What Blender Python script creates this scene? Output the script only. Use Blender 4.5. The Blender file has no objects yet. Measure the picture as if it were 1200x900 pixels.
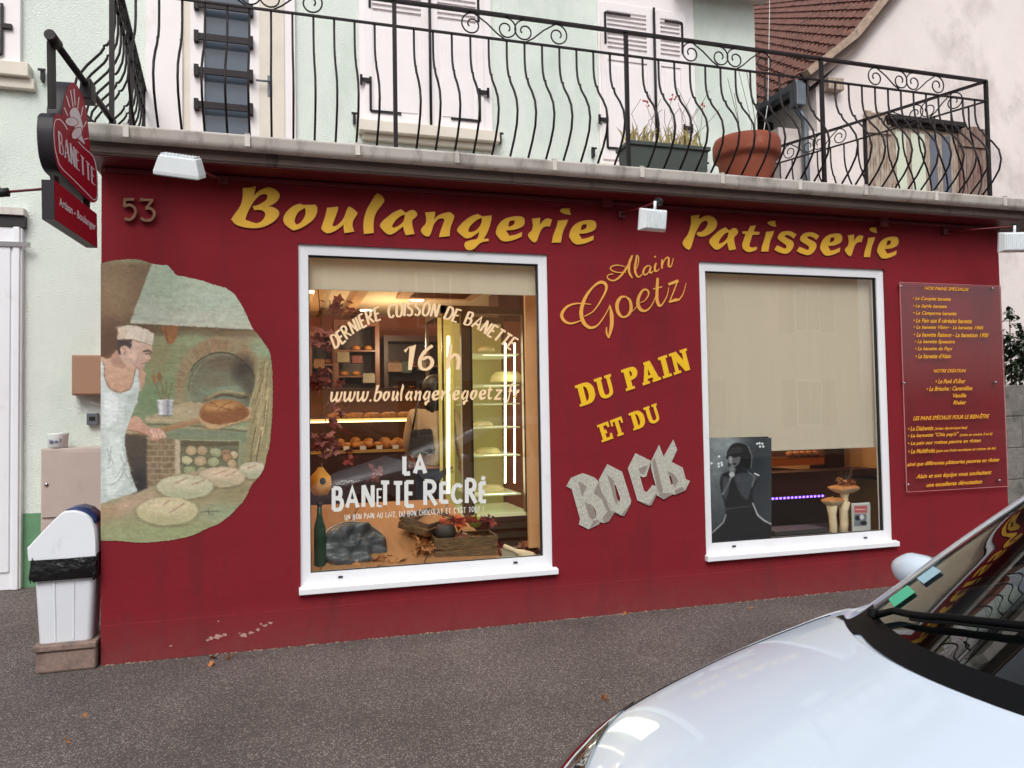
import bpy, bmesh, math, random
import numpy as np
from math import sin, cos, pi, radians, sqrt, atan2
from mathutils import Vector, Matrix, noise
from mathutils.geometry import tessellate_polygon
random.seed(7)
SC = bpy.context.scene
COL = SC.collection
# ---------------------------------------------------------------- surveyed camera
YAW, PITCH, ROLL, FPX, CD, CH = radians(16.67155591), radians(1.9390465), radians(-0.95450903), 900.0, 5.558, 1.6
_f = Vector((sin(YAW)*cos(PITCH), cos(YAW)*cos(PITCH), sin(PITCH)))
_r0 = Vector((cos(YAW), -sin(YAW), 0)); _u0 = _r0.cross(_f)
_r = _r0*cos(ROLL)+_u0*sin(ROLL); _u = -_r0*sin(ROLL)+_u0*cos(ROLL)
CAMP = Vector((0, -CD, CH))
def ray(x, y): return _f*FPX + _r*(x-600) - _u*(y-450)
def P(x, y, Y=0.0):
    "survey a point of the photograph on the vertical plane at depth Y"
    d = ray(x, y); return CAMP + d*((Y+CD)/d.y)
def G(x, y, z=0.0):
    d = ray(x, y); return CAMP + d*((z-CH)/d.z)
def PX(x, y, X):
    d = ray(x, y); return CAMP + d*(X/d.x)
def lin(v):
    v = v/255.0
    return v/12.92 if v <= .04045 else ((v+.055)/1.055)**2.4
def rgb(r, g, b): return (lin(r), lin(g), lin(b), 1.0)
# ---------------------------------------------------------------- materials
def nn(nt, t, **kw):
    n = nt.nodes.new(t)
    for k, v in kw.items(): setattr(n, k, v)
    return n
MATS = {}
def mat(name, col, rough=.6, metal=0, var=.0, vscale=6, bump=0, bscale=60, bdist=.004, spec=.5, emit=None, estr=0, coat=0, stretch=None, col2=None, attr=None, trans=0, dirt=None, alpha=None):
    m = bpy.data.materials.new(name); m.use_nodes = True
    nt = m.node_tree; b = nt.nodes['Principled BSDF']; L = nt.links
    b.inputs['Base Color'].default_value = col
    b.inputs['Roughness'].default_value = rough
    b.inputs['Metallic'].default_value = metal
    b.inputs['Specular IOR Level'].default_value = spec
    if coat: b.inputs['Coat Weight'].default_value = coat; b.inputs['Coat Roughness'].default_value = .04
    if trans: b.inputs['Transmission Weight'].default_value = trans
    if alpha is not None: b.inputs['Alpha'].default_value = alpha
    if emit: b.inputs['Emission Color'].default_value = emit; b.inputs['Emission Strength'].default_value = estr
    tc = nn(nt, 'ShaderNodeTexCoord'); src = tc.outputs['Object']
    if stretch:
        mp = nn(nt, 'ShaderNodeMapping'); mp.inputs['Scale'].default_value = stretch
        L.new(src, mp.inputs['Vector']); src = mp.outputs['Vector']
    cur = None
    if attr:
        a = nn(nt, 'ShaderNodeAttribute', attribute_name=attr); cur = a.outputs['Color']
    if var or col2:
        n1 = nn(nt, 'ShaderNodeTexNoise'); n1.inputs['Scale'].default_value = vscale; n1.inputs['Detail'].default_value = 6; n1.inputs['Roughness'].default_value = .6
        L.new(src, n1.inputs['Vector'])
        rp = nn(nt, 'ShaderNodeMapRange'); rp.inputs['From Min'].default_value = .3; rp.inputs['From Max'].default_value = .7
        L.new(n1.outputs['Fac'], rp.inputs['Value'])
        mx = nn(nt, 'ShaderNodeMix', data_type='RGBA')
        L.new(rp.outputs['Result'], mx.inputs['Factor'])
        if col2: mx.inputs['A'].default_value = col; mx.inputs['B'].default_value = col2
        else:
            mx.inputs['A'].default_value = tuple(c*(1-var) for c in col[:3])+(1,); mx.inputs['B'].default_value = tuple(min(1, c*(1+var)) for c in col[:3])+(1,)
        cur = mx.outputs['Result']
    if dirt:
        dcol, dscale, lo, hi, st = dirt
        mp = nn(nt, 'ShaderNodeMapping'); mp.inputs['Scale'].default_value = st; L.new(tc.outputs['Object'], mp.inputs['Vector'])
        n2 = nn(nt, 'ShaderNodeTexNoise'); n2.inputs['Scale'].default_value = dscale; n2.inputs['Detail'].default_value = 8; n2.inputs['Roughness'].default_value = .65
        L.new(mp.outputs['Vector'], n2.inputs['Vector'])
        r2 = nn(nt, 'ShaderNodeMapRange'); r2.inputs['From Min'].default_value = lo; r2.inputs['From Max'].default_value = hi
        L.new(n2.outputs['Fac'], r2.inputs['Value'])
        m2 = nn(nt, 'ShaderNodeMix', data_type='RGBA')
        L.new(r2.outputs['Result'], m2.inputs['Factor'])
        if cur: L.new(cur, m2.inputs['A'])
        else: m2.inputs['A'].default_value = col
        m2.inputs['B'].default_value = dcol; cur = m2.outputs['Result']
    if cur: L.new(cur, b.inputs['Base Color'])
    if bump:
        n3 = nn(nt, 'ShaderNodeTexNoise'); n3.inputs['Scale'].default_value = bscale; n3.inputs['Detail'].default_value = 5
        L.new(src, n3.inputs['Vector'])
        bp = nn(nt, 'ShaderNodeBump'); bp.inputs['Strength'].default_value = bump; bp.inputs['Distance'].default_value = bdist
        L.new(n3.outputs['Fac'], bp.inputs['Height']); L.new(bp.outputs['Normal'], b.inputs['Normal'])
    MATS[name] = m
    return m
def glass_mat(name, tint=(.93, .96, .94, 1), mult=2.0, dust=0.0):
    m = bpy.data.materials.new(name); m.use_nodes = True
    nt = m.node_tree; nt.nodes.clear(); L = nt.links
    out = nn(nt, 'ShaderNodeOutputMaterial'); tr = nn(nt, 'ShaderNodeBsdfTransparent'); tr.inputs['Color'].default_value = tint
    gl = nn(nt, 'ShaderNodeBsdfGlossy'); gl.inputs['Roughness'].default_value = .0
    fr = nn(nt, 'ShaderNodeFresnel'); fr.inputs['IOR'].default_value = 1.5
    mu = nn(nt, 'ShaderNodeMath', operation='MULTIPLY'); mu.inputs[1].default_value = mult; mu.use_clamp = True
    mx = nn(nt, 'ShaderNodeMixShader')
    tc = nn(nt, 'ShaderNodeTexCoord'); n = nn(nt, 'ShaderNodeTexNoise'); n.inputs['Scale'].default_value = 1.3
    bp = nn(nt, 'ShaderNodeBump'); bp.inputs['Strength'].default_value = .02; bp.inputs['Distance'].default_value = .05
    L.new(tc.outputs['Object'], n.inputs['Vector']); L.new(n.outputs['Fac'], bp.inputs['Height']); L.new(bp.outputs['Normal'], gl.inputs['Normal'])
    geo = nn(nt, 'ShaderNodeNewGeometry'); io = nn(nt, 'ShaderNodeMath', operation='MULTIPLY_ADD'); io.inputs[1].default_value = -.83333; io.inputs[2].default_value = 1.5
    L.new(geo.outputs['Backfacing'], io.inputs[0]); L.new(io.outputs[0], fr.inputs['IOR'])   # the pane is thin: same reflectance from both sides
    L.new(fr.outputs[0], mu.inputs[0]); L.new(mu.outputs[0], mx.inputs[0]); L.new(tr.outputs[0], mx.inputs[1]); L.new(gl.outputs[0], mx.inputs[2])
    L.new(mx.outputs[0], out.inputs['Surface'])
    MATS[name] = m
    return m
def emis(name, col, s):
    m = bpy.data.materials.new(name); m.use_nodes = True; nt = m.node_tree; nt.nodes.clear()
    out = nn(nt, 'ShaderNodeOutputMaterial'); e = nn(nt, 'ShaderNodeEmission'); e.inputs['Color'].default_value = col; e.inputs['Strength'].default_value = s
    nt.links.new(e.outputs[0], out.inputs['Surface']); MATS[name] = m
    return m
# ---------------------------------------------------------------- mesh builder and tagging
def tag(o, label=None, cat=None, group=None, kind=None):
    if label: o['label'] = label
    if cat: o['category'] = cat
    if group: o['group'] = group
    if kind: o['kind'] = kind
    return o
def thing(name, label, cat, loc=(0, 0, 0), rz=0, group=None):
    o = bpy.data.objects.new(name, None); COL.objects.link(o); o.empty_display_size = .1
    o.location = loc; o.rotation_euler = (0, 0, rz)
    return tag(o, label, cat, group)
class MB:
    def __init__(s): s.v = []; s.f = []; s.sm = []
    def add(s, vs, fs, smooth=False):
        n = len(s.v); s.v += [tuple(p) for p in vs]; s.f += [tuple(i+n for i in f) for f in fs]; s.sm += [smooth]*len(fs); return s
    def box(s, x0, x1, y0, y1, z0, z1, M=None):
        vs = [Vector(p) for p in ((x0,y0,z0),(x1,y0,z0),(x1,y1,z0),(x0,y1,z0),(x0,y0,z1),(x1,y0,z1),(x1,y1,z1),(x0,y1,z1))]
        if M: vs = [M @ p for p in vs]
        return s.add(vs, [(0,3,2,1),(4,5,6,7),(0,1,5,4),(1,2,6,5),(2,3,7,6),(3,0,4,7)])
    def quad(s, a, b, c, d): return s.add([a, b, c, d], [(0, 1, 2, 3)])
    def tube(s, pts, r, n=8, caps=True, closed=False):
        pts = [Vector(p) for p in pts]; m = len(pts)
        rs = r if isinstance(r, (list, tuple)) else [r]*m
        vs = []; up = None
        for i, p in enumerate(pts):
            if closed: t = (pts[(i+1) % m]-pts[i-1])
            else: t = (pts[min(i+1, m-1)]-pts[max(i-1, 0)])
            t.normalize()
            if up is None:
                up = Vector((0, 0, 1)) if abs(t.z) < .9 else Vector((1, 0, 0))
            a = t.cross(up)
            if a.length < 1e-5: a = t.cross(Vector((0, 1, 0)))
            a.normalize(); b = a.cross(t).normalized(); up = b
            for k in range(n):
                an = 2*pi*k/n; vs.append(p+a*(cos(an)*rs[i])+b*(sin(an)*rs[i]))
        fs = []
        for i in range(m if closed else m-1):
            j = (i+1) % m
            for k in range(n):
                fs.append((i*n+k, i*n+(k+1) % n, j*n+(k+1) % n, j*n+k))
        s.add(vs, fs, n > 4)
        if caps and not closed:
            n0 = len(s.v)-len(vs); s.f += [tuple(n0+k for k in range(n))[::-1], tuple(n0+(m-1)*n+k for k in range(n))]; s.sm += [False, False]
        return s
    def lathe(s, prof, c=(0, 0, 0), n=24, M=None, closed=False):
        vs = []
        for (r, z) in prof:
            for k in range(n):
                a = 2*pi*k/n; p = Vector((r*cos(a), r*sin(a), z))
                p = (M @ p) if M else p
                vs.append(p+Vector(c))
        m = len(prof); fs = [(i*n+k, i*n+(k+1) % n, (i+1)*n+(k+1) % n, (i+1)*n+k) for i in range(m-1) for k in range(n)]
        return s.add(vs, fs, True)
    def ell(s, c, r, nu=14, nv=9, M=None, wob=0, seed=0):
        vs = []; 
        for i in range(nv+1):
            th = pi*i/nv
            for k in range(nu):
                a = 2*pi*k/nu; p = Vector((sin(th)*cos(a), sin(th)*sin(a), cos(th)))
                w = 1+wob*noise.noise(p*2.2+Vector((seed*3.1, 0, 0)))
                p = Vector((p.x*r[0]*w, p.y*r[1]*w, p.z*r[2]*w))
                if M: p = M @ p
                vs.append(p+Vector(c))
        fs = [(i*nu+k, (i+1)*nu+k, (i+1)*nu+(k+1) % nu, i*nu+(k+1) % nu) for i in range(nv) for k in range(nu)]
        return s.add(vs, fs, True)
    def prism(s, loops, fmap, o0, o1, dense=None):
        "loops of 2-D points (outer, holes) mapped by fmap(x, y, off) to 3-D; front at o1"
        flat = [p for lp in loops for p in lp]
        tris = tessellate_polygon([[Vector((p[0], p[1], 0)) for p in lp] for lp in loops])
        n = len(flat)
        fr = [fmap(p[0], p[1], o1) for p in flat]; bk = [fmap(p[0], p[1], o0) for p in flat]
        fs = [tuple(t) for t in tris]
        off = 0; side = []
        for lp in loops:
            m = len(lp)
            for i in range(m):
                a = off+i; b = off+(i+1) % m; side.append((a, b, b+n, a+n))
            off += m
        return s.add(fr+bk, fs+(side if abs(o1-o0) > 1e-6 else []))
    def ribbon(s, pts, ws, fmap, o0, o1, rnd=True):
        "calligraphic stroke: 2-D centre line with widths"
        m = len(pts); Lp = []; Rp = []
        for i in range(m):
            a = pts[max(i-1, 0)]; b = pts[min(i+1, m-1)]; dx, dy = b[0]-a[0], b[1]-a[1]; l = math.hypot(dx, dy) or 1
            nx, ny = -dy/l, dx/l; k = 1.0
            if 0 < i < m-1:
                ax, ay = pts[i][0]-pts[i-1][0], pts[i][1]-pts[i-1][1]; la = math.hypot(ax, ay) or 1
                k = 1/max(.55, abs((-ay/la)*nx+(ax/la)*ny))
            w = ws[i]/2*k
            Lp.append((pts[i][0]+nx*w, pts[i][1]+ny*w)); Rp.append((pts[i][0]-nx*w, pts[i][1]-ny*w))
        vs = [fmap(*p, o1) for p in Lp]+[fmap(*p, o1) for p in Rp]+[fmap(*p, o0) for p in Lp]+[fmap(*p, o0) for p in Rp]
        fs = []
        for i in range(m-1):
            fs.append((i, i+1, m+i+1, m+i))
            if abs(o1-o0) > 1e-6: fs += [(i, i+1, 2*m+i+1, 2*m+i), (m+i, m+i+1, 3*m+i+1, 3*m+i)]
        if abs(o1-o0) > 1e-6: fs += [(0, m, 3*m, 2*m), (m-1, 2*m-1, 4*m-1, 3*m-1)]
        return s.add(vs, fs)
    def build(s, name, m, parent=None, bevel=0, recalc=True, kind=None, subsurf=0, autosmooth=False):
        me = bpy.data.meshes.new(name); me.from_pydata(s.v, [], s.f); me.polygons.foreach_set('use_smooth', s.sm); me.update()
        if recalc:
            bm = bmesh.new(); bm.from_mesh(me); bmesh.ops.remove_doubles(bm, verts=bm.verts, dist=1e-6); bmesh.ops.recalc_face_normals(bm, faces=bm.faces); bm.to_mesh(me); bm.free()
        o = bpy.data.objects.new(name, me); COL.objects.link(o)
        if m: me.materials.append(m)
        if parent: o.parent = parent
        if bevel:
            md = o.modifiers.new('bevel', 'BEVEL'); md.width = bevel; md.segments = 2; md.limit_method = 'ANGLE'; md.angle_limit = radians(50)
        if subsurf:
            md = o.modifiers.new('sub', 'SUBSURF'); md.levels = subsurf; md.render_levels = subsurf
        if kind: o['kind'] = kind
        return o
def copy_tree(o, parent=None):
    c = o.copy(); COL.objects.link(c); c.parent = parent
    for ch in list(o.children): copy_tree(ch, c)
    return c
def pts2(s):
    out = []
    for t in s.split():
        cr = t.endswith('!'); x, y = t.rstrip('!').split(','); out.append((float(x), float(y), cr))
    return out
def smooth(s, n=5, closed=True):
    pts = pts2(s) if isinstance(s, str) else s
    m = len(pts); out = []
    rng = range(m) if closed else range(m-1)
    for i in rng:
        p1 = pts[i]; p2 = pts[(i+1) % m]; p0 = pts[i-1] if (closed or i > 0) else p1; p3 = pts[(i+2) % m] if (closed or i+2 < m) else p2
        if p1[2]: p0 = (2*p1[0]-p2[0], 2*p1[1]-p2[1], 0)
        if p2[2]: p3 = (2*p2[0]-p1[0], 2*p2[1]-p1[1], 0)
        for k in range(n):
            t = k/n; q = []
            for c in (0, 1):
                a, b, cc, d = p0[c], p1[c], p2[c], p3[c]
                q.append(.5*((2*b)+(-a+cc)*t+(2*a-5*b+4*cc-d)*t*t+(-a+3*b-3*cc+d)*t**3))
            out.append(tuple(q))
    if not closed: out.append((pts[-1][0], pts[-1][1]))
    return out
def inset(lp, d):
    m = len(lp); A = sum(lp[i][0]*lp[(i+1) % m][1]-lp[(i+1) % m][0]*lp[i][1] for i in range(m)); sg = 1 if A > 0 else -1
    out = []
    for i in range(m):
        a, b, c = lp[i-1], lp[i], lp[(i+1) % m]
        dx, dy = c[0]-a[0], c[1]-a[1]; l = math.hypot(dx, dy) or 1
        out.append((b[0]-dy/l*d*sg, b[1]+dx/l*d*sg))
    return out
def text_shape(txt, shear=0.0, bold=0.0):
    cu = bpy.data.curves.new('t', 'FONT'); cu.body = txt; cu.size = 1; cu.shear = shear; cu.offset = bold; cu.resolution_u = 3
    o = bpy.data.objects.new('t', cu); COL.objects.link(o)
    dg = bpy.context.evaluated_depsgraph_get(); oe = o.evaluated_get(dg); me = oe.to_mesh()
    vs = [(v.co.x, v.co.y) for v in me.vertices]; fs = [tuple(p.vertices) for p in me.polygons]
    oe.to_mesh_clear(); bpy.data.objects.remove(o); bpy.data.curves.remove(cu)
    return vs, fs
def text_quad(mb, txt, quad, fmap, off, shear=0, bold=0):
    "text stretched into a quad (tl, tr, br, bl) given in 2-D"
    vs, fs = text_shape(txt, shear, bold)
    if not vs: return
    x0 = min(v[0] for v in vs); x1 = max(v[0] for v in vs); y0 = min(v[1] for v in vs); y1 = max(v[1] for v in vs)
    tl, tr, br, bl = quad; out = []
    for x, y in vs:
        u = (x-x0)/(x1-x0); v = (y-y0)/(y1-y0)
        q = [(bl[i]*(1-u)+br[i]*u)*(1-v)+(tl[i]*(1-u)+tr[i]*u)*v for i in (0, 1)]
        out.append(fmap(q[0], q[1], off))
    mb.add(out, fs)
def wallmap(Y=0.0): return lambda x, y, off: P(x, y, Y-off)
def zoommap(x0, y0, s, Y=0.0): return lambda x, y, off: P(x0+x/s, y0+y/s, Y-off)

# stroke alphabet on a unit cell
SF = {
'A': (.75, [[(0,0),(.37,1),(.75,0)], [(.14,.33),(.61,.33)]]), 'B': (.62, [[(.02,0),(.02,1)], [(0,1),(.42,.97),(.5,.77),(.4,.57),(.02,.53)], [(.1,.53),(.52,.48),(.6,.25),(.46,.03),(0,0)]]),
'C': (.62, [[(.6,.85),(.42,.99),(.18,.9),(.04,.5),(.16,.1),(.42,.01),(.62,.16)]]), 'D': (.65, [[(.03,0),(.03,1)], [(0,1),(.4,.94),(.62,.62),(.6,.3),(.4,.05),(0,0)]]),
'E': (.52, [[(.03,0),(.03,1)], [(0,.98),(.52,.98)], [(.03,.52),(.44,.52)], [(0,.02),(.54,.02)]]), 'H': (.6, [[(.02,0),(.02,1)], [(.58,0),(.58,1)], [(.02,.5),(.58,.5)]]),
'I': (.08, [[(.04,0),(.04,1)]]), 'L': (.5, [[(.04,1),(.04,0)], [(0,.03),(.5,.05)]]), 'N': (.62, [[(.03,0),(.03,1)], [(.03,1),(.59,0)], [(.59,0),(.59,1)]]),
'O': (.7, [[(.35,1),(.1,.82),(.02,.5),(.1,.16),(.35,0),(.6,.16),(.68,.5),(.6,.82),(.35,1)]]), 'P': (.55, [[(.03,0),(.03,1)], [(0,1),(.4,.96),(.54,.76),(.42,.54),(.03,.48)]]),
'R': (.62, [[(.03,0),(.03,1)], [(0,1),(.4,.97),(.54,.78),(.42,.57),(.03,.52)], [(.2,.52),(.62,0)]]), 'S': (.55, [[(.52,.86),(.36,.99),(.1,.92),(.06,.7),(.28,.54),(.5,.38),(.5,.12),(.28,0),(.02,.12)]]),
'T': (.62, [[(0,.98),(.62,.98)], [(.31,.98),(.31,0)]]), 'U': (.6, [[(.03,1),(.03,.3),(.14,.05),(.32,0),(.5,.08),(.58,.3),(.58,1)]]),
'\'': (.1, [[(.06,1),(.03,.75)]]), ',': (.1, [[(.06,.08),(.01,-.15)]]), '!': (.1, [[(.05,1),(.05,.3)], [(.05,.08),(.05,0)]]),
'1': (.35, [[(.0,.75),(.3,1),(.3,0)]]), '6': (.6, [[(.5,1),(.2,.75),(.05,.4),(.12,.08),(.34,0),(.54,.14),(.56,.36),(.38,.52),(.14,.42)]]),
'h': (.5, [[(.05,0),(.05,1)], [(.05,.4),(.25,.6),(.42,.52),(.46,.35),(.46,0)]]), ' ': (.35, []),
'É': (.52, [[(.03,0),(.03,.88)], [(0,.86),(.52,.86)], [(.03,.45),(.44,.45)], [(0,.02),(.54,.02)], [(.22,1.0),(.34,1.18)]]),
}
def dens(st, n=4):
    if len(st) <= 3: 
        out = []
        for i in range(len(st)-1): out += [st[i]]
        return out+[st[-1]]
    return smooth([(a, b, False) for a, b in st], n, closed=False)
def stroke_text(mb, txt, place, fmap, w, off, th=0, spacing=.2, slant=0, wv=None, upto=None):
    "place(s, y) -> 2-D point for text coordinate s (advance) and height y; w = stroke width in the 2-D units"
    s = 0; k = 0
    for ch in txt:
        adv, strokes = SF[ch]
        for st in strokes:
            pl = [place(s+x+slant*y, y) for x, y in dens(st)]
            ws = []
            for i in range(len(pl)):
                a = pl[max(i-1, 0)]; b = pl[min(i+1, len(pl)-1)]; dx, dy = b[0]-a[0], b[1]-a[1]; l = math.hypot(dx, dy) or 1
                ws.append(w*(1 if not wv else (wv+(1-wv)*abs(dy/l)**1.0)))
            k += 1; o = off+.00025*(k % 4)
            mb.ribbon(pl, ws, fmap, o-th, o)
        s += adv+spacing
    return s
def stroke_len(txt, spacing=.2): return sum(SF[c][0]+spacing for c in txt)-spacing
# ================================================================ materials
M = {}
def splash(m):
    "street dirt splashed on the lowest part of the render, and faint runs"
    nt = m.node_tree; L = nt.links; b = nt.nodes['Principled BSDF']; src = b.inputs['Base Color'].links[0].from_socket
    tc = nn(nt, 'ShaderNodeTexCoord'); sx = nn(nt, 'ShaderNodeSeparateXYZ'); L.new(tc.outputs['Object'], sx.inputs[0])
    mr = nn(nt, 'ShaderNodeMapRange'); mr.inputs['From Min'].default_value = .0; mr.inputs['From Max'].default_value = .32; mr.inputs['To Min'].default_value = .62; mr.inputs['To Max'].default_value = 0; L.new(sx.outputs['Z'], mr.inputs['Value'])
    n = nn(nt, 'ShaderNodeTexNoise'); n.inputs['Scale'].default_value = 9; n.inputs['Detail'].default_value = 8; n.inputs['Roughness'].default_value = .7; L.new(tc.outputs['Object'], n.inputs['Vector'])
    mu = nn(nt, 'ShaderNodeMath', operation='MULTIPLY'); L.new(mr.outputs[0], mu.inputs[0]); L.new(n.outputs['Fac'], mu.inputs[1])
    mx = nn(nt, 'ShaderNodeMix', data_type='RGBA'); L.new(mu.outputs[0], mx.inputs['Factor']); L.new(src, mx.inputs['A']); mx.inputs['B'].default_value = rgb(128, 84, 80); L.new(mx.outputs['Result'], b.inputs['Base Color'])
M['red'] = mat('red_render', rgb(127, 31, 40), .85, spec=.22, var=.07, vscale=2.5, bump=.55, bscale=90, bdist=.004, stretch=(.55, 1, 1.5), dirt=(rgb(98, 36, 40), 3.0, .5, .85, (1.6, 1, .35)))
splash(M['red'])
M['reddark'] = mat('dark_red_paint', rgb(104, 22, 30), .5, var=.1, vscale=9)
M['mint'] = mat('mint_roughcast', rgb(226, 235, 226), .9, var=.03, vscale=2, bump=1.0, bscale=75, bdist=.012, dirt=(rgb(180, 196, 184), 1.2, .5, .95, (1, 1, .5)))
M['green'] = mat('green_base_paint', rgb(104, 148, 112), .8, var=.1, vscale=5, bump=.7, bscale=75, bdist=.008)
M['cream'] = mat('old_cream_render', rgb(228, 218, 214), .9, var=.05, vscale=1.4, bump=.4, bscale=30, bdist=.01, dirt=(rgb(140, 126, 122), .9, .5, .85, (1, 1, .8)))
M['white'] = mat('white_upvc', rgb(236, 238, 242), .35, var=.02, vscale=4, dirt=(rgb(214, 212, 208), 5, .6, .9, (1, 1, 1)))
M['shut'] = mat('white_shutter_paint', rgb(238, 232, 232), .5, var=.03, vscale=3, dirt=(rgb(206, 198, 188), 3, .58, .85, (1, 1, .4)))
M['sillm'] = mat('cream_sill', rgb(222, 214, 200), .7, var=.06, vscale=5)
M['iron'] = mat('wrought_iron', rgb(30, 20, 24), .5, metal=.0, spec=.3, var=.25, vscale=20, bump=.2, bscale=120, bdist=.001)
M['gut'] = mat('gutter_paint', rgb(210, 204, 196), .5, var=.06, vscale=5, dirt=(rgb(104, 88, 80), 6, .5, .78, (1, 1, .3)))
M['slab'] = mat('weathered_fascia', rgb(128, 112, 104), .85, var=.12, vscale=6, bump=.4, bscale=50, dirt=(rgb(62, 48, 42), 5, .6, .74, (1.2, 1, .12)))
M['asph'] = None
M['stone'] = mat('granite_plinth', rgb(140, 118, 108), .85, var=.2, vscale=40, bump=.6, bscale=80, bdist=.004, dirt=(rgb(80, 66, 60), 9, .5, .8, (1, 1, 1)))
M['glass'] = glass_mat('window_glass')
M['black'] = mat('black_rubber', rgb(22, 22, 24), .6)
M['yellow'] = mat('ochre_letter', rgb(234, 180, 40), .5, var=.05, vscale=20)
M['peach'] = mat('peach_letter_edge', rgb(226, 166, 84), .55)
M['yel2'] = mat('bright_yellow_letter', rgb(238, 190, 22), .5, var=.05, vscale=20)
M['script'] = mat('gold_script', rgb(232, 168, 74), .5)
M['rock'] = mat('grey_stone_letter', rgb(180, 178, 167), .7, var=.25, vscale=60, bump=.3, bscale=120)
M['rockd'] = mat('grey_stone_letter_side', rgb(142, 132, 124), .7, var=.2, vscale=60)
M['brass'] = mat('aged_brass', rgb(124, 92, 70), .45, metal=.6, var=.2, vscale=30)
M['vinyl'] = mat('peach_vinyl', rgb(250, 216, 170), .6)
M['vinylg'] = mat('grey_white_vinyl', rgb(222, 224, 220), .6)
M['acryl'] = glass_mat('acrylic_board', (.95, .9, .9, 1), 1.6)
M['menu'] = mat('menu_yellow', rgb(236, 170, 40), .6)
M['steel'] = mat('steel', rgb(190, 190, 192), .25, metal=1)
M['lampw'] = mat('white_lamp_metal', rgb(236, 242, 244), .4, var=.03)
M['beige'] = mat('beige_meter_box', rgb(190, 175, 166), .55, var=.04, vscale=5, dirt=(rgb(150, 134, 124), 4, .6, .85, (1, 1, .5)))
M['brownbox'] = mat('brown_box', rgb(166, 128, 102), .55, var=.03)
M['binw'] = mat('white_plastic', rgb(232, 236, 242), .35, var=.02, vscale=6, dirt=(rgb(196, 196, 198), 8, .62, .85, (1, 1, .4)))
M['binb'] = mat('blue_plastic', rgb(34, 54, 96), .35)
M['bag'] = mat('black_bag', rgb(20, 20, 22), .25, bump=.8, bscale=25, bdist=.02)
M['signred'] = mat('sign_red', rgb(168, 16, 42), .5, var=.04, spec=.25)
M['signblk'] = mat('sign_black_side', rgb(26, 20, 30), .5)
M['signw'] = mat('sign_white', rgb(238, 218, 222), .4)
M['tile'] = mat('clay_roof_tile', rgb(112, 76, 66), .85, var=.3, vscale=9, bump=.4, bscale=60, bdist=.006, dirt=(rgb(70, 48, 44), 3.5, .5, .75, (1, 1, 1)))
M['zinc'] = mat('zinc', rgb(110, 116, 124), .5, metal=.5, var=.12, vscale=6)
M['oldwood'] = mat('old_shutter_wood', rgb(196, 184, 168), .85, col2=rgb(120, 92, 78), vscale=9, stretch=(4, 4, .8), bump=.6, bscale=40)
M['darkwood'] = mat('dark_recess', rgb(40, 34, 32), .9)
M['concrete'] = mat('concrete_block', rgb(128, 124, 118), .9, var=.3, vscale=14, bump=.8, bscale=50, bdist=.01, dirt=(rgb(70, 68, 64), 7, .5, .7, (1, 1, 1)))
M['leafd'] = mat('dark_green_leaf', rgb(44, 62, 40), .5, var=.4, vscale=8)
M['pot'] = mat('terracotta', rgb(150, 78, 56), .8, var=.1, vscale=7, bump=.2, dirt=(rgb(206, 150, 126), 4, .6, .9, (1, 1, 1)))
M['planter'] = mat('grey_green_planter', rgb(74, 82, 78), .6, var=.08)
M['soil'] = mat('soil', rgb(50, 38, 30), .95, bump=1, bscale=40, bdist=.02)
M['stem'] = mat('dry_stems', rgb(176, 160, 104), .8, var=.3, vscale=20)
M['stemd'] = mat('twig', rgb(92, 72, 54), .8)
M['pink'] = mat('pink_berry', rgb(206, 80, 96), .6)
M['wood'] = mat('display_wood', rgb(160, 112, 70), .6, var=.12, vscale=5, stretch=(6, 1, 1), bump=.1)
M['dwood'] = mat('dark_cabinet_wood', rgb(62, 32, 24), .45, var=.2, vscale=5, stretch=(1, 1, 6))
M['mwood'] = mat('mid_brown_wood', rgb(98, 56, 34), .45, var=.15, vscale=5, stretch=(1, 1, 6))
M['tanwall'] = mat('tan_interior_wall', rgb(206, 160, 112), .8, var=.05)
M['ceil'] = mat('interior_ceiling', rgb(232, 206, 168), .85)
M['pinkwall'] = mat('salmon_interior_wall', rgb(160, 100, 80), .8)
M['floor'] = mat('interior_tile', rgb(150, 120, 96), .4, var=.1)
M['blind'] = mat('beige_blind_fabric', rgb(228, 219, 202), .85, var=.03, vscale=2, stretch=(8, 1, .3), bump=.15, bscale=200, bdist=.001)
def add_translucency(m, f, col):
    nt = m.node_tree; b = nt.nodes['Principled BSDF']; out = nt.nodes['Material Output']; t = nn(nt, 'ShaderNodeBsdfTranslucent'); t.inputs['Color'].default_value = col
    mx = nn(nt, 'ShaderNodeMixShader'); mx.inputs[0].default_value = f; nt.links.new(b.outputs[0], mx.inputs[1]); nt.links.new(t.outputs[0], mx.inputs[2]); nt.links.new(mx.outputs[0], out.inputs['Surface'])
add_translucency(M['blind'], .3, rgb(236, 214, 176))
M['bread'] = mat('golden_pastry', rgb(196, 132, 66), .55, col2=rgb(116, 62, 28), vscale=14, bump=.4, bscale=60)
M['wicker'] = mat('wicker_crate', rgb(132, 100, 64), .8, col2=rgb(76, 54, 34), vscale=38, bump=1, bscale=60, bdist=.012, stretch=(.6, 1, 2.2))
M['orange'] = mat('orange_leaf', rgb(206, 92, 40), .7, var=.3, vscale=30)
M['redleaf'] = mat('red_leaf', rgb(134, 50, 40), .7, var=.3, vscale=30)
M['tanleaf'] = mat('tan_dry_leaf', rgb(180, 120, 70), .75, var=.25, vscale=30)
M['rose'] = mat('dusty_pink_leaf', rgb(156, 92, 84), .75, var=.25, vscale=30)
M['applegreen'] = mat('green_apple', rgb(150, 160, 60), .4, var=.1)
M['gourd'] = mat('dark_squash', rgb(70, 64, 58), .6, var=.2, vscale=20)
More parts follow.
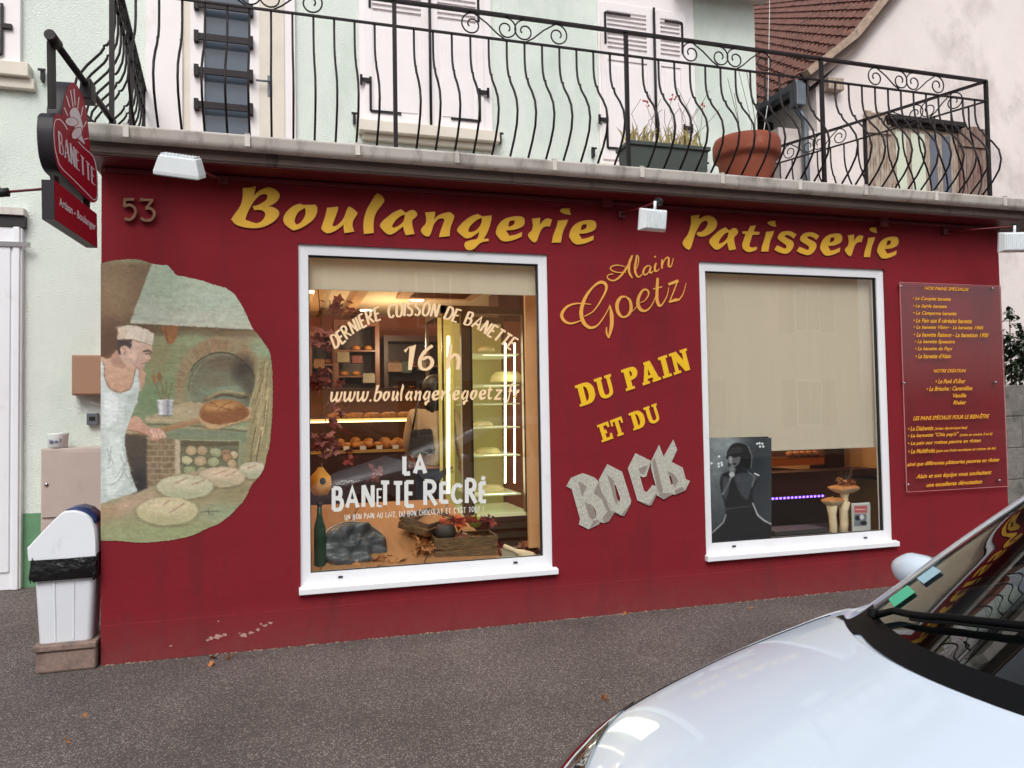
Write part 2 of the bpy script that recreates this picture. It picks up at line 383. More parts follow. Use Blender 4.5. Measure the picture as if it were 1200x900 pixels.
M['redgourd'] = mat('brown_red_squash', rgb(120, 62, 44), .5, var=.2, vscale=20)
M['pumpkin'] = mat('yellow_pumpkin', rgb(222, 150, 50), .55, var=.15, vscale=12)
M['cloth'] = mat('grey_shiny_fabric', rgb(84, 88, 92), .35, var=.15, vscale=5, bump=.3, bscale=14, bdist=.02)
M['greenp'] = mat('green_bottle', rgb(26, 62, 40), .3)
M['olive'] = mat('olive_wall', rgb(150, 136, 70), .8)
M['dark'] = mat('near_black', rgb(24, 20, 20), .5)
M['mush'] = mat('carved_pale_wood', rgb(222, 200, 164), .7, var=.12, vscale=14, bump=.4, bscale=30)
M['mushb'] = mat('bark_brown_cap', rgb(178, 116, 62), .7, var=.3, vscale=18)
M['skin'] = mat('skin', rgb(206, 156, 130), .55)
M['hair'] = mat('dark_hair', rgb(32, 26, 26), .5, bump=.5, bscale=60)
M['coatm'] = mat('beige_jacket', rgb(172, 150, 126), .85, var=.08, bump=.3, bscale=40)
M['jean'] = mat('dark_blue_trousers', rgb(40, 48, 70), .85)
M['shirt'] = mat('grey_pink_shirt', rgb(150, 120, 120), .85, var=.2, vscale=20)
M['apron'] = mat('dark_apron', rgb(40, 34, 38), .85)
M['glowglass'] = mat('glowing_shelf_glass', rgb(190, 200, 170), .2, emit=rgb(220, 214, 160), estr=.25)  # faint glow in the material stands in for tube light caught by the glass
M['tube'] = emis('fluorescent_tube', (1, .93, .62, 1), 7.0)
M['spotl'] = emis('ceiling_spot_light', (1, .86, .62, 1), 9.0)
M['purple'] = emis('purple_led', (.22, .1, 1, 1), 5.0)
M['warmstrip'] = emis('warm_counter_light', (1, .6, .25, 1), 5.0)
M['paint'] = mat('white_car_paint', rgb(208, 220, 234), .35, coat=.7, spec=.4)
M['bluepaint'] = mat('dark_blue_car_paint', rgb(30, 40, 76), .3, coat=1.0)
M['cglass'] = glass_mat('car_glass', (.20, .25, .24, 1), 1.7)
M['plast'] = mat('black_car_plastic', rgb(11, 12, 15), .6, spec=.12, var=.1, vscale=20, bump=.1, bscale=200)
M['tyre'] = mat('tyre', rgb(26, 26, 27), .8)
M['silver'] = mat('lamp_silver', rgb(184, 194, 206), .3, metal=.4)
M['chrome'] = mat('chrome', rgb(220, 222, 226), .08, metal=1)
M['lens'] = glass_mat('headlight_lens', (.85, .88, .9, 1), 2.5)
M['seat'] = mat('car_seat_fabric', rgb(42, 42, 46), .9)
M['dash'] = mat('dashboard', rgb(30, 30, 33), .7)
M['sticker'] = mat('green_sticker', rgb(70, 190, 150), .5)
M['stickb'] = mat('pale_blue_sticker', rgb(160, 200, 214), .5)
M['deadleaf'] = mat('dead_leaf', rgb(176, 112, 66), .8)
M['facade2'] = mat('street_house_render', rgb(206, 196, 178), .9, var=.05, vscale=1.5)
M['winD'] = mat('street_house_pane', rgb(48, 56, 64), .08)
M['chip'] = mat('bare_plaster', rgb(182, 142, 130), .9, var=.2, vscale=40)
M['mug'] = mat('white_mug', rgb(222, 226, 224), .3)
M['inkb'] = mat('blue_ink', rgb(54, 62, 110), .5)
# asphalt
def asphalt():
    m = bpy.data.materials.new('asphalt'); m.use_nodes = True; nt = m.node_tree; L = nt.links; b = nt.nodes['Principled BSDF']; b.inputs['Roughness'].default_value = .85
    tc = nn(nt, 'ShaderNodeTexCoord')
    vo = nn(nt, 'ShaderNodeTexVoronoi'); vo.inputs['Scale'].default_value = 190; L.new(tc.outputs['Object'], vo.inputs['Vector'])
    n1 = nn(nt, 'ShaderNodeTexNoise'); n1.inputs['Scale'].default_value = 1.1; n1.inputs['Detail'].default_value = 7; L.new(tc.outputs['Object'], n1.inputs['Vector'])
    n2 = nn(nt, 'ShaderNodeTexNoise'); n2.inputs['Scale'].default_value = 60; n2.inputs['Detail'].default_value = 4; L.new(tc.outputs['Object'], n2.inputs['Vector'])
    r1 = nn(nt, 'ShaderNodeValToRGB'); cr = r1.color_ramp
    cr.elements[0].position = 0; cr.elements[0].color = rgb(74, 66, 63); cr.elements[1].position = 1; cr.elements[1].color = rgb(176, 166, 158)
    e = cr.elements.new(.45); e.color = rgb(88, 79, 76); e = cr.elements.new(.8); e.color = rgb(100, 91, 87)
    sp = nn(nt, 'ShaderNodeSeparateColor'); L.new(vo.outputs['Color'], sp.inputs[0]); L.new(sp.outputs[0], r1.inputs[0])
    mr = nn(nt, 'ShaderNodeMapRange'); mr.inputs['From Min'].default_value = .3; mr.inputs['From Max'].default_value = .72; mr.inputs['To Min'].default_value = .72; mr.inputs['To Max'].default_value = 1.2
    L.new(n1.outputs['Fac'], mr.inputs['Value'])
    vm = nn(nt, 'ShaderNodeVectorMath', operation='SCALE'); L.new(r1.outputs['Color'], vm.inputs[0]); L.new(mr.outputs['Result'], vm.inputs['Scale'])
    L.new(vm.outputs[0], b.inputs['Base Color'])
    ad = nn(nt, 'ShaderNodeMath', operation='ADD'); L.new(vo.outputs['Distance'], ad.inputs[0]); L.new(n2.outputs['Fac'], ad.inputs[1])
    bp = nn(nt, 'ShaderNodeBump'); bp.inputs['Strength'].default_value = .8; bp.inputs['Distance'].default_value = .006; L.new(ad.outputs[0], bp.inputs['Height']); L.new(bp.outputs['Normal'], b.inputs['Normal'])
    return m
M['asph'] = asphalt()
# painted pictures keep their paint in a colour attribute
M['mural'] = mat('mural_paint', (1, 1, 1, 1), .8, attr='paint', bump=.5, bscale=90, bdist=.003, stretch=(.55, 1, 1.5))
M['poster'] = mat('glossy_poster', (1, 1, 1, 1), .3, attr='paint')

# ================================================================ ground
XL, XR = -1.13, 6.46      # ends of the shop front
mb = MB()
xs = [-40, -6, -3, XL, 6.5, 12, 40]; ys = [-40, -12, -6, -2, 0, 2.0, 8, 40]
def gz(x, y):
    up = .075*min(max(y, 0), 2.0)
    return up if x <= XL+.01 or x > 6.6 else up
gv = {}
for i, x in enumerate(xs):
    for j, y in enumerate(ys): gv[i, j] = len(mb.v); mb.v.append((x, y, gz(x, y)))
for i in range(len(xs)-1):
    for j in range(len(ys)-1): mb.f.append((gv[i, j], gv[i+1, j], gv[i+1, j+1], gv[i, j+1])); mb.sm.append(False)
mb.build('ground', M['asph'], kind='structure')
# ================================================================ bakery building
W1 = (.114, 1.966, .40, 2.79); W2 = (3.283, 5.140, .40, 2.80)
ZT = 3.25
shop = thing('bakery_building', 'single storey dark red shop building with two white framed windows and a roof terrace', 'shop building', (0, 0, 0))
mb = MB(); xs = [XL, W1[0], W1[1], W2[0], W2[1], XR]; zs = [0, .27, .40, 2.795, ZT]
def wz(i, j): return (xs[i], 0, zs[j])
zs[2] = .40; zs[3] = 2.795
for i in range(5):
    for j in range(4):
        if i in (1, 3) and j == 2: continue
        mb.quad((xs[i],0,zs[j]), (xs[i+1],0,zs[j]), (xs[i+1],0,zs[j+1]), (xs[i],0,zs[j+1]))
for (a, b) in ((xs[1], xs[2]), (xs[3], xs[4])):
    z0, z1, d = zs[2], zs[3], .16
    mb.quad((a,0,z0),(a,d,z0),(a,d,z1),(a,0,z1)); mb.quad((b,0,z0),(b,d,z0),(b,d,z1),(b,0,z1)); mb.quad((a,0,z1),(b,0,z1),(b,d,z1),(a,d,z1)); mb.quad((a,0,z0),(b,0,z0),(b,d,z0),(a,d,z0))
# side walls (the right one runs back at an angle)
mb.quad((XL,0,0),(XL,2.0,0),(XL,2.0,ZT),(XL,0,ZT)); mb.quad((XR,0,0),(XR-.35,2.2,0),(XR-.35,2.2,ZT),(XR,0,ZT))
mb.build('wall', M['red'], shop, recalc=False)
MB().box(XL, XR, -.007, 0, 0, .255).build('plinth', M['red'], shop, bevel=.003)
# bare plaster where the paint flaked off the plinth
mb = MB()
for (cx, cy, r) in ((247,748,3.2),(255,746,4.5),(263,744,3),(243,750,2),(286,744,4),(294,741,3),(281,742,1.5),(302,738,2.2),(311,733,2.5),(317,730,2.2),(256,728,1.3),(306,731,1.5),(270,769,2.2),(200,757,1.6)):
    n = 11; lp = [(cx+cos(2*pi*k/n)*r*random.uniform(.55, 1.5), cy+sin(2*pi*k/n)*r*random.uniform(.35, .9)) for k in range(n)]
    mb.prism([lp], wallmap(0), .0085, .0085)
mb.build('flaked_patch', M['chip'], shop, recalc=False)
# slab, fascia, gutter
SX0, SX1 = XL-.05, 7.2
MB().box(SX0, SX1, -.25, 2.3, ZT, 3.395).build('terrace_slab', M['slab'], shop, bevel=.006)
MB().box(SX0+.02, SX1, -.262, -.25, 3.262, 3.30).build('fascia_trim', M['slab'], shop)
mb = MB(); prof = [(-.253,3.41),(-.256,3.35),(-.275,3.325),(-.31,3.315),(-.345,3.325),(-.362,3.35),(-.367,3.392),(-.374,3.402),(-.366,3.408),(-.358,3.398),(-.352,3.352),(-.31,3.325),(-.268,3.352),(-.262,3.41)]
vs = [(SX0-.0, y, z) for y, z in prof]+[(SX1, y, z) for y, z in prof]; n = len(prof)
mb.add(vs, [(i, (i+1) % n, n+(i+1) % n, n+i) for i in range(n)], True); mb.add([(SX0, y, z) for y, z in prof[:7]], [tuple(range(7))])
mb.build('gutter', M['gut'], shop)
for px in (148, 290, 419, 535, 649, 751, 845, 935, 1012, 1094, 1174):
    X = P(px, 180, -.36).x
    MB().box(X-.016, X+.016, -.380, -.366, 3.33, 3.412).box(X-.016, X+.016, -.38, -.25, 3.409, 3.415).build('gutter_strap', M['gut'], shop)
MB().box(XL+.003, XR, -.236, 0, 3.243, 3.2495).build('soffit', M['reddark'], shop)
MB().box(XL+.02, XR, -.03, 0, 3.205, 3.235).build('cable_trunking', M['reddark'], shop, bevel=.004)
for px, py in ((711, 234), (1035, 258)):
    p = P(px, py, -.05); MB().box(p.x-.045, p.x+.045, -.07, -.03, p.z-.06, p.z+.07).build('junction_cover', M['reddark'], shop, bevel=.008)
# interior shell
ib = MB()
IY0, IY1, IZ0, IZ1 = .02, 4.6, .12, 2.86
ib.quad((XL+.1,IY1,IZ0),(XR-.1,IY1,IZ0),(XR-.1,IY1,IZ1),(XL+.1,IY1,IZ1)); ib.quad((XL+.1,.17,IZ0),(XL+.1,IY1,IZ0),(XL+.1,IY1,IZ1),(XL+.1,.17,IZ1)); pass
ib.build('interior_wall', M['pinkwall'], shop, recalc=False)
ZS = .80
for za, zb_, nm, mm in ((IZ0, ZS, 'olive_wall_base', 'olive'), (ZS, IZ1, 'tan_side_wall', 'tanwall')):
    MB().quad((XR-.12,.17,za),(XR-.75,IY1,za),(XR-.75,IY1,zb_),(XR-.12,.17,zb_)).build(nm, M[mm], shop, recalc=False)
MB().add([(XR-.16,.2,ZS-.02),(XR-.77,IY1-.1,ZS-.02),(XR-.77,IY1-.1,ZS+.02),(XR-.16,.2,ZS+.02),(XR-.12,.2,ZS-.02),(XR-.73,IY1-.1,ZS-.02),(XR-.73,IY1-.1,ZS+.02),(XR-.12,.2,ZS+.02)], [(0,1,2,3),(0,1,5,4),(3,2,6,7),(0,3,7,4)]).build('dado_rail', M['dwood'], shop)
for (z, nm, mm) in ((IZ1, 'interior_ceiling', 'ceil'), (IZ0, 'interior_floor', 'floor')):
    MB().quad((XL+.1,.17,z),(XR-.1,.17,z),(XR-.1,IY1,z),(XL+.1,IY1,z)).build(nm, M[mm], shop, recalc=False)
# blocking layer round windows (inner face of front wall)
mb = MB()
for i in range(5):
    for j in range(4):
        if i in (1, 3) and j == 2: continue
        mb.quad((xs[i],.16,max(zs[j], .12)), (xs[i+1],.16,max(zs[j], .12)), (xs[i+1],.16,min(zs[j+1], IZ1) if j < 3 else IZ1), (xs[i],.16,min(zs[j+1], IZ1) if j < 3 else IZ1))
mb.build('inner_wall_face', M['tanwall'], shop, recalc=False)
# roof over the whole ground floor behind (keeps daylight out)
MB().box(XL, XR-.05, 2.0, IY1+.1, IZ1+.05, 3.395).box(XL, XR, IY1+.02, IY1+.1, 0, 3.3).box(XR-.08, XR-.06, 2.2, IY1+.1, 0, 3.3).box(XL+.02, XL+.06, 2.0, IY1+.1, 0, 3.3).build('rear_building_shell', M['slab'], shop)
GY = .05
def window(W, caps, lab):
    x0, x1, z0, z1 = W; z1 = 2.795; fw = .068; bz = .485
    w = MB()
    # mitred frame front with depth
    o = [(x0,z0),(x1,z0),(x1,z1),(x0,z1)]; inn = [(x0+fw,bz),(x1-fw,bz),(x1-fw,z1-fw-.005),(x0+fw,z1-fw-.005)]
    ya, yb = .018, .09
    for k in range(4):
        a, b = o[k], o[(k+1) % 4]; c, d = inn[(k+1) % 4], inn[k]
        g = .0008
        w.add([(a[0],ya,a[1]),(b[0],ya,b[1]),(c[0],ya+.006,c[1]),(d[0],ya+.006,d[1]),(c[0],yb,c[1]),(d[0],yb,d[1]),(a[0],yb,a[1]),(b[0],yb,b[1])], [(0,1,2,3),(3,2,4,5),(0,1,7,6),(6,7,4,5)])
    fr = w.build('window', M['white'], shop, recalc=True)
    if lab: fr['label'] = lab
    g = .012
    # glazing bead / black gasket ring
    bd = MB()
    X0, X1, Z0, Z1 = inn[0][0], inn[1][0], inn[0][1], inn[2][1]
    for (a, b, c, d) in ((X0, X0+g*.5, Z0, Z1), (X1-g, X1, Z0, Z1), (X0+g*.5, X1-g, Z0, Z0+g*.4), (X0+g*.5, X1-g, Z1-g, Z1)): bd.box(a, b, GY-.012, GY+.012, c, d)
    bd.build('gasket', M['black'], fr)
    MB().quad((X0,GY,Z0),(X1,GY,Z0),(X1,GY,Z1),(X0,GY,Z1)).build('pane', M['glass'], fr, recalc=False)
    s = MB(); sx0, sx1 = x0-.012, x1+.03
    s.add([(sx0,-.045,.352),(sx1,-.045,.352),(sx1,-.045,.392),(sx0,-.045,.392),(sx0,.02,.404),(sx1,.02,.404),(sx1,.02,.352),(sx0,.02,.352)], [(0,1,2,3),(3,2,5,4),(0,1,6,7),(0,3,4,7),(1,2,5,6),(4,5,6,7)])
    s.build('sill', M['white'], fr, bevel=.004)
    for px, py in caps:
        p = P(px, py, .018); MB().box(p.x-.016, p.x+.016, .012, .019, p.z-.006, p.z+.006).build('drain_cap', M['black'], fr)
    return fr
window(W1, ((399, 676), (604, 659)), 'left window with white writing stuck on the pane')
window(W2, ((860, 640), (1014, 630)), 'right window with its beige blind half drawn')

# ================================================================ house behind, mint
HY = 2.0
house = thing('mint_house', 'pale mint green roughcast house behind the shop with white shutters upstairs', 'house', (0, HY, 0))
HXR = P(885, 60, HY).x
def rectP(px0, py0, px1, py1, Y):
    a = P(px0, (py0), Y); b = P(px1, py1, Y); return a, b
MBh = MB().box(-9, XL+.015, HY, HY+7, .0, 3.38).box(-9, HXR, HY, HY+7, 3.38, 7.2)
hw = MBh.build('wall', M['mint']); hw.parent = house; hw.matrix_parent_inverse = Matrix.Translation((0, -HY, 0))
def part(mb, name, m, parent, **k):
    "link under a thing whose Empty stands away from the origin"
    o = mb.build(name, m, None, **k); o.parent = parent; root = parent
    off = Vector((0, 0, 0)); q = parent
    Mx = Matrix.Identity(4)
    chain = []
    while q: chain.append(q); q = q.parent
    W = Matrix.Identity(4)
    for q in reversed(chain): W = W @ q.matrix_parent_inverse @ (Matrix.Translation(q.location) @ q.rotation_euler.to_matrix().to_4x4())
    o.matrix_parent_inverse = W.inverted()
    return o
part(MB().box(-9, XL-.005, HY-.006, HY, .1, .78), 'painted_base', M['green'], house)
# eave soffit top right
part(MB().box(-9.3, HXR+.3, HY-.55, HY+7.3, 7.2, 7.32), 'eave', M['slab'], house)
p = P(885, 0, HY)
part(MB().box(P(800,4,HY-.3).x, HXR+.12, HY-.4, HY+.01, P(885,4,HY).z, P(885,4,HY).z+.5), 'soffit_board', M['gut'], house)
# roof of house
part(MB().add([(-9.3,HY-.6,7.3),(HXR+.3,HY-.6,7.3),(HXR+.3,HY+7.4,7.3),(-9.3,HY+7.4,7.3),(-9.3,HY+3.4,10.2),(HXR+.3,HY+3.4,10.2)], [(0,1,5,4),(2,3,4,5),(0,4,3),(1,2,5),(0,3,2,1)]), 'roof', M['tile'], house)
def hbar(mb, a, b, r=.014, n=4): mb.tube([a, b], r, n)
def Lhinge(mb, x, z, w, h, Y, side=1):
    mb.box(x-.012, x+.012, Y-.012, Y-.002, min(z, z+h), max(z, z+h)); mb.box(min(x, x+side*w), max(x, x+side*w), Y-.012, Y-.002, z-.012, z+.012)
# window 2 upstairs (shutters closed, px 427..568)
Ys = HY-.05
surr = MB(); a = P(424, 60, HY); b = P(572, 60, HY)
zb = P(500, 148, HY).z; zt = zb+1.5
surr.box(a.x-.03, b.x+.03, HY-.03, HY, zb-.02, zt+.3)
part(surr, 'window_surround', M['shut'], house, bevel=.004)
part(MB().box(P(422,160,HY).x-.02, P(580,170,HY).x+.02, HY-.13, HY, zb-.14, zb-.03).box(P(422,160,HY).x+.02, P(580,170,HY).x-.02, HY-.06, HY, zb-.2, zb-.14), 'window_sill', M['sillm'], house, bevel=.008)
def pair(pxa, pxm, pxb, ybot, zl_px, top_z):
    zb = P((pxa+pxb)/2, ybot, Ys).z
    xa, xm, xb = P(pxa, ybot-60, Ys).x, P(pxm, ybot-60, Ys).x, P(pxb, ybot-60, Ys).x
    zl = P(pxm, zl_px, Ys).z
    for k, (x0, x1) in enumerate(((xa, xm-.008), (xm+.008, xb))):
        t = .035; st = .075; mb = MB(); z0, z1 = zb, top_z
        mb.box(x0, x0+st, Ys, Ys+t, z0, z1).box(x1-st, x1, Ys, Ys+t, z0, z1).box(x0+st, x1-st, Ys, Ys+t, z0, z0+.1).box(x0+st, x1-st, Ys, Ys+t, z1-.09, z1)
        mb.box(x0+st, x1-st, Ys, Ys+t, zl-.06, zl+.04)
        mb.box(x0+st, x1-st, Ys+.014, Ys+t-.006, z0+.1, zl-.06).box(x0+st+.04, x1-st-.04, Ys+.006, Ys+.02, z0+.14, zl-.1)
        o = part(mb, 'shutter', M['shut'], house, bevel=.003)
        lv = MB(); z = zl+.05
        while z < z1-.1:
            lv.add([(x0+st,Ys,z-.012),(x1-st,Ys,z-.012),(x1-st,Ys,z),(x0+st,Ys,z),(x0+st,Ys+.03,z+.016),(x1-st,Ys+.03,z+.016),(x1-st,Ys+.03,z+.004),(x0+st,Ys+.03,z+.004)], [(0,1,2,3),(3,2,5,4),(4,5,6,7),(7,6,1,0)]); z += .05
        part(lv, 'louvre_panel', M['shut'], o)
        part(MB().box(x0+st, x1-st, Ys+.031, Ys+.033, zl+.04, z1-.09), 'louvre_gap_shade', M['dark'], o)  # near-black sheet paints the shade in the gaps between the slats
        s = 1 if k == 0 else -1; xe = x0+.05 if k == 0 else x1-.05
        h = MB(); Lhinge(h, xe, z0+.12, .3*min(1, (x1-x0)/.55), .34, Ys, s)
        h.box(min(xe, xe-s*.09), max(xe, xe-s*.09), Ys-.02, Ys-.006, z0+.40, z0+.44).box(xe-s*.09-.012, xe-s*.09+.012, Ys-.02, Ys-.002, z0+.37, z0+.47)
        part(h, 'strap_hinge', M['iron'], o)
        h = MB(); Lhinge(h, xe, z1-.12, .3*min(1, (x1-x0)/.55), -.34, Ys, s); part(h, 'strap_hinge', M['iron'], o)
    g = MB().tube([(xm, Ys-.02, zb-.02), (xm, Ys-.02, top_z)], .014, 6)
    part(g, 'espagnolette_rod', M['iron'], house)
pair(428, 504, 567, 150, 28, P(500, 28, Ys).z+.55)
zb3 = P(750, 190, HY).z
part(MB().box(P(700,60,HY).x, P(812,60,HY).x, HY-.03, HY, zb3-.1, P(750,0,HY).z+.12), 'window_surround', M['shut'], house, bevel=.004)
pair(706, 768, 806, 190, 70, P(750, 8, Ys).z)
part(MB().box(P(700,60,HY).x-.02, P(812,60,HY).x+.02, HY-.12, HY, zb3-.2, zb3-.08), 'window_sill', M['sillm'], house, bevel=.008)
# little iron shutter stays on the wall
for px, py in ((415,140),(585,163),(694,180),(825,197),(51,90)):
    q = P(px, py, HY); part(MB().box(q.x-.012, q.x+.012, HY-.05, HY, q.z-.05, q.z+.05).box(q.x-.03, q.x+.03, HY-.06, HY-.05, q.z+.03, q.z+.05), 'shutter_stay', M['iron'], house)
# balcony door px 170..345
zbd = 3.4; ztd = P(250, 0, HY).z+1.0
xd0, xd1 = P(172, 60, HY).x, P(346, 60, HY).x
door = part(MB().box(xd0, P(215,60,HY).x, HY-.07, HY, zbd, ztd).box(P(292,60,HY).x, xd1, HY-.05, HY, zbd, ztd).box(P(240,60,HY).x-.12, P(240,60,HY).x, HY-.06, HY, zbd, ztd), 'balcony_door', M['shut'], house, bevel=.006)
part(MB().box(P(215,60,HY).x, P(240,60,HY).x-.12, HY-.045, HY, zbd, ztd).box(P(296,60,HY).x+.06, xd1-.1, HY-.062, HY-.05, zbd+.1, ztd), 'door_leaf', M['sillm'], door, bevel=.004)
part(MB().quad((P(240,60,HY).x,HY-.02,zbd),(P(292,60,HY).x,HY-.02,zbd),(P(292,60,HY).x,HY-.02,ztd),(P(240,60,HY).x,HY-.02,ztd)), 'pane', mat('blue_grey_pane', rgb(84, 94, 106), .12), door, recalc=False)
for py in (4, 42, 82, 122):
    mb = MB(); a = P(230, py, HY-.1); b = P(294, py+5, HY-.1); z = a.z
    mb.box(a.x, b.x, HY-.11, HY-.09, z-.03, z+.03)
    for x in (a.x, b.x): mb.box(x-.02, x+.02, HY-.12, HY-.05, z-.05, z+.05)
    part(mb, 'security_bar', M['iron'], door)
hd = P(316, 100, HY-.08); part(MB().box(hd.x-.02, hd.x+.02, HY-.07, HY-.058, hd.z-.1, hd.z+.1).tube([(hd.x, HY-.06, hd.z+.02), (hd.x, HY-.12, hd.z+.02), (hd.x-.12, HY-.12, hd.z+.02)], .01, 6), 'door_handle', M['zinc'], door)
# far left upstairs shutter and sill
q = P(38, 100, HY); q0 = P(26, 40, HY)
o = part(MB().box(-4.2, q0.x, HY-.05, HY, P(10,80,HY).z, P(10,80,HY).z+1.6).box(-4.2, q0.x-.22, HY-.065, HY-.05, P(10,80,HY).z+.1, P(10,80,HY).z+1.5), 'shutter', M['shut'], house, bevel=.004)
h = MB(); Lhinge(h, P(5,60,HY).x, P(5,68,HY).z, .3, .45, HY-.06, -1); h.box(P(5,60,HY).x, P(17,60,HY).x, HY-.08, HY-.05, P(10,35,HY).z-.02, P(10,35,HY).z+.02)
part(h, 'strap_hinge', M['iron'], o)
part(MB().box(-4.3, q.x, HY-.12, HY, P(38,96,HY).z, P(38,80,HY).z).box(-4.3, q.x+.03, HY-.07, HY, P(38,108,HY).z, P(38,96,HY).z), 'window_sill', M['sillm'], house, bevel=.008)
# ground floor door at the left
dr = P(28, 400, HY); zt = P(20, 268, HY).z
gd = part(MB().box(-3.6, dr.x, HY-.06, HY, .15, zt), 'front_door', M['white'], house, bevel=.006)
part(MB().box(-3.4, P(15,400,HY).x, HY-.075, HY-.058, .3, zt-.15).box(P(18,400,HY).x, dr.x-.015, HY-.08, HY-.058, .15, zt), 'door_panel', M['white'], gd, bevel=.006)
part(MB().box(-3.7, dr.x+.02, HY-.07, HY, zt, zt+.09), 'dark_lintel_board', M['dark'], gd)  # near-black lintel board over the door
part(MB().box(-3.7, dr.x+.02, HY-.1, HY, zt+.1, zt+.16), 'door_hood', M['gut'], gd)
q = P(8, 288, HY); part(MB().box(q.x-.05, q.x+.2, HY-.09, HY-.07, q.z-.02, q.z+.02), 'door_closer', M['steel'], gd)
# ================================================================ terrace railing
RY = -.15; ZB = 3.47; ZTOP = 4.545; ZSUB = P(450, 29, RY).z
rail = thing('balcony_railing', 'dark wrought iron railing with bellied balusters and scrolls running along the roof terrace edge', 'railing', (0, 0, 0))
cornL = Vector((P(131, 60, RY).x, RY)); cornR = Vector((P(1155, 95, RY).x, RY)); endR = Vector((P(902, 187, HY-.05).x, HY-.02)); endL = Vector((P(170, 99, HY).x, HY-.02))
def bal_profile():
    h = ZSUB-ZB; k = [(0,0),(.16,.0),(.24,.010),(.315,.036),(.335,.048),(.342,.066),(.36,.066),(.40,.086),(.50,.165),(.60,.225),(.70,.245),(.80,.222),(.90,.15),(1,.045)]
    return [(d, ZSUB-t*h) for t, d in k]
BP = bal_profile()
def baluster(p, nrm):
    d = Vector((nrm[0], nrm[1], 0)); q = Vector((p[0], p[1], 0))
    mb = MB(); mb.tube([q+d*a+Vector((0, 0, z)) for a, z in BP], .0085, 6)
    return mb.build('baluster', M['iron'], rail)
def scroll(c, e, w, h):
    "pair of S scrolls between handrail and under-rail, along unit e"
    mb = MB()
    def pt(u, v): return Vector((c[0]+e[0]*u, c[1]+e[1]*u, v))
    zc = (ZTOP+ZSUB)/2-.006; R = h/2
    for s in (-1, 1):
        for (cu, dr) in ((w*.42, 1), (w*.09, -1)):
            sp = []
            for i in range(26):
                a = i/25*2*pi*1.35; r = R*(1-.72*i/25)
                sp.append(pt(s*(cu+dr*cos(a+pi*.5)*r*-1), zc+sin(a+pi*.5)*r))
            mb.tube(sp, .006, 5)
        mb.tube([pt(s*w*.40, zc+R), pt(s*w*.28, zc+.3*R), pt(s*w*.18, zc-.5*R), pt(s*w*.09, zc-R)], .006, 5)
    return mb.build('scroll', M['iron'], rail)
# front run
L0, L1 = cornL, cornR
postX = [cornL.x, P(463, 100, RY).x, P(735, 120, RY).x, P(964, 140, RY).x, cornR.x]
def bars(a, b):
    a3 = Vector((a.x, a.y, 0)); b3 = Vector((b.x, b.y, 0)); d = (b3-a3).normalized(); n = Vector((-d.y, d.x, 0))
    for (z, hw, hh, nm) in ((ZTOP, .022, .008, 'handrail'), (ZSUB, .011, .006, 'under_rail'), (ZB, .012, .008, 'bottom_rail')):
        vs = []
        for p in (a3, b3):
            for (u, v) in ((-hw,-hh),(hw,-hh),(hw,hh),(-hw,hh)): vs.append(p+n*u+Vector((0, 0, z+v)))
        MB().add(vs, [(0,1,5,4),(1,2,6,5),(2,3,7,6),(3,0,4,7),(0,3,2,1),(4,5,6,7)]).build(nm, M['iron'], rail)
bars(cornL, cornR); bars(cornR, endR); bars(endL, cornL)
for x in postX: MB().box(x-.014, x+.014, RY-.014, RY+.014, 3.395, ZTOP).build('post', M['iron'], rail)
for e in (endR, endL, (endR+cornR)/2, (endL+cornL)/2): MB().box(e.x-.014, e.x+.014, e.y-.014, e.y+.014, 3.395, ZTOP).build('post', M['iron'], rail)
for a, b in zip(postX[:-1], postX[1:]):
    n = max(2, round((b-a)/.137))
    if b-a < 1.0: n = round((b-a)/.137)
    for k in range(1, n): baluster((a+(b-a)*k/n, RY), (0, -1))
for i, (a, b) in enumerate(zip(postX[:-1], postX[1:])): scroll(((a+b)/2, RY), (1, 0), .80, ZTOP-ZSUB-.012)
def siderun(a, b, nrm):
    d = (b-a); n = round(d.length/.15)
    for k in range(1, n):
        if k == n//2 : continue
        baluster(a+d*k/n, nrm)
    e = d.normalized()
    for t in (.25, .75): scroll(a+d*t, e, .7, ZTOP-ZSUB-.012)
dR = (endR-cornR).normalized(); siderun(cornR, endR, (-dR.y*-1, dR.x*-1) if False else (dR.y, -dR.x))
siderun(cornL, endL, (-1, 0))
# ================================================================ pot and planter on the terrace
def at(px, py, Y): return P(px, py, Y)
PY = .30
c = P(875, 185, PY+.1); r = (P(908, 165, PY+.1).x-P(839, 165, PY+.1).x)/2/1.07
zt = P(873, 160, PY).z
pot = thing('flower_pot', 'large round terracotta flower pot behind the terrace railing', 'flower pot', (c.x, PY+.1, 3.395))
H = zt-3.395
mb = MB().lathe([(0,0),(r*.66,0),(r*.70,.02),(r*.88,H*.66),(r*.9,H*.70),(r*1.02,H*.72),(r*1.04,H*.78),(r*1.04,H*.93),(r*.99,H),(r*.92,H),(r*.90,H*.9),(0,H*.88)], n=36)
mb.build('pot_body', M['pot'], pot)
MB().lathe([(0,H*.885),(r*.9,H*.885)], n=24).build('soil', M['soil'], pot)
mb = MB()
for k in range(5):
    a = k*1.7; x, y = cos(a)*r*.3, sin(a)*r*.3; mb.tube([(x, y, H*.88), (x*1.2, y, H+.2), (x*1.6-.04*k+.02, y*1.3, H+.42+.06*k)], .003, 4)
mb.build('bare_stem', M['stemd'], pot)
PY = .18
x0, x1 = P(737, 180, PY).x, P(829, 180, PY).x; zt = P(780, 169, PY).z
pl = thing('planter_trough', 'grey green plastic planter trough of dry grassy stems on the terrace', 'planter', ((x0+x1)/2, PY+.1, 3.395))
w = (x1-x0)/2; H = zt-3.395
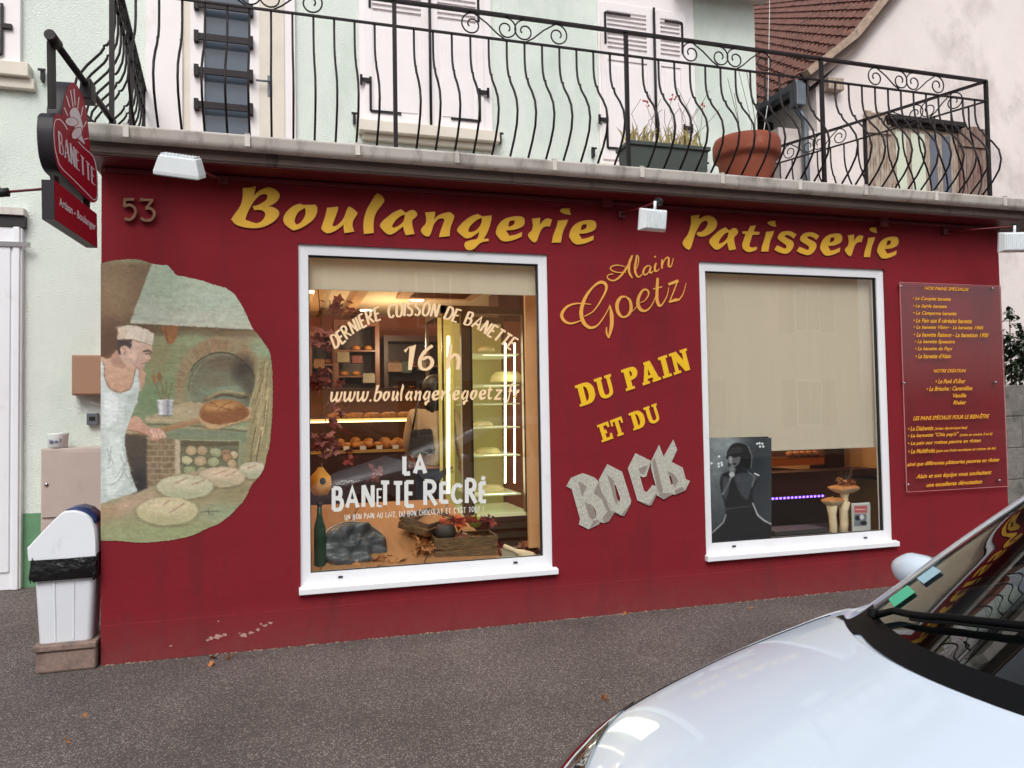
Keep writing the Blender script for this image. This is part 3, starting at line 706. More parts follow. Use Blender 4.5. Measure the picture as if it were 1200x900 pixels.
mb = MB().add([(-w*.92,-.09,0),(w*.92,-.09,0),(w*.92,.09,0),(-w*.92,.09,0),(-w,-.12,H),(w,-.12,H),(w,.12,H),(-w,.12,H)], [(0,3,2,1),(0,1,5,4),(1,2,6,5),(2,3,7,6),(3,0,4,7)])
mb.build('trough', M['planter'], pl); 
MB().box(-w-.015, w+.015, -.135, .135, H-.035, H).build('rim', M['planter'], pl, bevel=.006)
MB().quad((-w,-.12,H+.001),(w,-.12,H+.001),(w,.12,H+.001),(-w,.12,H+.001)).build('soil', M['soil'], pl)
mb = MB(); tw = MB(); pk = MB()
R = random.Random(4)
for k in range(110):
    x = R.uniform(-w*.9, w*.95); y = R.uniform(-.09, .09); h = R.uniform(.06, .2); lx = R.uniform(-.08, .08)
    a = Vector((x, y, H)); b = a+Vector((lx*.5, R.uniform(-.03, .03), h*.7)); cc = a+Vector((lx*1.4, R.uniform(-.05, .05), h)); s = .008
    mb.add([a-Vector((s,0,0)), a+Vector((s,0,0)), b+Vector((s*.9,0,0)), b-Vector((s*.9,0,0)), cc], [(0,1,2,3),(3,2,4)])
for k in range(16):
    x = R.uniform(-w*.6, w*.9); a = Vector((x, R.uniform(-.08, .08), H)); b = a+Vector((R.uniform(-.12, .2), 0, R.uniform(.15, .35))); cc = b+Vector((R.uniform(-.1, .25), 0, R.uniform(.05, .25)))
    tw.tube([a, (a+b)/2+Vector((.02, 0, .02)), b, cc], .0022, 4)
    if k > 12:
        for j in range(5): pk.ell(cc+Vector((R.uniform(-.03,.03),0,R.uniform(-.03,.03))), (.01,.01,.01), 6, 4)
mb.build('dry_grass', M['stem'], pl, recalc=False); tw.build('twigs', M['stemd'], pl); pk.build('berries', M['pink'], pl)
# ================================================================ house number
def ribb(mb, s, w, fm, o0, o1, n=5, ws=None):
    pts = smooth(s, n, closed=False); m = len(pts)
    if ws: W = [np.interp(i/(m-1), np.linspace(0, 1, len(ws)), ws) for i in range(m)]
    else: W = [w]*m
    mb.ribbon(pts, W, fm, o0, o1)
fz = zoommap(130, 160, 8.18)
num = thing('house_number', 'brown metal house number 53 high on the left of the red wall', 'house number', P(160, 260))
def wpart(mb, name, m, parent, **k): return part(mb, name, m, parent, **k)
mb = MB(); ribb(mb, '120,605! 222,602!', 25, fz, .008, .035); ribb(mb, '132,600! 128,672!', 24, fz, .008, .0355); ribb(mb, '128,668 175,655 215,672 236,715 220,765 180,795 130,785', 26, fz, .008, .036)
wpart(mb, 'digit', M['brass'], num)
mb = MB(); ribb(mb, '282,622! 288,606! 405,608!', 24, fz, .008, .035); ribb(mb, '398,610! 335,688!', 25, fz, .008, .0355); ribb(mb, '330,690 375,688 410,715 412,760 380,798 325,802 285,780', 26, fz, .008, .036)
wpart(mb, 'digit', M['brass'], num)
# ================================================================ big lettering
GL = {}
GL['B'] = ((260,210), ['195,80! 255,78 320,65! 312,110 300,155! 340,115 390,86 440,75 492,90 530,120 543,155 528,195 490,230 435,255! 480,262 515,280 537,310 530,350 490,395 430,432 360,455 280,460 200,450 130,425 85,378! 110,340 150,285 180,230 195,160', '272,245 300,200 345,155 385,136 420,140 432,162 420,195 385,222 340,245 292,258! 308,285! 350,283 390,295 411,325 402,362 370,400 325,418! 270,403 216,382! 228,335 250,285'])
GL['o'] = ((260,210), ['735,228! 758,240! 875,238! 893,262 893,310 865,370 815,415 750,455 690,478 665,480! 620,450 590,420 575,380 590,330 630,280 680,245', '778,262! 790,300 780,350 750,400 710,428 690,420 678,395 690,345 720,300'])
GL['u'] = ((260,210), ['985,268! 1092,256! 1085,300 1058,375 1037,428! 1050,441 1090,424 1140,365 1180,268 1205,260 1242,285 1272,318 1258,350 1232,392 1226,440 1242,492! 1150,508! 1142,465 1140,428! 1090,468 1040,497 990,508 950,488 930,462! 945,415 968,345'])
GL['l'] = ((400,220), ['340,50! 378,72 402,110 395,140 350,200 320,250 305,310 302,370 305,425! 212,435! 207,370 212,290 240,200 280,130 315,72'])
GL['a'] = ((400,220), ['560,200! 605,235! 650,210 690,215 712,245 700,275 668,305 665,340 675,390 688,435! 605,447! 590,410 580,365! 540,395 490,430 450,440 420,428 385,395 362,355 380,320 430,275 490,230', '600,245! 595,290 580,325 540,360 495,378 475,372 478,345 510,300 555,262'])
GL['n'] = ((400,220), ['785,232! 880,222! 878,260 868,300! 900,265 960,238 1020,230 1062,265! 1045,320 1025,370 1015,455! 915,465! 925,420 950,350 965,305 945,288 905,300 868,345 850,400 830,448 800,458 765,438 745,402 760,370 790,335 795,290'])
GL['g'] = ((490,230), ['560,165! 600,188! 690,178! 685,230 665,300 640,360 615,398! 660,398! 662,420! 600,432 570,450 530,490 485,507 450,495 432,460 445,430 490,412 550,402! 565,370 572,335! 530,365 485,392 440,392 400,362 365,322 385,280 440,225 500,185', '602,192! 600,240 580,285 540,325 495,340 470,335 468,310 490,270 540,225'])
GL['e'] = ((560,220), ['280,280 350,267 410,270 437,295 437,340 410,370 340,395 265,402! 295,450! 350,440 415,415! 410,460! 340,490 260,505 215,492 180,450 168,420 185,360 225,310', '300,308 345,300! 348,335 325,358 280,372! 285,335'])
GL['r'] = ((560,220), ['505,290! 585,280! 580,350! 610,310 650,287 697,297! 675,365! 650,362 620,370 595,395 575,440 555,495 535,513 505,500 472,458 475,430 505,400 515,350'])
GL['i'] = ((560,220), ['750,308! 848,298! 830,345 800,410 778,515! 692,517! 705,450 735,370', None, '770,222 790,195 865,192! 862,220 875,255! 820,248'])
GL['P'] = ((790,235), ['155,142! 238,132! 232,178! 270,150 320,140 370,155 402,200 393,255 345,305 285,335 240,338 212,318 218,295! 255,292 290,265 312,225 310,195 285,190 250,215 220,265 195,320 175,390 155,445 135,462 100,440 78,405 90,370 125,320 148,260 158,200'])
GL['t'] = ((790,235), ['712,238! 768,232! 745,290! 805,295! 795,320! 735,322! 720,370 706,425 735,440 775,432! 772,460 720,482 680,480 645,450 638,410 650,370 668,315! 640,312! 640,288! 690,288!'])
GL['s'] = ((790,235), ['1060,285 1100,290 1148,318! 1120,358! 1080,330 1045,325 1040,340 1075,360 1110,380 1122,410 1110,450 1075,490 1035,500 980,485 938,462! 965,420! 1000,435 1040,450 1052,438 1045,415 1000,385 972,360 975,330 1000,300 1030,288'])
def glyph(ch):
    (ox, oy), ls = GL[ch]; groups = []; cur = []
    for l in ls:
        if l is None: groups.append(cur); cur = []
        else: cur.append([(ox+x/8, oy+y/8) for x, y in smooth(l, 5)])
    groups.append(cur); return groups
def gbox(groups):
    p = [q for g in groups for lp in g for q in lp]; return min(q[0] for q in p), min(q[1] for q in p), max(q[0] for q in p), max(q[1] for q in p)
def place_glyph(ch, box=None):
    gr = glyph(ch)
    if box:
        a = gbox(gr); gr = [[[(box[0]+(x-a[0])/(a[2]-a[0])*(box[2]-box[0]), box[1]+(y-a[1])/(a[3]-a[1])*(box[3]-box[1])) for x, y in lp] for lp in g] for g in gr]
    return gr
def raised(gr, fm, parent, name, m1, m2, e=.55, th=.012, face=.0135):
    b = MB(); t = MB()
    for g in gr:
        b.prism(g, fm, 0.0, th); t.prism([inset(lp, e if k == 0 else e) for k, lp in enumerate(g)], fm, face, face)
    o = wpart(b, name, M[m2], parent, recalc=True); wpart(t, 'painted_face', M[m1], o, recalc=False); return o
bou = thing('wall_lettering', 'large ochre lettering BOULANGERIE across the top of the red wall above the left window', 'lettering', P(480, 280))
pat = thing('wall_lettering', 'large ochre lettering PATISSERIE across the top of the red wall above the right window', 'lettering', P(930, 300))
bou['label'] = 'large ochre lettering Boulangerie on the red wall above the left window'
pat['label'] = 'large ochre lettering Patisserie on the red wall above the right window'
W0 = wallmap(0)
e1b = (560+855/8, 220+303/8, 560+1111/8, 220+533/8)
for ch, bx in (('B',None),('o',None),('u',None),('l',None),('a',None),('n',None),('g',None),('e',None),('r',None),('i',None),('e',e1b)):
    raised(place_glyph(ch, bx), W0, bou, 'letter', 'yellow', 'peach')
def zb4(x0, y0, x1, y1): return (790+x0/8, 235+y0/8, 790+x1/8, 235+y1/8)
def zb5(x0, y0, x1, y1): return (920+x0/8, 235+y0/8, 920+x1/8, 235+y1/8)
for ch, bx in (('P',None),('a',zb4(328,250,600,468)),('t',None),('i',zb4(815,190,960,480)),('s',None),('s',zb5(107,297,322,512)),('e',zb5(328,308,537,518)),('r',zb5(560,318,735,522)),('i',zb5(737,250,865,532)),('e',zb5(862,338,1065,545))):
    raised(place_glyph(ch, bx), W0, pat, 'letter', 'yellow', 'peach')
# ---- script name
fz = zoommap(650, 290, 7.5)
al = thing('wall_lettering', 'smaller gold script first name slanting up, above the larger script word', 'lettering', P(765, 315))
go = thing('wall_lettering', 'larger gold script surname slanting up between the windows, under the smaller one', 'lettering', P(735, 350))
_k = [0]
def script(parent, *strokes):
    mb = MB()
    for s, ws in strokes:
        _k[0] += 1; o = .006+.0004*(_k[0] % 5); ribb(mb, s, 0, fz, 0, o, 6, ws)
    wpart(mb, 'letter', M['script'], parent, recalc=True)
script(al, ('684,68! 665,120 625,190 580,250 530,288 485,285 462,262 475,240 515,232', [14,16,18,18,14,12,10,9,8]), ('680,70! 658,130 652,190 662,235 684,268', [12,22,22,18,10]), ('625,216 560,220 508,205 490,182 512,162 560,156 620,170', [7,9,11,12,11,9,7]))
script(al, ('722,66 716,110 706,170 710,220 728,255 750,255 768,236', [12,18,20,20,16,12,8]), ('722,66 738,90 732,150 716,190', [8,10,8,6]))
script(al, ('846,168 820,160 790,185 778,220 792,240 820,225 845,180', [10,10,16,18,14,10,9]), ('846,168! 836,205 846,224 868,206', [14,18,14,7]))
script(al, ('892,136! 880,175 884,206 900,206 922,188', [14,18,18,10,7]), ('878,76 886,88', [16,16]))
script(al, ('946,104! 942,150 944,186', [14,18,14]), ('944,170 962,115 990,88 1004,100 1000,150 1008,168 1026,160 1044,92', [7,9,13,16,18,16,9,6]))
script(go, ('320,500 200,492 110,520 62,590 88,648 150,668 235,640', [6,12,20,28,24,16,8]), ('262,605 340,560 410,460 452,370 445,320 400,306 340,345 275,430 240,520 235,600 262,670 315,705 375,685 430,615 470,545 486,505', [8,10,14,20,28,26,16,26,32,34,32,24,14,10,8,6]), ('484,505! 500,590 500,690 474,798', [8,34,32,12]), ('474,795! 456,750 456,700', [12,16,8]))
script(go, ('625,432 580,440 548,500 560,575 600,612 650,590 672,530 660,465 625,432', [12,24,32,30,16,20,28,24,12]), ('645,580 700,545 732,500', [12,8,6]))
script(go, ('725,492 790,468 826,410 812,374 776,376 742,430 732,495 755,545 800,556 850,512 888,430', [6,8,14,16,18,26,32,30,18,10,6]))
script(go, ('905,268! 900,360 900,460 918,508 945,500 985,430 1004,350', [20,26,28,26,12,8,6]), ('865,366! 945,345!', [10,10]))
script(go, ('1000,325! 1088,292!', [22,26]), ('1082,296! 1012,472!', [10,10]), ('1004,480! 1060,462! 1096,458', [16,26,14]), ('1092,460 1128,410 1156,312', [12,8,5]))
# ---- slab serif DU PAIN ET DU
SL = {
'D': (.86, ['0,0! 0,.13! .1,.13! .1,.87! 0,.87! 0,1! .45,1 .68,.93 .84,.72 .86,.5 .84,.28 .68,.07 .45,0', '.36,.15! .45,.17 .54,.3 .56,.5 .54,.7 .45,.83 .36,.85!']),
'U': (.86, ['0,1! .4,1! .4,.87! .34,.87! .34,.3 .38,.17 .47,.14 .55,.18 .6,.3 .6,.87! .52,.87! .52,1! .86,1! .86,.87! .78,.87! .78,.28 .7,.07 .45,-.02 .2,.06 .1,.28 .1,.87! 0,.87!']),
'P': (.76, ['0,0! 0,.13! .1,.13! .1,.87! 0,.87! 0,1! .45,1 .66,.94 .76,.72 .66,.5 .45,.42 .36,.42! .36,.13! .46,.13! .46,0!', '.36,.56! .44,.58 .5,.7 .44,.84 .36,.86!']),
'A': (.92, ['0,0! 0,.13! .06,.13! .3,.87! .27,.87! .27,1! .6,1! .84,.13! .92,.13! .92,0! .5,0! .5,.13! .56,.13! .54,.22! .3,.22! .28,.13! .36,.13! .36,0!', '.34,.36! .5,.36! .42,.66!']),
'I': (.46, ['0,0! 0,.13! .1,.13! .1,.87! 0,.87! 0,1! .46,1! .46,.87! .36,.87! .36,.13! .46,.13! .46,0!']),
'N': (.9, ['0,0! 0,.13! .1,.13! .1,.87! 0,.87! 0,1! .36,1! .62,.5! .62,.87! .54,.87! .54,1! .9,1! .9,.87! .82,.87! .82,0! .58,0! .28,.56! .28,.13! .38,.13! .38,0!']),
'E': (.74, ['0,0! 0,.13! .1,.13! .1,.87! 0,.87! 0,1! .72,1! .72,.68! .6,.68! .54,.84! .36,.84! .36,.6! .48,.62! .48,.38! .36,.42! .36,.16! .56,.16! .62,.34! .74,.34! .74,0!']),
'T': (.76, ['.18,0! .18,.13! .26,.13! .26,.84! .14,.84! .12,.64! 0,.64! 0,1! .76,1! .76,.64! .64,.64! .62,.84! .5,.84! .5,.13! .58,.13! .58,0!']),
}
def slabword(parent, txt, org, ux, uy, sp=.09, gap=.42):
    s = 0
    for ch in txt:
        if ch == ' ': s += gap; continue
        adv, ls = SL[ch]
        g = []
        for l in ls:
            lp = smooth(l, 4 if ch in 'DUP' else 1)
            g.append([(660+(org[0]+ux[0]*(s+x)+uy[0]*y)/6.92, 400+(org[1]+ux[1]*(s+x)+uy[1]*y)/6.92) for x, y in lp])
        raised([g], W0, parent, 'letter', 'yel2', 'peach', e=.38, th=.008, face=.009); s += adv+sp
    return s
dp = thing('wall_lettering', 'bright yellow slab letters DU PAIN slanting upward on the red wall', 'lettering', P(735, 450))
ed = thing('wall_lettering', 'small bright yellow slab letters ET DU slanting upward above the grey stone letters', 'lettering', P(735, 500))
slabword(dp, 'DU PAIN', (137, 533), (161, -54.5), (-44, -172))
slabword(ed, 'ET DU', (315, 822), (125.5, -47), (-43, -140), gap=.36)
# ---- ROCK
fz = zoommap(655, 505, 7.5)
rk = thing('wall_lettering', 'grey stone effect capital letters ROCK low on the red wall between the windows', 'lettering', P(735, 590))
def polys(s): return [(x, y) for x, y, _ in pts2(s)]
def rockl(outs, facets, th):
    b = MB()
    for g in outs: b.prism([polys(x) for x in g], fz, 0, th)
    o = wpart(b, 'letter', M['rock'], rk, recalc=True); f = MB()
    for x in facets:
        f.prism([polys(x)], fz, th+.001, th+.001)
        wpart(f, 'shaded_facet', M['rockd'], o, recalc=False); f = MB()
rockl([['65,487 105,412 210,370 310,408 345,440 390,560 440,640 490,712 440,795 400,810 360,800 350,820 262,865 175,822 185,775 112,510', '300,660 322,700 330,745 312,720']], ['168,442 200,455 245,490 205,580', '225,622 300,660 330,760 285,780 262,745', '305,545 345,455 385,560 430,650 452,705 418,700 375,600', '275,846 300,790 345,778 355,798 262,865', '380,770 440,690 485,715 440,795 400,810'], .010)
rockl([['350,430 425,292 555,358 635,612 630,645 575,748 545,745 488,712 440,640 375,540', '484,465 500,480 538,590 532,625 512,600']], ['422,382 488,440 480,465 512,600 520,652 492,622 458,500', '490,712 545,740 630,640 575,748 545,745'], .014)
rockl([['605,328 672,195 808,262 800,300 768,400 740,408 712,395 745,520 770,540 822,475 850,482 862,550 815,650 790,660 690,612 620,380']], ['682,280 700,330 785,300 748,385 712,370', '690,612 790,642 858,545 862,552 815,650 790,660'], .010)
rockl([['808,268 880,120 920,225 1005,75 1040,165 990,272 1088,322 1115,425 1152,438 1110,525 1020,562 1000,555 925,602 860,565 850,480 810,330', '966,392 985,400 1002,465 988,472']], ['818,262 842,238 915,520 905,550 868,530', '958,350 1020,385 1048,440 1020,500 1004,468 985,396 964,388', '870,560 905,545 1000,548 930,600', '1020,520 1085,490 1110,525 1020,562'], .014)
# ================================================================ menu board
mbd = thing('menu_board', 'clear acrylic board of small yellow lettering at the right end of the red wall', 'sign board', P(1115, 450))
c = [P(1050, 331.5, 0), P(1168, 336.5, 0), P(1178, 571, 0), P(1060.5, 576, 0)]
x0, x1 = (c[0].x+c[3].x)/2, (c[1].x+c[2].x)/2; z1, z0 = c[0].z, c[3].z
part(MB().quad((x0,-.033,z0),(x1,-.033,z0),(x1,-.033,z1),(x0,-.033,z1)), 'acrylic_sheet', M['acryl'], mbd, recalc=False)
e = .0025; ed2 = MB().box(x0-e, x0, -.037, -.029, z0-e, z1+e).box(x1, x1+e, -.037, -.029, z0-e, z1+e).box(x0, x1, -.037, -.029, z1, z1+e).box(x0, x1, -.037, -.029, z0-e, z0)
part(ed2, 'sheet_edge', mat('acrylic_edge', rgb(214, 150, 150), .3), mbd)
for px, py in ((1056, 335.5), (1163, 338), (1059.5, 449), (1167, 448), (1064.5, 568), (1171.5, 563)):
    p = P(px, py, -.036); mb = MB().lathe([(0,-.006),(.009,-.006),(.011,-.003),(.011,.03)], (p.x, -.037, p.z), 12, Matrix.Rotation(-pi/2, 3, 'X'))
    part(mb, 'screw', M['steel'], mbd)
fm = wallmap(-.0355)
tx = MB()
def tline(zx, zy, x0, x1, y, h, s, slope=None, sh=.35):
    a, b = zx+x0/5, zx+x1/5; yy = zy+y/5; H = h/5
    m = ((fmul(b)-fmul(a)))  # keep the line parallel to the board
    k = slope_at(yy); text_quad(tx, s, ((a, yy-H/2-k*(b-a)/2), (b, yy-H/2+k*(b-a)/2), (b, yy+H/2+k*(b-a)/2), (a, yy+H/2-k*(b-a)/2)), fm, .003, sh, .022)
def fmul(x): return x
def slope_at(y): return (416-y)/(3482-1110)
A = (1040, 250)
for (x0_, x1_, y_, h_, s_) in ((215,480,440,24,'NOS PAINS SPÉCIAUX'),(148,372,503,26,'• Le Complet banette'),(150,348,546,26,'• Le Seigle banette'),(150,405,588,27,'• Le Campagne banette'),(152,495,629,26,'• Le Pain aux 8 céréales banette'),(153,562,671,27,'• La banette Viking - La banette 1900'),(155,592,712,26,'• La banette Raisson - La banetton 1900'),(160,395,754,27,'• La banette Epeautre'),(162,380,795,27,'• La banette du Pays'),(164,372,836,26,'• La banette d\'Alain')): tline(*A, x0_, x1_, y_, h_, s_)
A = (1040, 420)
for (x0_, x1_, y_, h_, s_) in ((270,460,70,25,'NOTRE CRÉATION'),(282,458,133,27,'• Le Pavé d\'Uber'),(230,498,176,26,'• La Brioche : Caramélise'),(385,462,217,24,'Vanille'),(385,462,258,24,'Rhuber'),(150,598,342,30,'LES PAINS SPÉCIAUX POUR LE BIEN-ÊTRE'),(120,272,410,26,'• Le Diabemix'),(276,468,410,20,'(index glycémique bas)'),(120,418,450,28,'• La baguette "Chia pep\'s"'),(424,615,447,20,'(riche en oméga 3 et 6)'),(120,548,492,27,'• Le pain aux graines pauvre en gluten'),(122,280,542,26,'• Le Multifruits'),(284,635,536,20,'(pain aux fruits exotiques et graines de lin)'),(115,655,610,30,'ainsi que différentes pâtisseries pauvres en gluten'),(168,610,683,32,'Alain et son équipe vous souhaitent'),(228,555,735,32,'une excellente dégustation')): tline(*A, x0_, x1_, y_, h_, s_)
part(tx, 'lettering', M['menu'], mbd, recalc=False)
# ================================================================ writing on the panes
# the curved line
mb = MB(); fmg = wallmap(GY)
arc = smooth([(380+x/5, 330+y/5, False) for x, y in ((62,392),(110,362),(165,312),(250,258),(335,222),(440,205),(560,198),(680,212),(770,238),(860,262),(950,312),(1040,368),(1092,400))], 8, closed=False)
cl = [0]
for i in range(1, len(arc)): cl.append(cl[-1]+math.hypot(arc[i][0]-arc[i-1][0], arc[i][1]-arc[i-1][1]))
def onarc(s):
    s = min(max(s, 0), cl[-1]-1e-4); i = max(j for j in range(len(cl)) if cl[j] <= s); i = min(i, len(arc)-2); t = (s-cl[i])/(cl[i+1]-cl[i])
    a, b = arc[i], arc[i+1]; l = math.hypot(b[0]-a[0], b[1]-a[1]); return (a[0]+(b[0]-a[0])*t, a[1]+(b[1]-a[1])*t), ((b[0]-a[0])/l, (b[1]-a[1])/l)
T = 'DERNIERE CUISSON DE BANETTE'; tot = stroke_len(T, .22); Kx = cl[-1]/tot; s = 0
for ch in T:
    adv, st = SF[ch]; mid, tg = onarc((s+adv/2)*Kx); nx, ny = tg[1], -tg[0]; hgt = 15.5
    stroke_text(mb, ch, lambda u, v, mid=mid, tg=tg, nx=nx, ny=ny, adv=adv: (mid[0]+tg[0]*(u-adv/2)*Kx+nx*v*hgt*.92, mid[1]+tg[1]*(u-adv/2)*Kx+ny*v*hgt), fmg, 2.9, .004, slant=.2, wv=.5)
    s += adv+.22
for ch, ox, oy, h in (('1', 458, 518, 145), ('6', 548, 515, 140), ('h', 715, 515, 145)):
    stroke_text(mb, ch, lambda u, v: (380+(ox+u*h*1.0+v*h*.12)/5, 330+(oy-v*h)/5), fmg, 4.4, .004, wv=.6)
p0 = P(490, 420, GY)
deco = thing('window_lettering', 'peach coloured curved lettering, 16 h and a web address on the left pane', 'lettering', p0)
part(mb, 'lettering_line', M['vinyl'], deco, recalc=False)
mb = MB()
WB = {'w': ['0,1! .22,1! .2,.3 .26,.22 .44,.5! .5,1! .7,1! .66,.35 .72,.24 .86,.45 .9,1! 1.08,1! 1.04,.6 .9,.15 .7,-.02 .52,.08 .46,.22! .34,.05 .16,-.02 .02,.2 .0,.5'],
 'b': ['.12,1.55! .36,1.6! .26,.92! .45,1.02 .68,.85 .66,.45 .45,.08 .2,-.03 0,.1 .02,.5', '.22,.72 .36,.84 .46,.7 .4,.35 .26,.14 .16,.2 .16,.45'],
 'z': ['.1,1! .72,1! .7,.84! .26,.2! .64,.2! .62,0! 0,0! 0,.14! .44,.8! .12,.8!'], 'f': ['0,.75! .1,.95! .2,1.35 .42,1.6 .66,1.52! .58,1.32! .42,1.36 .34,.95! .52,.95! .5,.75! .3,.75! .2,-.1 0,-.4! -.08,-.35! .1,.2 .14,.75!'], '.': ['0,0! .18,0! .22,.2! .04,.2!']}
base0, base1 = (380+32/5, 330+706/5), (380+1150/5, 330+690/5)
seq = 'www.boulangeriegoetz.fr'; advs = {'w':1.12,'.':.3,'b':.74,'z':.74,'f':.5,'i':.34,'l':.36,'r':.55,'t':.48}
tot = sum(advs.get(c_, .72)+.1 for c_ in seq); Kx = (base1[0]-base0[0])/tot; s = 0; Hh = 12.2
for ch in seq:
    ad = advs.get(ch, .72); bx = base0[0]+s*Kx; by = base0[1]+(base1[1]-base0[1])*s/tot
    if ch in WB:
        sc_ = ad/{'w':1.08,'b':.68,'z':.72,'f':.6,'.':.2}[ch] if ch != '.' else 1
        g = [[(bx+(x*sc_+y*.1)*Kx, by-y*Hh) for x, y in smooth(l, 3)] for l in WB[ch]]; mb.prism(g, fmg, .004, .004)
    else:
        top = {'l':1.65,'t':1.35,'i':1.5}.get(ch, 1.0); bot = -.45 if ch == 'g' else 0
        gr = place_glyph(ch, (bx, by-top*Hh, bx+ad*Kx, by-bot*Hh))
        for g in gr: mb.prism(g, fmg, .004, .004)
    s += ad+.1
part(mb, 'lettering_line', M['vinyl'], deco, recalc=False)
# hand lettered grey advert
adv = thing('window_lettering', 'grey white hand drawn snack lettering low on the left pane', 'lettering', P(485, 590, GY))
def handword(txt, boxes, w):
    mb = MB()
    w_ = w
    for ch, (x0, y0, x1, y1) in zip(txt, boxes):
        w = w_ if x1-x0 > 60 else 13
        a0 = SF[ch][0]; top = 1.18 if ch == 'É' else 1.0
        stroke_text(mb, ch, lambda u, v: (380+(x0+w/2+u/a0*(x1-x0-w))/6, 520+(y1-w/2-v/top*(y1-y0-w))/6), fmg, w/6, .0045)
    part(mb, 'lettering_line', M['vinylg'], adv, recalc=False)
handword('LA', ((545,75,618,230),(622,75,725,222)), 30)
handword('BANETTERECRÉ', ((50,298,140,478),(145,298,250,462),(258,278,358,458),(366,310,412,448),(385,255,470,445),(475,258,562,445),(560,252,642,455),(692,248,800,445),(805,262,885,425),(885,275,980,425),(985,238,1080,430),(1082,215,1150,422)), 28)
mb = MB(); T = 'UN BON PAIN AU LAIT, DU BON CHOCOLAT ET C\'EST TOUT !'; tot = stroke_len(T, .3)
stroke_text(mb, T, lambda u, v: (380+(145+u/tot*975)/6, 520+(535-60*(u/tot)-v*36+3*sin(u*3))/6), fmg, .75, .0045, spacing=.3)
part(mb, 'lettering_line', M['vinylg'], adv, recalc=False)
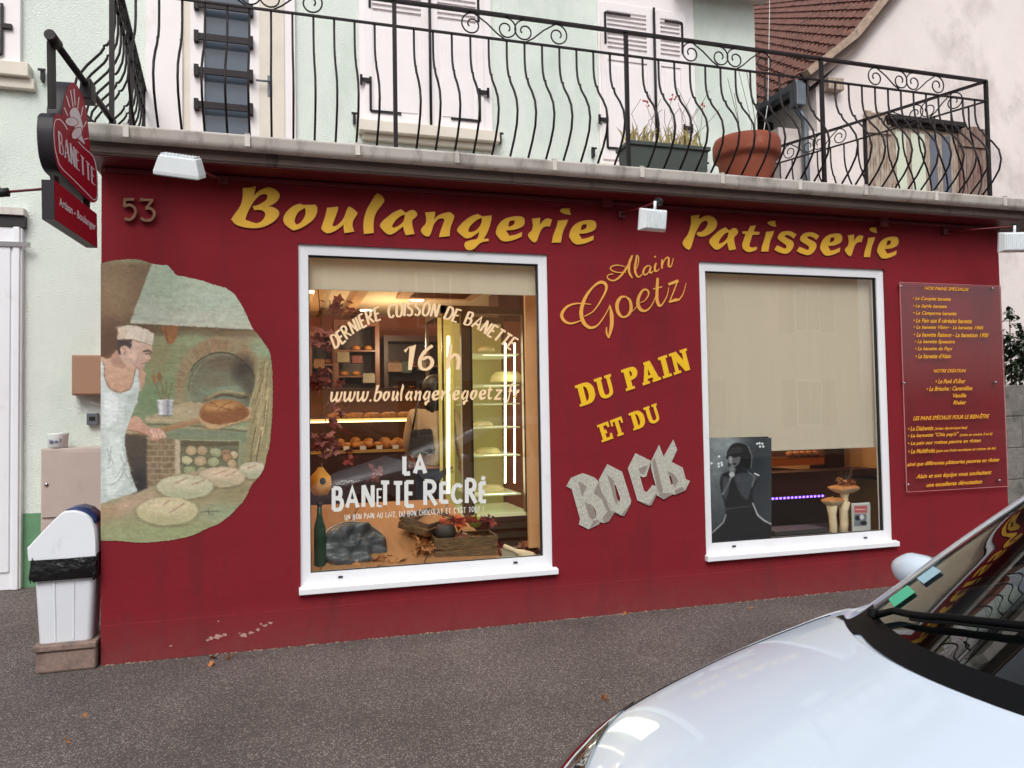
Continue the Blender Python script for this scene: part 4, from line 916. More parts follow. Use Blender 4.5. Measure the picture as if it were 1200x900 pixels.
# ================================================================ mural (a painted picture: the paint is the thing itself)
class Painter:
    def __init__(s, x0, y0, x1, y1, k, base):
        s.x0, s.y0, s.k = x0, y0, k; s.w = int((x1-x0)*k)+1; s.h = int((y1-y0)*k)+1
        s.X, s.Y = np.meshgrid(x0+np.arange(s.w)/k, y0+np.arange(s.h)/k)
        s.img = np.zeros((s.h, s.w, 3)); s.img[:] = base
        s.rs = np.random.RandomState(3)
    def noise(s, sx, sy, octs=4, seed=0):
        rs = np.random.RandomState(seed); out = np.zeros((s.h, s.w)); amp = 1; tot = 0
        for o in range(octs):
            gx = max(2, int(s.w/s.k/sx*2**o)+2); gy = max(2, int(s.h/s.k/sy*2**o)+2); g = rs.rand(gy, gx)
            u = np.linspace(0, gx-1.001, s.w); v = np.linspace(0, gy-1.001, s.h)
            iu = u.astype(int); iv = v.astype(int); fu = (u-iu); fv = (v-iv); fu = fu*fu*(3-2*fu); fv = (fv*fv*(3-2*fv))[:, None]
            a = g[iv][:, iu]*(1-fu)+g[iv][:, iu+1]*fu; b = g[iv+1][:, iu]*(1-fu)+g[iv+1][:, iu+1]*fu
            out += amp*(a*(1-fv)+b*fv); tot += amp; amp *= .55
        return out/tot
    def sd(s, pts, sl):
        X, Y = s.X[sl], s.Y[sl]; d = np.full(X.shape, 1e9); ins = np.zeros(X.shape, bool); m = len(pts)
        for i in range(m):
            ax, ay = pts[i]; bx, by = pts[(i+1) % m]; ex, ey = bx-ax, by-ay; l = ex*ex+ey*ey+1e-9
            t = np.clip(((X-ax)*ex+(Y-ay)*ey)/l, 0, 1); d = np.minimum(d, (X-ax-t*ex)**2+(Y-ay-t*ey)**2)
            if ay != by: ins ^= ((ay > Y) != (by > Y)) & (X < (bx-ax)*(Y-ay)/(by-ay)+ax)
        return np.where(ins, 1, -1)*np.sqrt(d)
    def sl(s, pts, pad):
        xs = [p[0] for p in pts]; ys = [p[1] for p in pts]
        a = max(0, int((min(xs)-pad-s.x0)*s.k)); b = min(s.w, int((max(xs)+pad-s.x0)*s.k)+2); c = max(0, int((min(ys)-pad-s.y0)*s.k)); d = min(s.h, int((max(ys)+pad-s.y0)*s.k)+2)
        return (slice(c, max(d, c)), slice(a, max(b, a)))
    def blend(s, sl, al, col, col2=None, gd=(0, 1)):
        c = np.array(col, float)
        if col2 is not None:
            X, Y = s.X[sl], s.Y[sl]; q = X*gd[0]+Y*gd[1]; q = (q-q.min())/(np.ptp(q)+1e-9); c = c+(np.array(col2, float)-c)*q[..., None]
        s.img[sl] = s.img[sl]*(1-al[..., None])+c*al[..., None]
    def poly(s, pts, col, soft=1.0, alpha=1, col2=None, gd=(0, 1), smoothn=0):
        if isinstance(pts, str): pts = smooth(pts, smoothn) if smoothn else [(p[0], p[1]) for p in pts2(pts)]
        sl = s.sl(pts, soft*2+1)
        if s.X[sl].size == 0: return
        d = s.sd(pts, sl); al = np.clip(.5+d/(2*soft), 0, 1); al = al*al*(3-2*al)*alpha
        s.blend(sl, al, col, col2, gd)
    def ell(s, cx, cy, rx, ry, col, soft=.2, alpha=1, col2=None, gd=(0, 1), rot=0):
        sl = s.sl([(cx-rx-ry, cy-ry-rx), (cx+rx+ry, cy+ry+rx)], 2)
        if s.X[sl].size == 0: return
        X, Y = s.X[sl]-cx, s.Y[sl]-cy; c, n = cos(rot), sin(rot); U = (X*c+Y*n)/rx; V = (-X*n+Y*c)/ry
        d = 1-np.sqrt(U*U+V*V); al = np.clip(d/soft+.5, 0, 1)*alpha; al = al*al*(3-2*al) if alpha == 1 else al
        s.blend(sl, al, col, col2, gd)
    def line(s, pts, w, col, soft=.5, alpha=1):
        if isinstance(pts, str): pts = smooth(pts, 4, closed=False)
        sl = s.sl(pts, w+soft+1)
        if s.X[sl].size == 0: return
        X, Y = s.X[sl], s.Y[sl]; d = np.full(X.shape, 1e9)
        for (ax, ay), (bx, by) in zip(pts[:-1], pts[1:]):
            ex, ey = bx-ax, by-ay; l = ex*ex+ey*ey+1e-9; t = np.clip(((X-ax)*ex+(Y-ay)*ey)/l, 0, 1); d = np.minimum(d, (X-ax-t*ex)**2+(Y-ay-t*ey)**2)
        al = np.clip(.5+(w/2-np.sqrt(d))/(2*soft), 0, 1)*alpha; s.blend(sl, al, col)
    def mesh(s, name, fmap, off, m, parent, outline=None):
        keep = np.ones((s.h, s.w), bool)
        if outline is not None: keep = s.sd(outline, (slice(0, s.h), slice(0, s.w))) > 0
        idx = -np.ones((s.h, s.w), int); q = keep[:-1, :-1] & keep[1:, :-1] & keep[:-1, 1:] & keep[1:, 1:]
        used = np.zeros((s.h, s.w), bool); used[:-1, :-1] |= q; used[1:, :-1] |= q; used[:-1, 1:] |= q; used[1:, 1:] |= q
        idx[used] = np.arange(used.sum())
        # exact plane survey for the whole grid at once
        Xp, Yp = s.X[used], s.Y[used]
        D = np.array(_f)[None]*FPX+np.array(_r)[None]*(Xp-600)[:, None]-np.array(_u)[None]*(Yp-450)[:, None]
        t = (fmap-off+CD)/D[:, 1]; V = np.array(CAMP)[None]+D*t[:, None]
        qi = np.argwhere(q); F = np.stack([idx[qi[:, 0], qi[:, 1]], idx[qi[:, 0]+1, qi[:, 1]], idx[qi[:, 0]+1, qi[:, 1]+1], idx[qi[:, 0], qi[:, 1]+1]], 1)
        me = bpy.data.meshes.new(name); me.vertices.add(len(V)); me.vertices.foreach_set('co', V.ravel())
        me.loops.add(F.size); me.loops.foreach_set('vertex_index', F.ravel()); me.polygons.add(len(F)); me.polygons.foreach_set('loop_start', np.arange(len(F))*4)
        me.update(calc_edges=True)
        c = np.clip(s.img, 0, 255)[used]/255; l = np.where(c <= .04045, c/12.92, ((c+.055)/1.055)**2.4)
        at_ = me.color_attributes.new('paint', 'FLOAT_COLOR', 'POINT'); at_.data.foreach_set('color', np.concatenate([l, np.ones((len(l), 1))], 1).ravel())
        me.materials.append(m); o = bpy.data.objects.new(name, me); COL.objects.link(o)
        if parent: o.parent = parent
        return o
def Z(x0, y0, k): return lambda s: [(x0+x/k, y0+y/k) for x, y in smooth(s, 4)]
pt = Painter(118, 300, 322, 638, 1.9, (146, 148, 112))
n1 = pt.noise(34, 26, 5, 1); n2 = pt.noise(20, 30, 5, 2)
pt.img += (n1-.5)[..., None]*np.array([70, 20, 10]); pt.img += (n2-.5)[..., None]*np.array([-40, 20, 20])
# chimney side, hood
pt.poly('110,295 184,295 182,312 153,379 151,430 110,430', (128, 106, 78), 1.2, col2=(104, 76, 54)); pt.ell(140, 345, 26, 24, (146, 124, 92), 1, .6); pt.ell(128, 405, 18, 26, (84, 60, 44), 1, .6); pt.ell(160, 304, 40, 5, (138, 140, 104), 1, .8)
pt.poly('150,378 303,386 330,470 330,500 140,500 150,420', (140, 134, 96), 1.5, .7, col2=(118, 136, 98))
pt.poly('150,376 300,384 310,396 150,392', (104, 86, 58), 3, .85)
pt.poly('118,420 152,400 160,380 186,382 176,402 158,430 130,440', (110, 82, 58), 3, .8)
pt.poly('183,295 330,295 330,400 299,386 152,378.5', (160, 178, 154), .8, col2=(172, 182, 160)); 
for (x, y, rx, ry, c_) in ((200,330,16,18,(150,172,146)),(250,350,30,12,(168,186,168)),(178,365,16,8,(182,188,172)),(270,372,26,8,(180,186,168)),(225,372,30,6,(186,184,170)),(215,315,14,8,(150,176,150))): pt.ell(x, y, rx, ry, c_, 1.2, .6)
pt.poly('153,375 299,382 300,387 152,379', (184, 186, 166), .8, .9); pt.line('152,379.8! 300,387.5!', 1.3, (86, 72, 52), .8, .9)
pt.ell(285, 400, 26, 9, (150, 128, 98), 1.2, .6); pt.ell(180, 430, 26, 26, (124, 142, 100), 1.2, .7); pt.ell(186, 420, 12, 16, (150, 128, 88), 1.2, .5); pt.ell(306, 412, 12, 18, (142, 164, 130), 1.2, .7); pt.ell(195, 470, 22, 22, (110, 138, 98), 1.2, .8); pt.ell(228, 398, 20, 8, (140, 160, 120), 1.2, .6); pt.ell(170, 470, 14, 20, (104, 130, 92), 1.2, .6)
pt.poly('188,382! 209,382! 207,396 203,402 197,404 193,394', (142, 92, 50), .8, col2=(160, 108, 62)); pt.line('193,384 197,402', 1.2, (104, 64, 36), .8, .7)
# oven arch
cx, cy = 259, 457
def arcpts(rx, ry, a0=180, a1=0, n=22, c=(cx, cy)): return [(c[0]+cos(radians(a0+(a1-a0)*i/n))*rx, c[1]-sin(radians(a0+(a1-a0)*i/n))*ry) for i in range(n+1)]
ring = arcpts(54, 63)+[(313, 478), (300, 478)]+arcpts(42, 45, 0, 180)+[(216, 478), (203, 478)]
pt.poly(ring, (150, 134, 98), 1.5, .9)
R = random.Random(5)
for i in range(21):
    a = radians(4+i*8.6); a2 = a+radians(6.8); ro = (R.uniform(51, 54), R.uniform(59, 63)); 
    cc = [(154,126,92),(140,100,70),(162,140,104),(146,112,78),(150,140,104)][R.randrange(5)]
    if i == 11: cc = (158, 100, 72)
    pt.poly([(cx+cos(a)*43, cy-sin(a)*46), (cx+cos(a)*ro[0], cy-sin(a)*ro[1]), (cx+cos(a2)*ro[0], cy-sin(a2)*ro[1]), (cx+cos(a2)*43, cy-sin(a2)*46)], cc, 1.1, .42)
    pt.line([(cx+cos(a)*43, cy-sin(a)*46), (cx+cos(a)*ro[0], cy-sin(a)*ro[1])], .7, (112, 96, 66), .6, .5)
for i in range(6): pt.line([(204, 440+i*6.5), (216, 440+i*6.5)], .7, (120, 104, 74), .6, .6)
op = arcpts(42, 44)+[(300, 476), (218, 476)]
pt.poly(op, (128, 132, 102), 1); op2 = [(min(x+4, 300), y+2) for x, y in arcpts(40, 42)]+[(299, 476), (223, 476)]
pt.poly(op2, (104, 104, 82), 1.3, col2=(122, 130, 104)); pt.line(arcpts(41, 44, 150, 5), 1.3, (44, 40, 30), .6, .9)
pt.ell(285, 432, 13, 14, (58, 50, 42), 1.2, .85); pt.ell(292, 455, 8, 18, (74, 70, 56), 1.2, .8); pt.ell(258, 425, 20, 9, (104, 84, 64), 1.2, .6); pt.ell(250, 448, 18, 12, (118, 112, 84), 1.2, .6); pt.ell(262, 458, 22, 5, (126, 158, 130), 1.2, .6); pt.line(arcpts(38, 41, 180, 120), 1.2, (80, 78, 58), .9, .8)
pt.line('240,470 250,464 262,462 278,463 296,463', 4.5, (110, 96, 68), 1.2, .9); pt.line('244,466 256,460 270,459 286,461', 2.2, (170, 148, 108), .9, .9); pt.line('252,466 264,463 280,466 292,466', 1.8, (58, 54, 46), .8, .8)
# shelf, front below
pt.poly('166,500 300,505 300,560 166,600', (128, 134, 100), 1.5); pt.poly('170,489! 204,478! 204,475! 250,474! 250,484! 232,492! 228,497! 171,495!', (176, 160, 126), .8, col2=(160, 148, 112)); pt.poly('206,474 222,470 262,476 240,480', (170, 152, 116), .8)
pt.line('171,491! 230,493.5!', .9, (196, 180, 146), .5, .9); pt.line('172,497! 228,499! 300,507!', 2.2, (92, 92, 68), .9, .8); pt.poly('172,500 300,508 300,516 172,505', (120, 132, 104), .8)
# handle, peel, loaf
pt.poly('226,491! 233,493 244,502 252,504 266,500 302,488 305,485 296,478 280,476 240,484', (182, 150, 106), .8); pt.line('234,497 252,503.5 302,488', 1, (128, 98, 66), .6, .8)
pt.poly('233,486 240,473 256,468.5 278,470 290,479 291,487 278,494 256,497 240,494', (156, 104, 58), .8, smoothn=4, col2=(126, 78, 42)); pt.ell(258, 476, 18, 5.5, (190, 142, 84), 1.0, .9, rot=-.1); pt.ell(282, 484, 7, 6, (118, 72, 38), 1, .6)
pt.line('246,471 260,478 272,481', 1, (104, 64, 34), .5, .9); pt.line('272,471 262,475 254,481', 1, (104, 64, 34), .5, .9); pt.line('243,474 254,477', .8, (112, 70, 38), .5, .7)
for (x, y) in ((183,0),(186,1),(190,2),(194,1),(199,0)): pass
for s_ in ('181,443 184,455 189,468','187,441 190,455 192,468','195,445 194,468','201,449 197,468'): pt.line(s_, 1.3, (122, 92, 58), .5, .9)
pt.ell(180, 444, 2.6, 6, (150, 108, 66), .4, rot=-.15); pt.ell(186.5, 442, 2.6, 6.5, (140, 98, 60), .4, rot=-.1)
pt.poly('184,468.5! 203,468.5! 202,487! 186,487!', (168, 172, 176), .6); pt.poly('186,469 190,469 191,487 187,487', (206, 208, 210), .6, .9); pt.poly('195,469 199,469 198,487 195,487', (132, 138, 144), .6, .9); pt.line('184,469! 203,469!', 1, (206, 206, 202), .5); pt.line('186,487! 202,487!', 1, (110, 110, 100), .5)
# brick pier
pt.poly('170,512 206,512 206,580 170,580', (124, 106, 80), .8)
for j in range(9):
    y = 513.5+j*7; pt.line([(172, y), (205, y+.4)], .9, (162, 148, 116), .5, .9)
    for i in range(5):
        x = 175+i*9.4+(4.7 if j % 2 else 0)
        if x < 205: pt.line([(x, y), (x, y+7)], .9, (162, 148, 116), .5, .9)
for i in range(14): x = R.uniform(172, 202); y = 515+R.randrange(8)*7; pt.poly([(x, y), (x+7, y), (x+7, y+5), (x, y+5)], R.choice([(108,90,66),(138,112,84),(118,98,74)]), .9, .6)
pt.poly('205,514! 211.5,514! 211.5,565! 205,565!', (178, 164, 134), .6); pt.poly('168,506! 206,508! 300,515! 300,520! 206,515! 168,512!', (118, 130, 98), .7)
# niche with logs
pt.poly('212,516! 280,517! 280,566! 212,566!', (104, 108, 80), .7); pt.poly('212,516 280,517 280,522 212,524', (90, 78, 54), 1.2, .8)
for (x, y, rx, ry, c_) in ((224,528,6.5,5.5,(170,150,112)),(237,528,6,5.5,(164,140,104)),(253,530,7,5.5,(150,154,116)),(265,532,5.5,5.5,(150,116,84)),(274,533,4.5,4.5,(184,162,126)),(219,539,6,5,(176,170,130)),(235,540,7.5,5.8,(168,150,112)),(250,541,6.5,5.5,(152,156,114)),(266,536,5,5,(158,120,88)),(272,543,5,5,(166,146,108)),(222,551,7,5,(140,148,104)),(238,552,7,5,(150,148,104)),(256,552,7,5,(144,138,100))):
    pt.ell(x, y, rx+1, ry+1, (86, 84, 60), .3, .8); pt.ell(x, y, rx, ry, c_, .3); pt.ell(x-1, y-1, rx*.5, ry*.5, tuple(v+14 for v in c_), .8, .6)
pt.line('212,516! 212,566!', 1, (80, 80, 58), .6); pt.line('280.5,517! 280.5,556!', 1.4, (140, 148, 112), .6); pt.line('211,515.5! 281,516.5!', 1, (156, 160, 126), .6)
# corn stalks at the right
pt.poly('298,420! 316,416! 322,440 322,520 312,550! 286,548! 290,510 298,470', (140, 132, 92), 1.5, .8)
for i in range(46):
    x = R.uniform(300, 317); y = R.uniform(418, 470); x2 = x-R.uniform(4, 16); y2 = y+R.uniform(30, 80); x2 = max(x2, 287)
    pt.line([(x, y), ((x+x2)/2+1, (y+y2)/2), (x2, min(y2, 548))], R.uniform(.7, 1.7), R.choice([(178,160,112),(166,146,98),(120,104,70),(150,150,108),(190,172,126)]), .5, .8)
for s_ in ('300,500 296,520 294,540','306,505 303,525 300,545','312,470 308,500'): pt.line(s_, 1.1, (70, 56, 36), .5, .8)
# peel handle again over the front
pt.poly('110,519! 232,490! 236,496! 110,525.5!', (156, 122, 82), .6, col2=(138, 104, 68)); pt.line('110,520! 232,491.5!', .9, (184, 152, 108), .5, .8)
# dark void behind the baker
pt.poly('143,508! 172,510! 172,572! 158,576!', (84, 74, 60), 1.2, col2=(52, 48, 46)); pt.ell(162, 566, 9, 14, (42, 40, 42), 1, .8)
# table
pt.poly('110,608! 160,578! 182,568! 205,556! 330,540! 330,650! 110,650!', (162, 140, 110), 1.2, col2=(142, 150, 106)); pt.ell(150, 592, 40, 9, (176, 146, 124), 1.2, .7, rot=-.3); pt.ell(200, 622, 60, 9, (138, 152, 104), 1.2, .7); pt.ell(265, 590, 30, 12, (140, 130, 92), 1.2, .7); pt.ell(262, 600, 26, 10, (136, 158, 126), 1.2, .6); pt.ell(125, 600, 16, 10, (156, 130, 96), 1.2, .6); pt.ell(280, 575, 18, 8, (128, 122, 84), 1.2, .7)
for (x, y, rx, ry, c1, c2) in ((297,551,17,10,(196,180,154),(158,166,132)),(260,559,27.5,12,(206,180,150),(160,156,122)),(217,570.5,33,14,(192,182,150),(160,168,132)),(196,599,36,16.5,(200,184,146),(166,166,122))):
    pt.ell(x, y+1.5, rx+1.5, ry+1, (108, 104, 72), .25, .7); pt.ell(x, y, rx, ry, c1, .12, col2=c2); pt.ell(x-2, y-ry*.35, rx*.6, ry*.4, tuple(min(255, v+10) for v in c1), 1, .6); pt.ell(x, y+ry*.6, rx*.7, ry*.3, tuple(v-8 for v in c2), 1, .5)
for s_ in ('206,566 220,560','225,568 240,562','192,592 199,587','199,600 216,590','250,556 264,552','264,558 276,553','290,548 300,545'): pt.line(s_, 1.1, (140, 100, 78), .6, .8)
pt.line('236,600 256,599', .8, (60, 60, 60), .5, .8); pt.line('244,596 245,604', .7, (60, 60, 60), .5, .8); pt.line('240,598 250,603', .6, (60, 60, 60), .5, .7)
# the baker
bz = Z(110, 370, 3.914)
pt.poly(bz('20,200 60,198 80,190 104,160 130,180 200,240 228,252 236,285 222,330 205,350 60,360 20,360'), (198, 160, 134), .7, col2=(188, 146, 118))
pt.poly(bz('200,246! 228,254 236,288 216,338 204,332! 208,290'), (190, 146, 120), .7); pt.line([(110+x/3.914, 370+y/3.914) for x, y in ((203,250),(208,290),(204,335))], .8, (116, 84, 66), .5, .8)
pt.poly(bz('20,205! 40,208! 48,290 72,338 118,354 162,340 182,300 190,242! 204,248! 210,320 196,400 170,465 150,520 142,580 160,700 198,795! 192,808 120,832 20,866!'), (196, 206, 202), .7, col2=(176, 190, 184))
pt.poly(bz('50,360 110,380 100,480 50,500'), (216, 224, 222), 2.5, .8); pt.poly(bz('150,380 200,330 190,400 160,460 140,480'), (164, 178, 172), 2, .6); pt.poly(bz('60,560 120,560 150,740 60,820'), (206, 216, 212), 2.5, .7)
pt.line([(110+x/3.914, 370+y/3.914) for x, y in ((44,212),(50,290),(76,338),(118,352),(164,338),(182,300),(190,244))], 1.3, (120, 112, 98), .5, .9)
for s_ in ((60,610,72,650,66,700,80,690),(80,600,74,640,90,680),(130,600,150,660,130,720),(150,700,110,760,80,780),(120,640,140,680,100,740),(180,780,150,740,140,700)):
    pt.line([(110+s_[i]/3.914, 370+s_[i+1]/3.914) for i in range(0, len(s_), 2)], 1.0, (126, 140, 138), .6, .7)
# head
pt.poly(bz('78,192 104,160 126,178 150,235 110,240 80,215'), (176, 136, 114), .8)
pt.poly(bz('124,140! 170,112 240,126! 268,136! 266,166 256,178 260,200 248,212 236,214 232,240 216,249 192,242 160,222 128,205 118,170'), (204, 172, 150), .6, col2=(192, 156, 134))
pt.poly(bz('108,110! 176,112! 168,150 152,140 134,138 122,150 124,178 110,166'), (70, 60, 58), .7); pt.ell(110+138/3.914, 370+162/3.914, 3.9, 6.6, (204, 168, 146), .3); pt.line([(110+x/3.914, 370+y/3.914) for x, y in ((132,145),(146,158),(140,178))], .9, (130, 96, 80), .5, .9)
pt.poly(bz('110,52! 180,44 250,64! 277,82! 268,136! 240,127 180,110 110,108!'), (218, 206, 186), .6, col2=(204, 192, 174)); pt.poly(bz('110,52 150,60 146,100 112,106'), (204, 180, 152), 1.6, .6); pt.line([(110+x/3.914, 370+y/3.914) for x, y in ((112,108),(180,111),(240,128),(268,137))], .8, (140, 120, 98), .5, .8); pt.line([(110+x/3.914, 370+y/3.914) for x, y in ((250,66),(240,126))], .8, (170, 156, 136), .6, .6)
for pts_, w_, c_, a_ in (([(228,164),(250,160),(264,168)],1.7,(70,54,48),.95),([(238,176),(250,172),(258,176)],1.3,(52,44,44),.9),([(256,178),(262,200),(252,208)],1,(140,100,84),.8),([(214,219),(224,220),(234,217)],1.1,(136,84,74),.75),([(170,200),(190,232),(214,247)],2,(166,124,104),.6),([(205,190),(200,210)],2,(178,136,116),.6),([(216,232),(232,238)],1,(150,110,92),.6)):
    pt.line([(110+x/3.914, 370+y/3.914) for x, y in pts_], w_, c_, .5, a_)
pt.poly(bz('150,160 190,150 200,190 180,220 160,205'), (214, 184, 162), 2.5, .5)
# forearm and hand
pt.poly(bz('152,505! 172,470 198,462 250,508 292,516 318,528 328,548 316,560 270,572 248,545 200,532 158,524'), (198, 156, 132), .7, col2=(180, 134, 110)); pt.line([(110+x/3.914, 370+y/3.914) for x, y in ((158,524),(200,533),(246,548))], 1, (124, 86, 68), .6, .8)
for k in range(4):
    x = 262+k*17; pt.line([(110+(x)/3.914, 370+(526+k*2)/3.914), (110+(x+14)/3.914, 370+(552+k)/3.914)], 3.4, (206, 168, 146), .6); pt.line([(110+(x+9)/3.914, 370+(526+k*2)/3.914), (110+(x+22)/3.914, 370+(552+k)/3.914)], .8, (136, 92, 76), .4, .9)
# brush grain
R = random.Random(99)
for k in range(2600):      # loose brush strokes over the whole picture
    x = R.uniform(119, 319); y = R.uniform(304, 635); iy, ix = int((y-pt.y0)*pt.k), int((x-pt.x0)*pt.k)
    if iy >= pt.h or ix >= pt.w: continue
    c_ = pt.img[iy, ix]; j_ = R.uniform(-12, 13); a_ = R.gauss(0, .5); l_ = R.uniform(2, 6)
    pt.line([(x-cos(a_)*l_/2, y-sin(a_)*l_/2), (x+cos(a_)*l_/2, y+sin(a_)*l_/2)], R.uniform(.8, 2.0), (c_[0]+j_+R.uniform(-4, 4), c_[1]+j_, c_[2]+j_+R.uniform(-5, 3)), .8, R.uniform(.25, .6))
wx = ((pt.noise(7, 7, 3, 21)-.5)*3.2).round().astype(int); wy = ((pt.noise(7, 7, 3, 22)-.5)*3.2).round().astype(int)
yy, xx = np.mgrid[0:pt.h, 0:pt.w]; pt.img = pt.img[np.clip(yy+wy, 0, pt.h-1), np.clip(xx+wx, 0, pt.w-1)]
pt.img = .5*pt.img+.125*(np.roll(pt.img, 1, 0)+np.roll(pt.img, -1, 0)+np.roll(pt.img, 1, 1)+np.roll(pt.img, -1, 1))
g = pt.noise(9, 2.2, 3, 9)-.5; g2 = pt.noise(3, 3, 2, 11)-.5
pt.img *= (1+.13*g+.12*g2)[..., None]; gr_ = pt.img.mean(2, keepdims=True); pt.img = (gr_+(pt.img-gr_)*.86)*1.06+np.array([3, 0, 0])
OUT = smooth('110,311! 130,305.5 160,303.5 180,309! 197,311! 207,322! 235,328 250,333 264,337! 275,345 287,364 295,382 305,395 316,412 319,430 320,455 319.5,480 318,505 316,522 313,534 309,550 301,562 295,569 286,587 279,594 271,603 257,614! 242,620 227,627 205,632.5 185,635 163,636 140,634.5 110,633!', 6)
ww = []
for i, (x, y) in enumerate(OUT): ww.append((x+.7*noise.noise(Vector((x*.25, y*.25, 0))), y+.7*noise.noise(Vector((x*.25, y*.25, 5)))))
mu = pt.mesh('painted_mural', 0.0, .0035, M['mural'], None, ww)
tag(mu, 'painted wall picture of a baker in a white cap by a brick bread oven', 'mural')
# ================================================================ poster in the right window
PYp = .09
ps = Painter(831, 513, 904, 637, 3.0, (52, 56, 60))
ps.ell(846, 520, 26, 22, (150, 158, 162), 1.4, .8); ps.ell(838, 560, 16, 40, (96, 100, 104), 1.2, .7); ps.ell(885, 560, 14, 50, (40, 44, 50), 1.2, .8)
def q8(s): return [(800+x/4.5, 470+y/4.5) for x, y in smooth(s, 4)]
ps.poly(q8('150,700 215,640 225,560 205,490 196,420 210,385 240,370 240,330 262,330 330,360 400,390 405,400 370,480 380,540 400,620 470,655 470,745 150,745'), (26, 28, 32), .8)
ps.poly(q8('236,262 262,228 300,220 340,238 362,280 366,330 350,358 320,352 300,350 270,345 245,320 234,290'), (24, 24, 27), .6)
ps.poly(q8('232,290 248,255 300,240 318,262 300,275 262,280'), (40, 42, 46), .8); ps.poly(q8('246,292 296,284 304,310 290,338 262,345 248,325'), (92, 92, 94), .9, .9); ps.line([(800+x/4.5, 470+y/4.5) for x, y in ((252,300),(296,292))], 1, (30, 30, 32), .5); ps.poly(q8('228,296 246,284 300,276 318,264 312,284 262,298 236,306'), (16, 16, 18), .5); ps.ell(800+275/4.5, 470+332/4.5, 2, 1, (26, 26, 28), .5)
ps.ell(800+260/4.5, 470+360/4.5, 4, 5, (116, 116, 118), .7, .9); ps.ell(800+260/4.5, 470+388/4.5, 3.4, 3, (176, 176, 176), .5, .9); ps.line([(800+x/4.5, 470+y/4.5) for x, y in ((258,395),(235,450),(212,490))], 2.0, (168, 168, 168), .7, .8)
ps.poly(q8('275,410 300,380 400,390 365,450 340,520 300,480'), (64, 68, 74), 1.5, .8); ps.poly(q8('215,400 250,420 225,520 212,470'), (70, 74, 80), 1.5, .8); ps.poly(q8('240,300 250,290 262,296 258,330 246,322'), (150, 150, 152), 1.0, .8); ps.ell(838, 548, 7, 14, (120, 126, 130), 1.2, .6); ps.line([(800+x/4.5, 470+y/4.5) for x, y in ((345,372),(380,400),(366,450))], 1.2, (120, 122, 126), .8, .8)
ps.line([(800+x/4.5, 470+y/4.5) for x, y in ((370,540),(395,600),(430,630),(468,650))], 1.6, (200, 200, 200), .8, .8); ps.line([(800+x/4.5, 470+y/4.5) for x, y in ((155,695),(215,640),(228,600))], 1.4, (180, 180, 180), .8, .8)
ps.line([(800+x/4.5, 470+y/4.5) for x, y in ((345,240),(366,290),(360,350))], 1, (150, 150, 150), .6, .7); ps.line([(800+x/4.5, 470+y/4.5) for x, y in ((380,382),(402,392))], 1.3, (230, 230, 230), .5)
for x, y in ((393,225),(408,240),(420,225),(425,240),(405,222),(190,330),(205,325),(192,292),(207,338),(152,328),(190,345)): ps.ell(800+x/4.5, 470+y/4.5, 1.3, 1.3, (220, 224, 226), .8)
ps.line([(800+x/4.5, 470+y/4.5) for x, y in ((225,570),(300,560),(360,555))], 1, (90, 90, 92), .5, .7)
ps.img = (ps.img-20)*1.25+24; ps.img *= (1+.25*(ps.noise(4, 4, 3, 5)-.5))[..., None]
pq = [P(x, y, PYp) for x, y in ((831,513.5),(902.5,513.5),(903.5,634),(834,638))]
po = ps.mesh('poster', PYp, .004, M['poster'], None, None)
tag(po, 'black and white poster of a singer with a microphone in the right window', 'poster')
a, b = P(831, 513, PYp), P(904, 637, PYp)
part(MB().box(a.x, b.x-.003, PYp-.003, PYp+.006, P(904,637,PYp).z+.004, a.z-.004), 'backing_board', M['black'], po)
# small framed card at the right
YC = .17
cd = Painter(999, 591, 1020, 625, 3.0, (196, 196, 192))
cd.poly('1001,593 1016,592.5 1016,601 1001,601', (196, 92, 100), .4); cd.poly('1001,602 1015.5,602 1015.5,616 1001,617', (120, 128, 134), .5); cd.ell(1005, 607, 3, 3, (36, 38, 44), .5); cd.ell(1012, 613, 4, 2.5, (30, 32, 38), .5); cd.ell(1010, 606, 2.5, 3, (220, 222, 224), .5); cd.line('1003,597! 1014,597!', 1.2, (228, 200, 196), .4)
co = cd.mesh('picture_card', YC, .006, M['poster'], None, None); tag(co, 'small framed picture card with a pink top standing beside the wooden mushrooms', 'card')
a, b = P(998.3, 590, YC), P(1020.6, 626, YC); part(MB().box(a.x, b.x, YC, YC+.012, b.z, a.z), 'frame', M['mug'], co, bevel=.003)
# ================================================================ hanging sign
an = radians(5.4); SE = Vector((sin(an), cos(an), 0)); SN = Vector((cos(an), -sin(an), 0))   # along, towards viewer's right
tf = P(133, 143, -.10)            # far end of the tube at the slab corner
near = ray(57, 38); 
# near end: same vertical plane through tf along SE
def onplane(px, py, org=tf):
    d = ray(px, py); t = (org-CAMP).dot(SN)/d.dot(SN); return CAMP+d*t
sg = thing('hanging_sign', 'dark red rounded badge sign hanging from a black tube at the shop corner', 'hanging sign', tf)
ne = onplane(58, 40); k_ = ne+(tf-ne)*.12
part(MB().tube([ne, ne+(tf-ne)*.10], .028, 12).tube([ne+(tf-ne)*.08, tf], .019, 10), 'bracket_tube', M['iron'], sg)
bk = onplane(103, 106); part(MB().box(bk.x-.03, bk.x+.03, bk.y-.06, bk.y+.06, bk.z-.07, bk.z+.05), 'bracket_clamp', M['iron'], sg, bevel=.005)
sp_ = lambda x, y, off: onplane(x, y)+SN*off
for lp_ in ([(62,48),(68,48),(69,128),(63,128)], [(66,205),(72,208),(72,216),(66,213)], [(103.5,233),(108,236),(108,246),(103.5,242)]):
    part(MB().prism([lp_], sp_, -.03, -.011), 'hanger_strap', M['iron'], sg)
s7 = lambda x, y, off: sp_(45+x/7.5, 90+y/7.5, off)
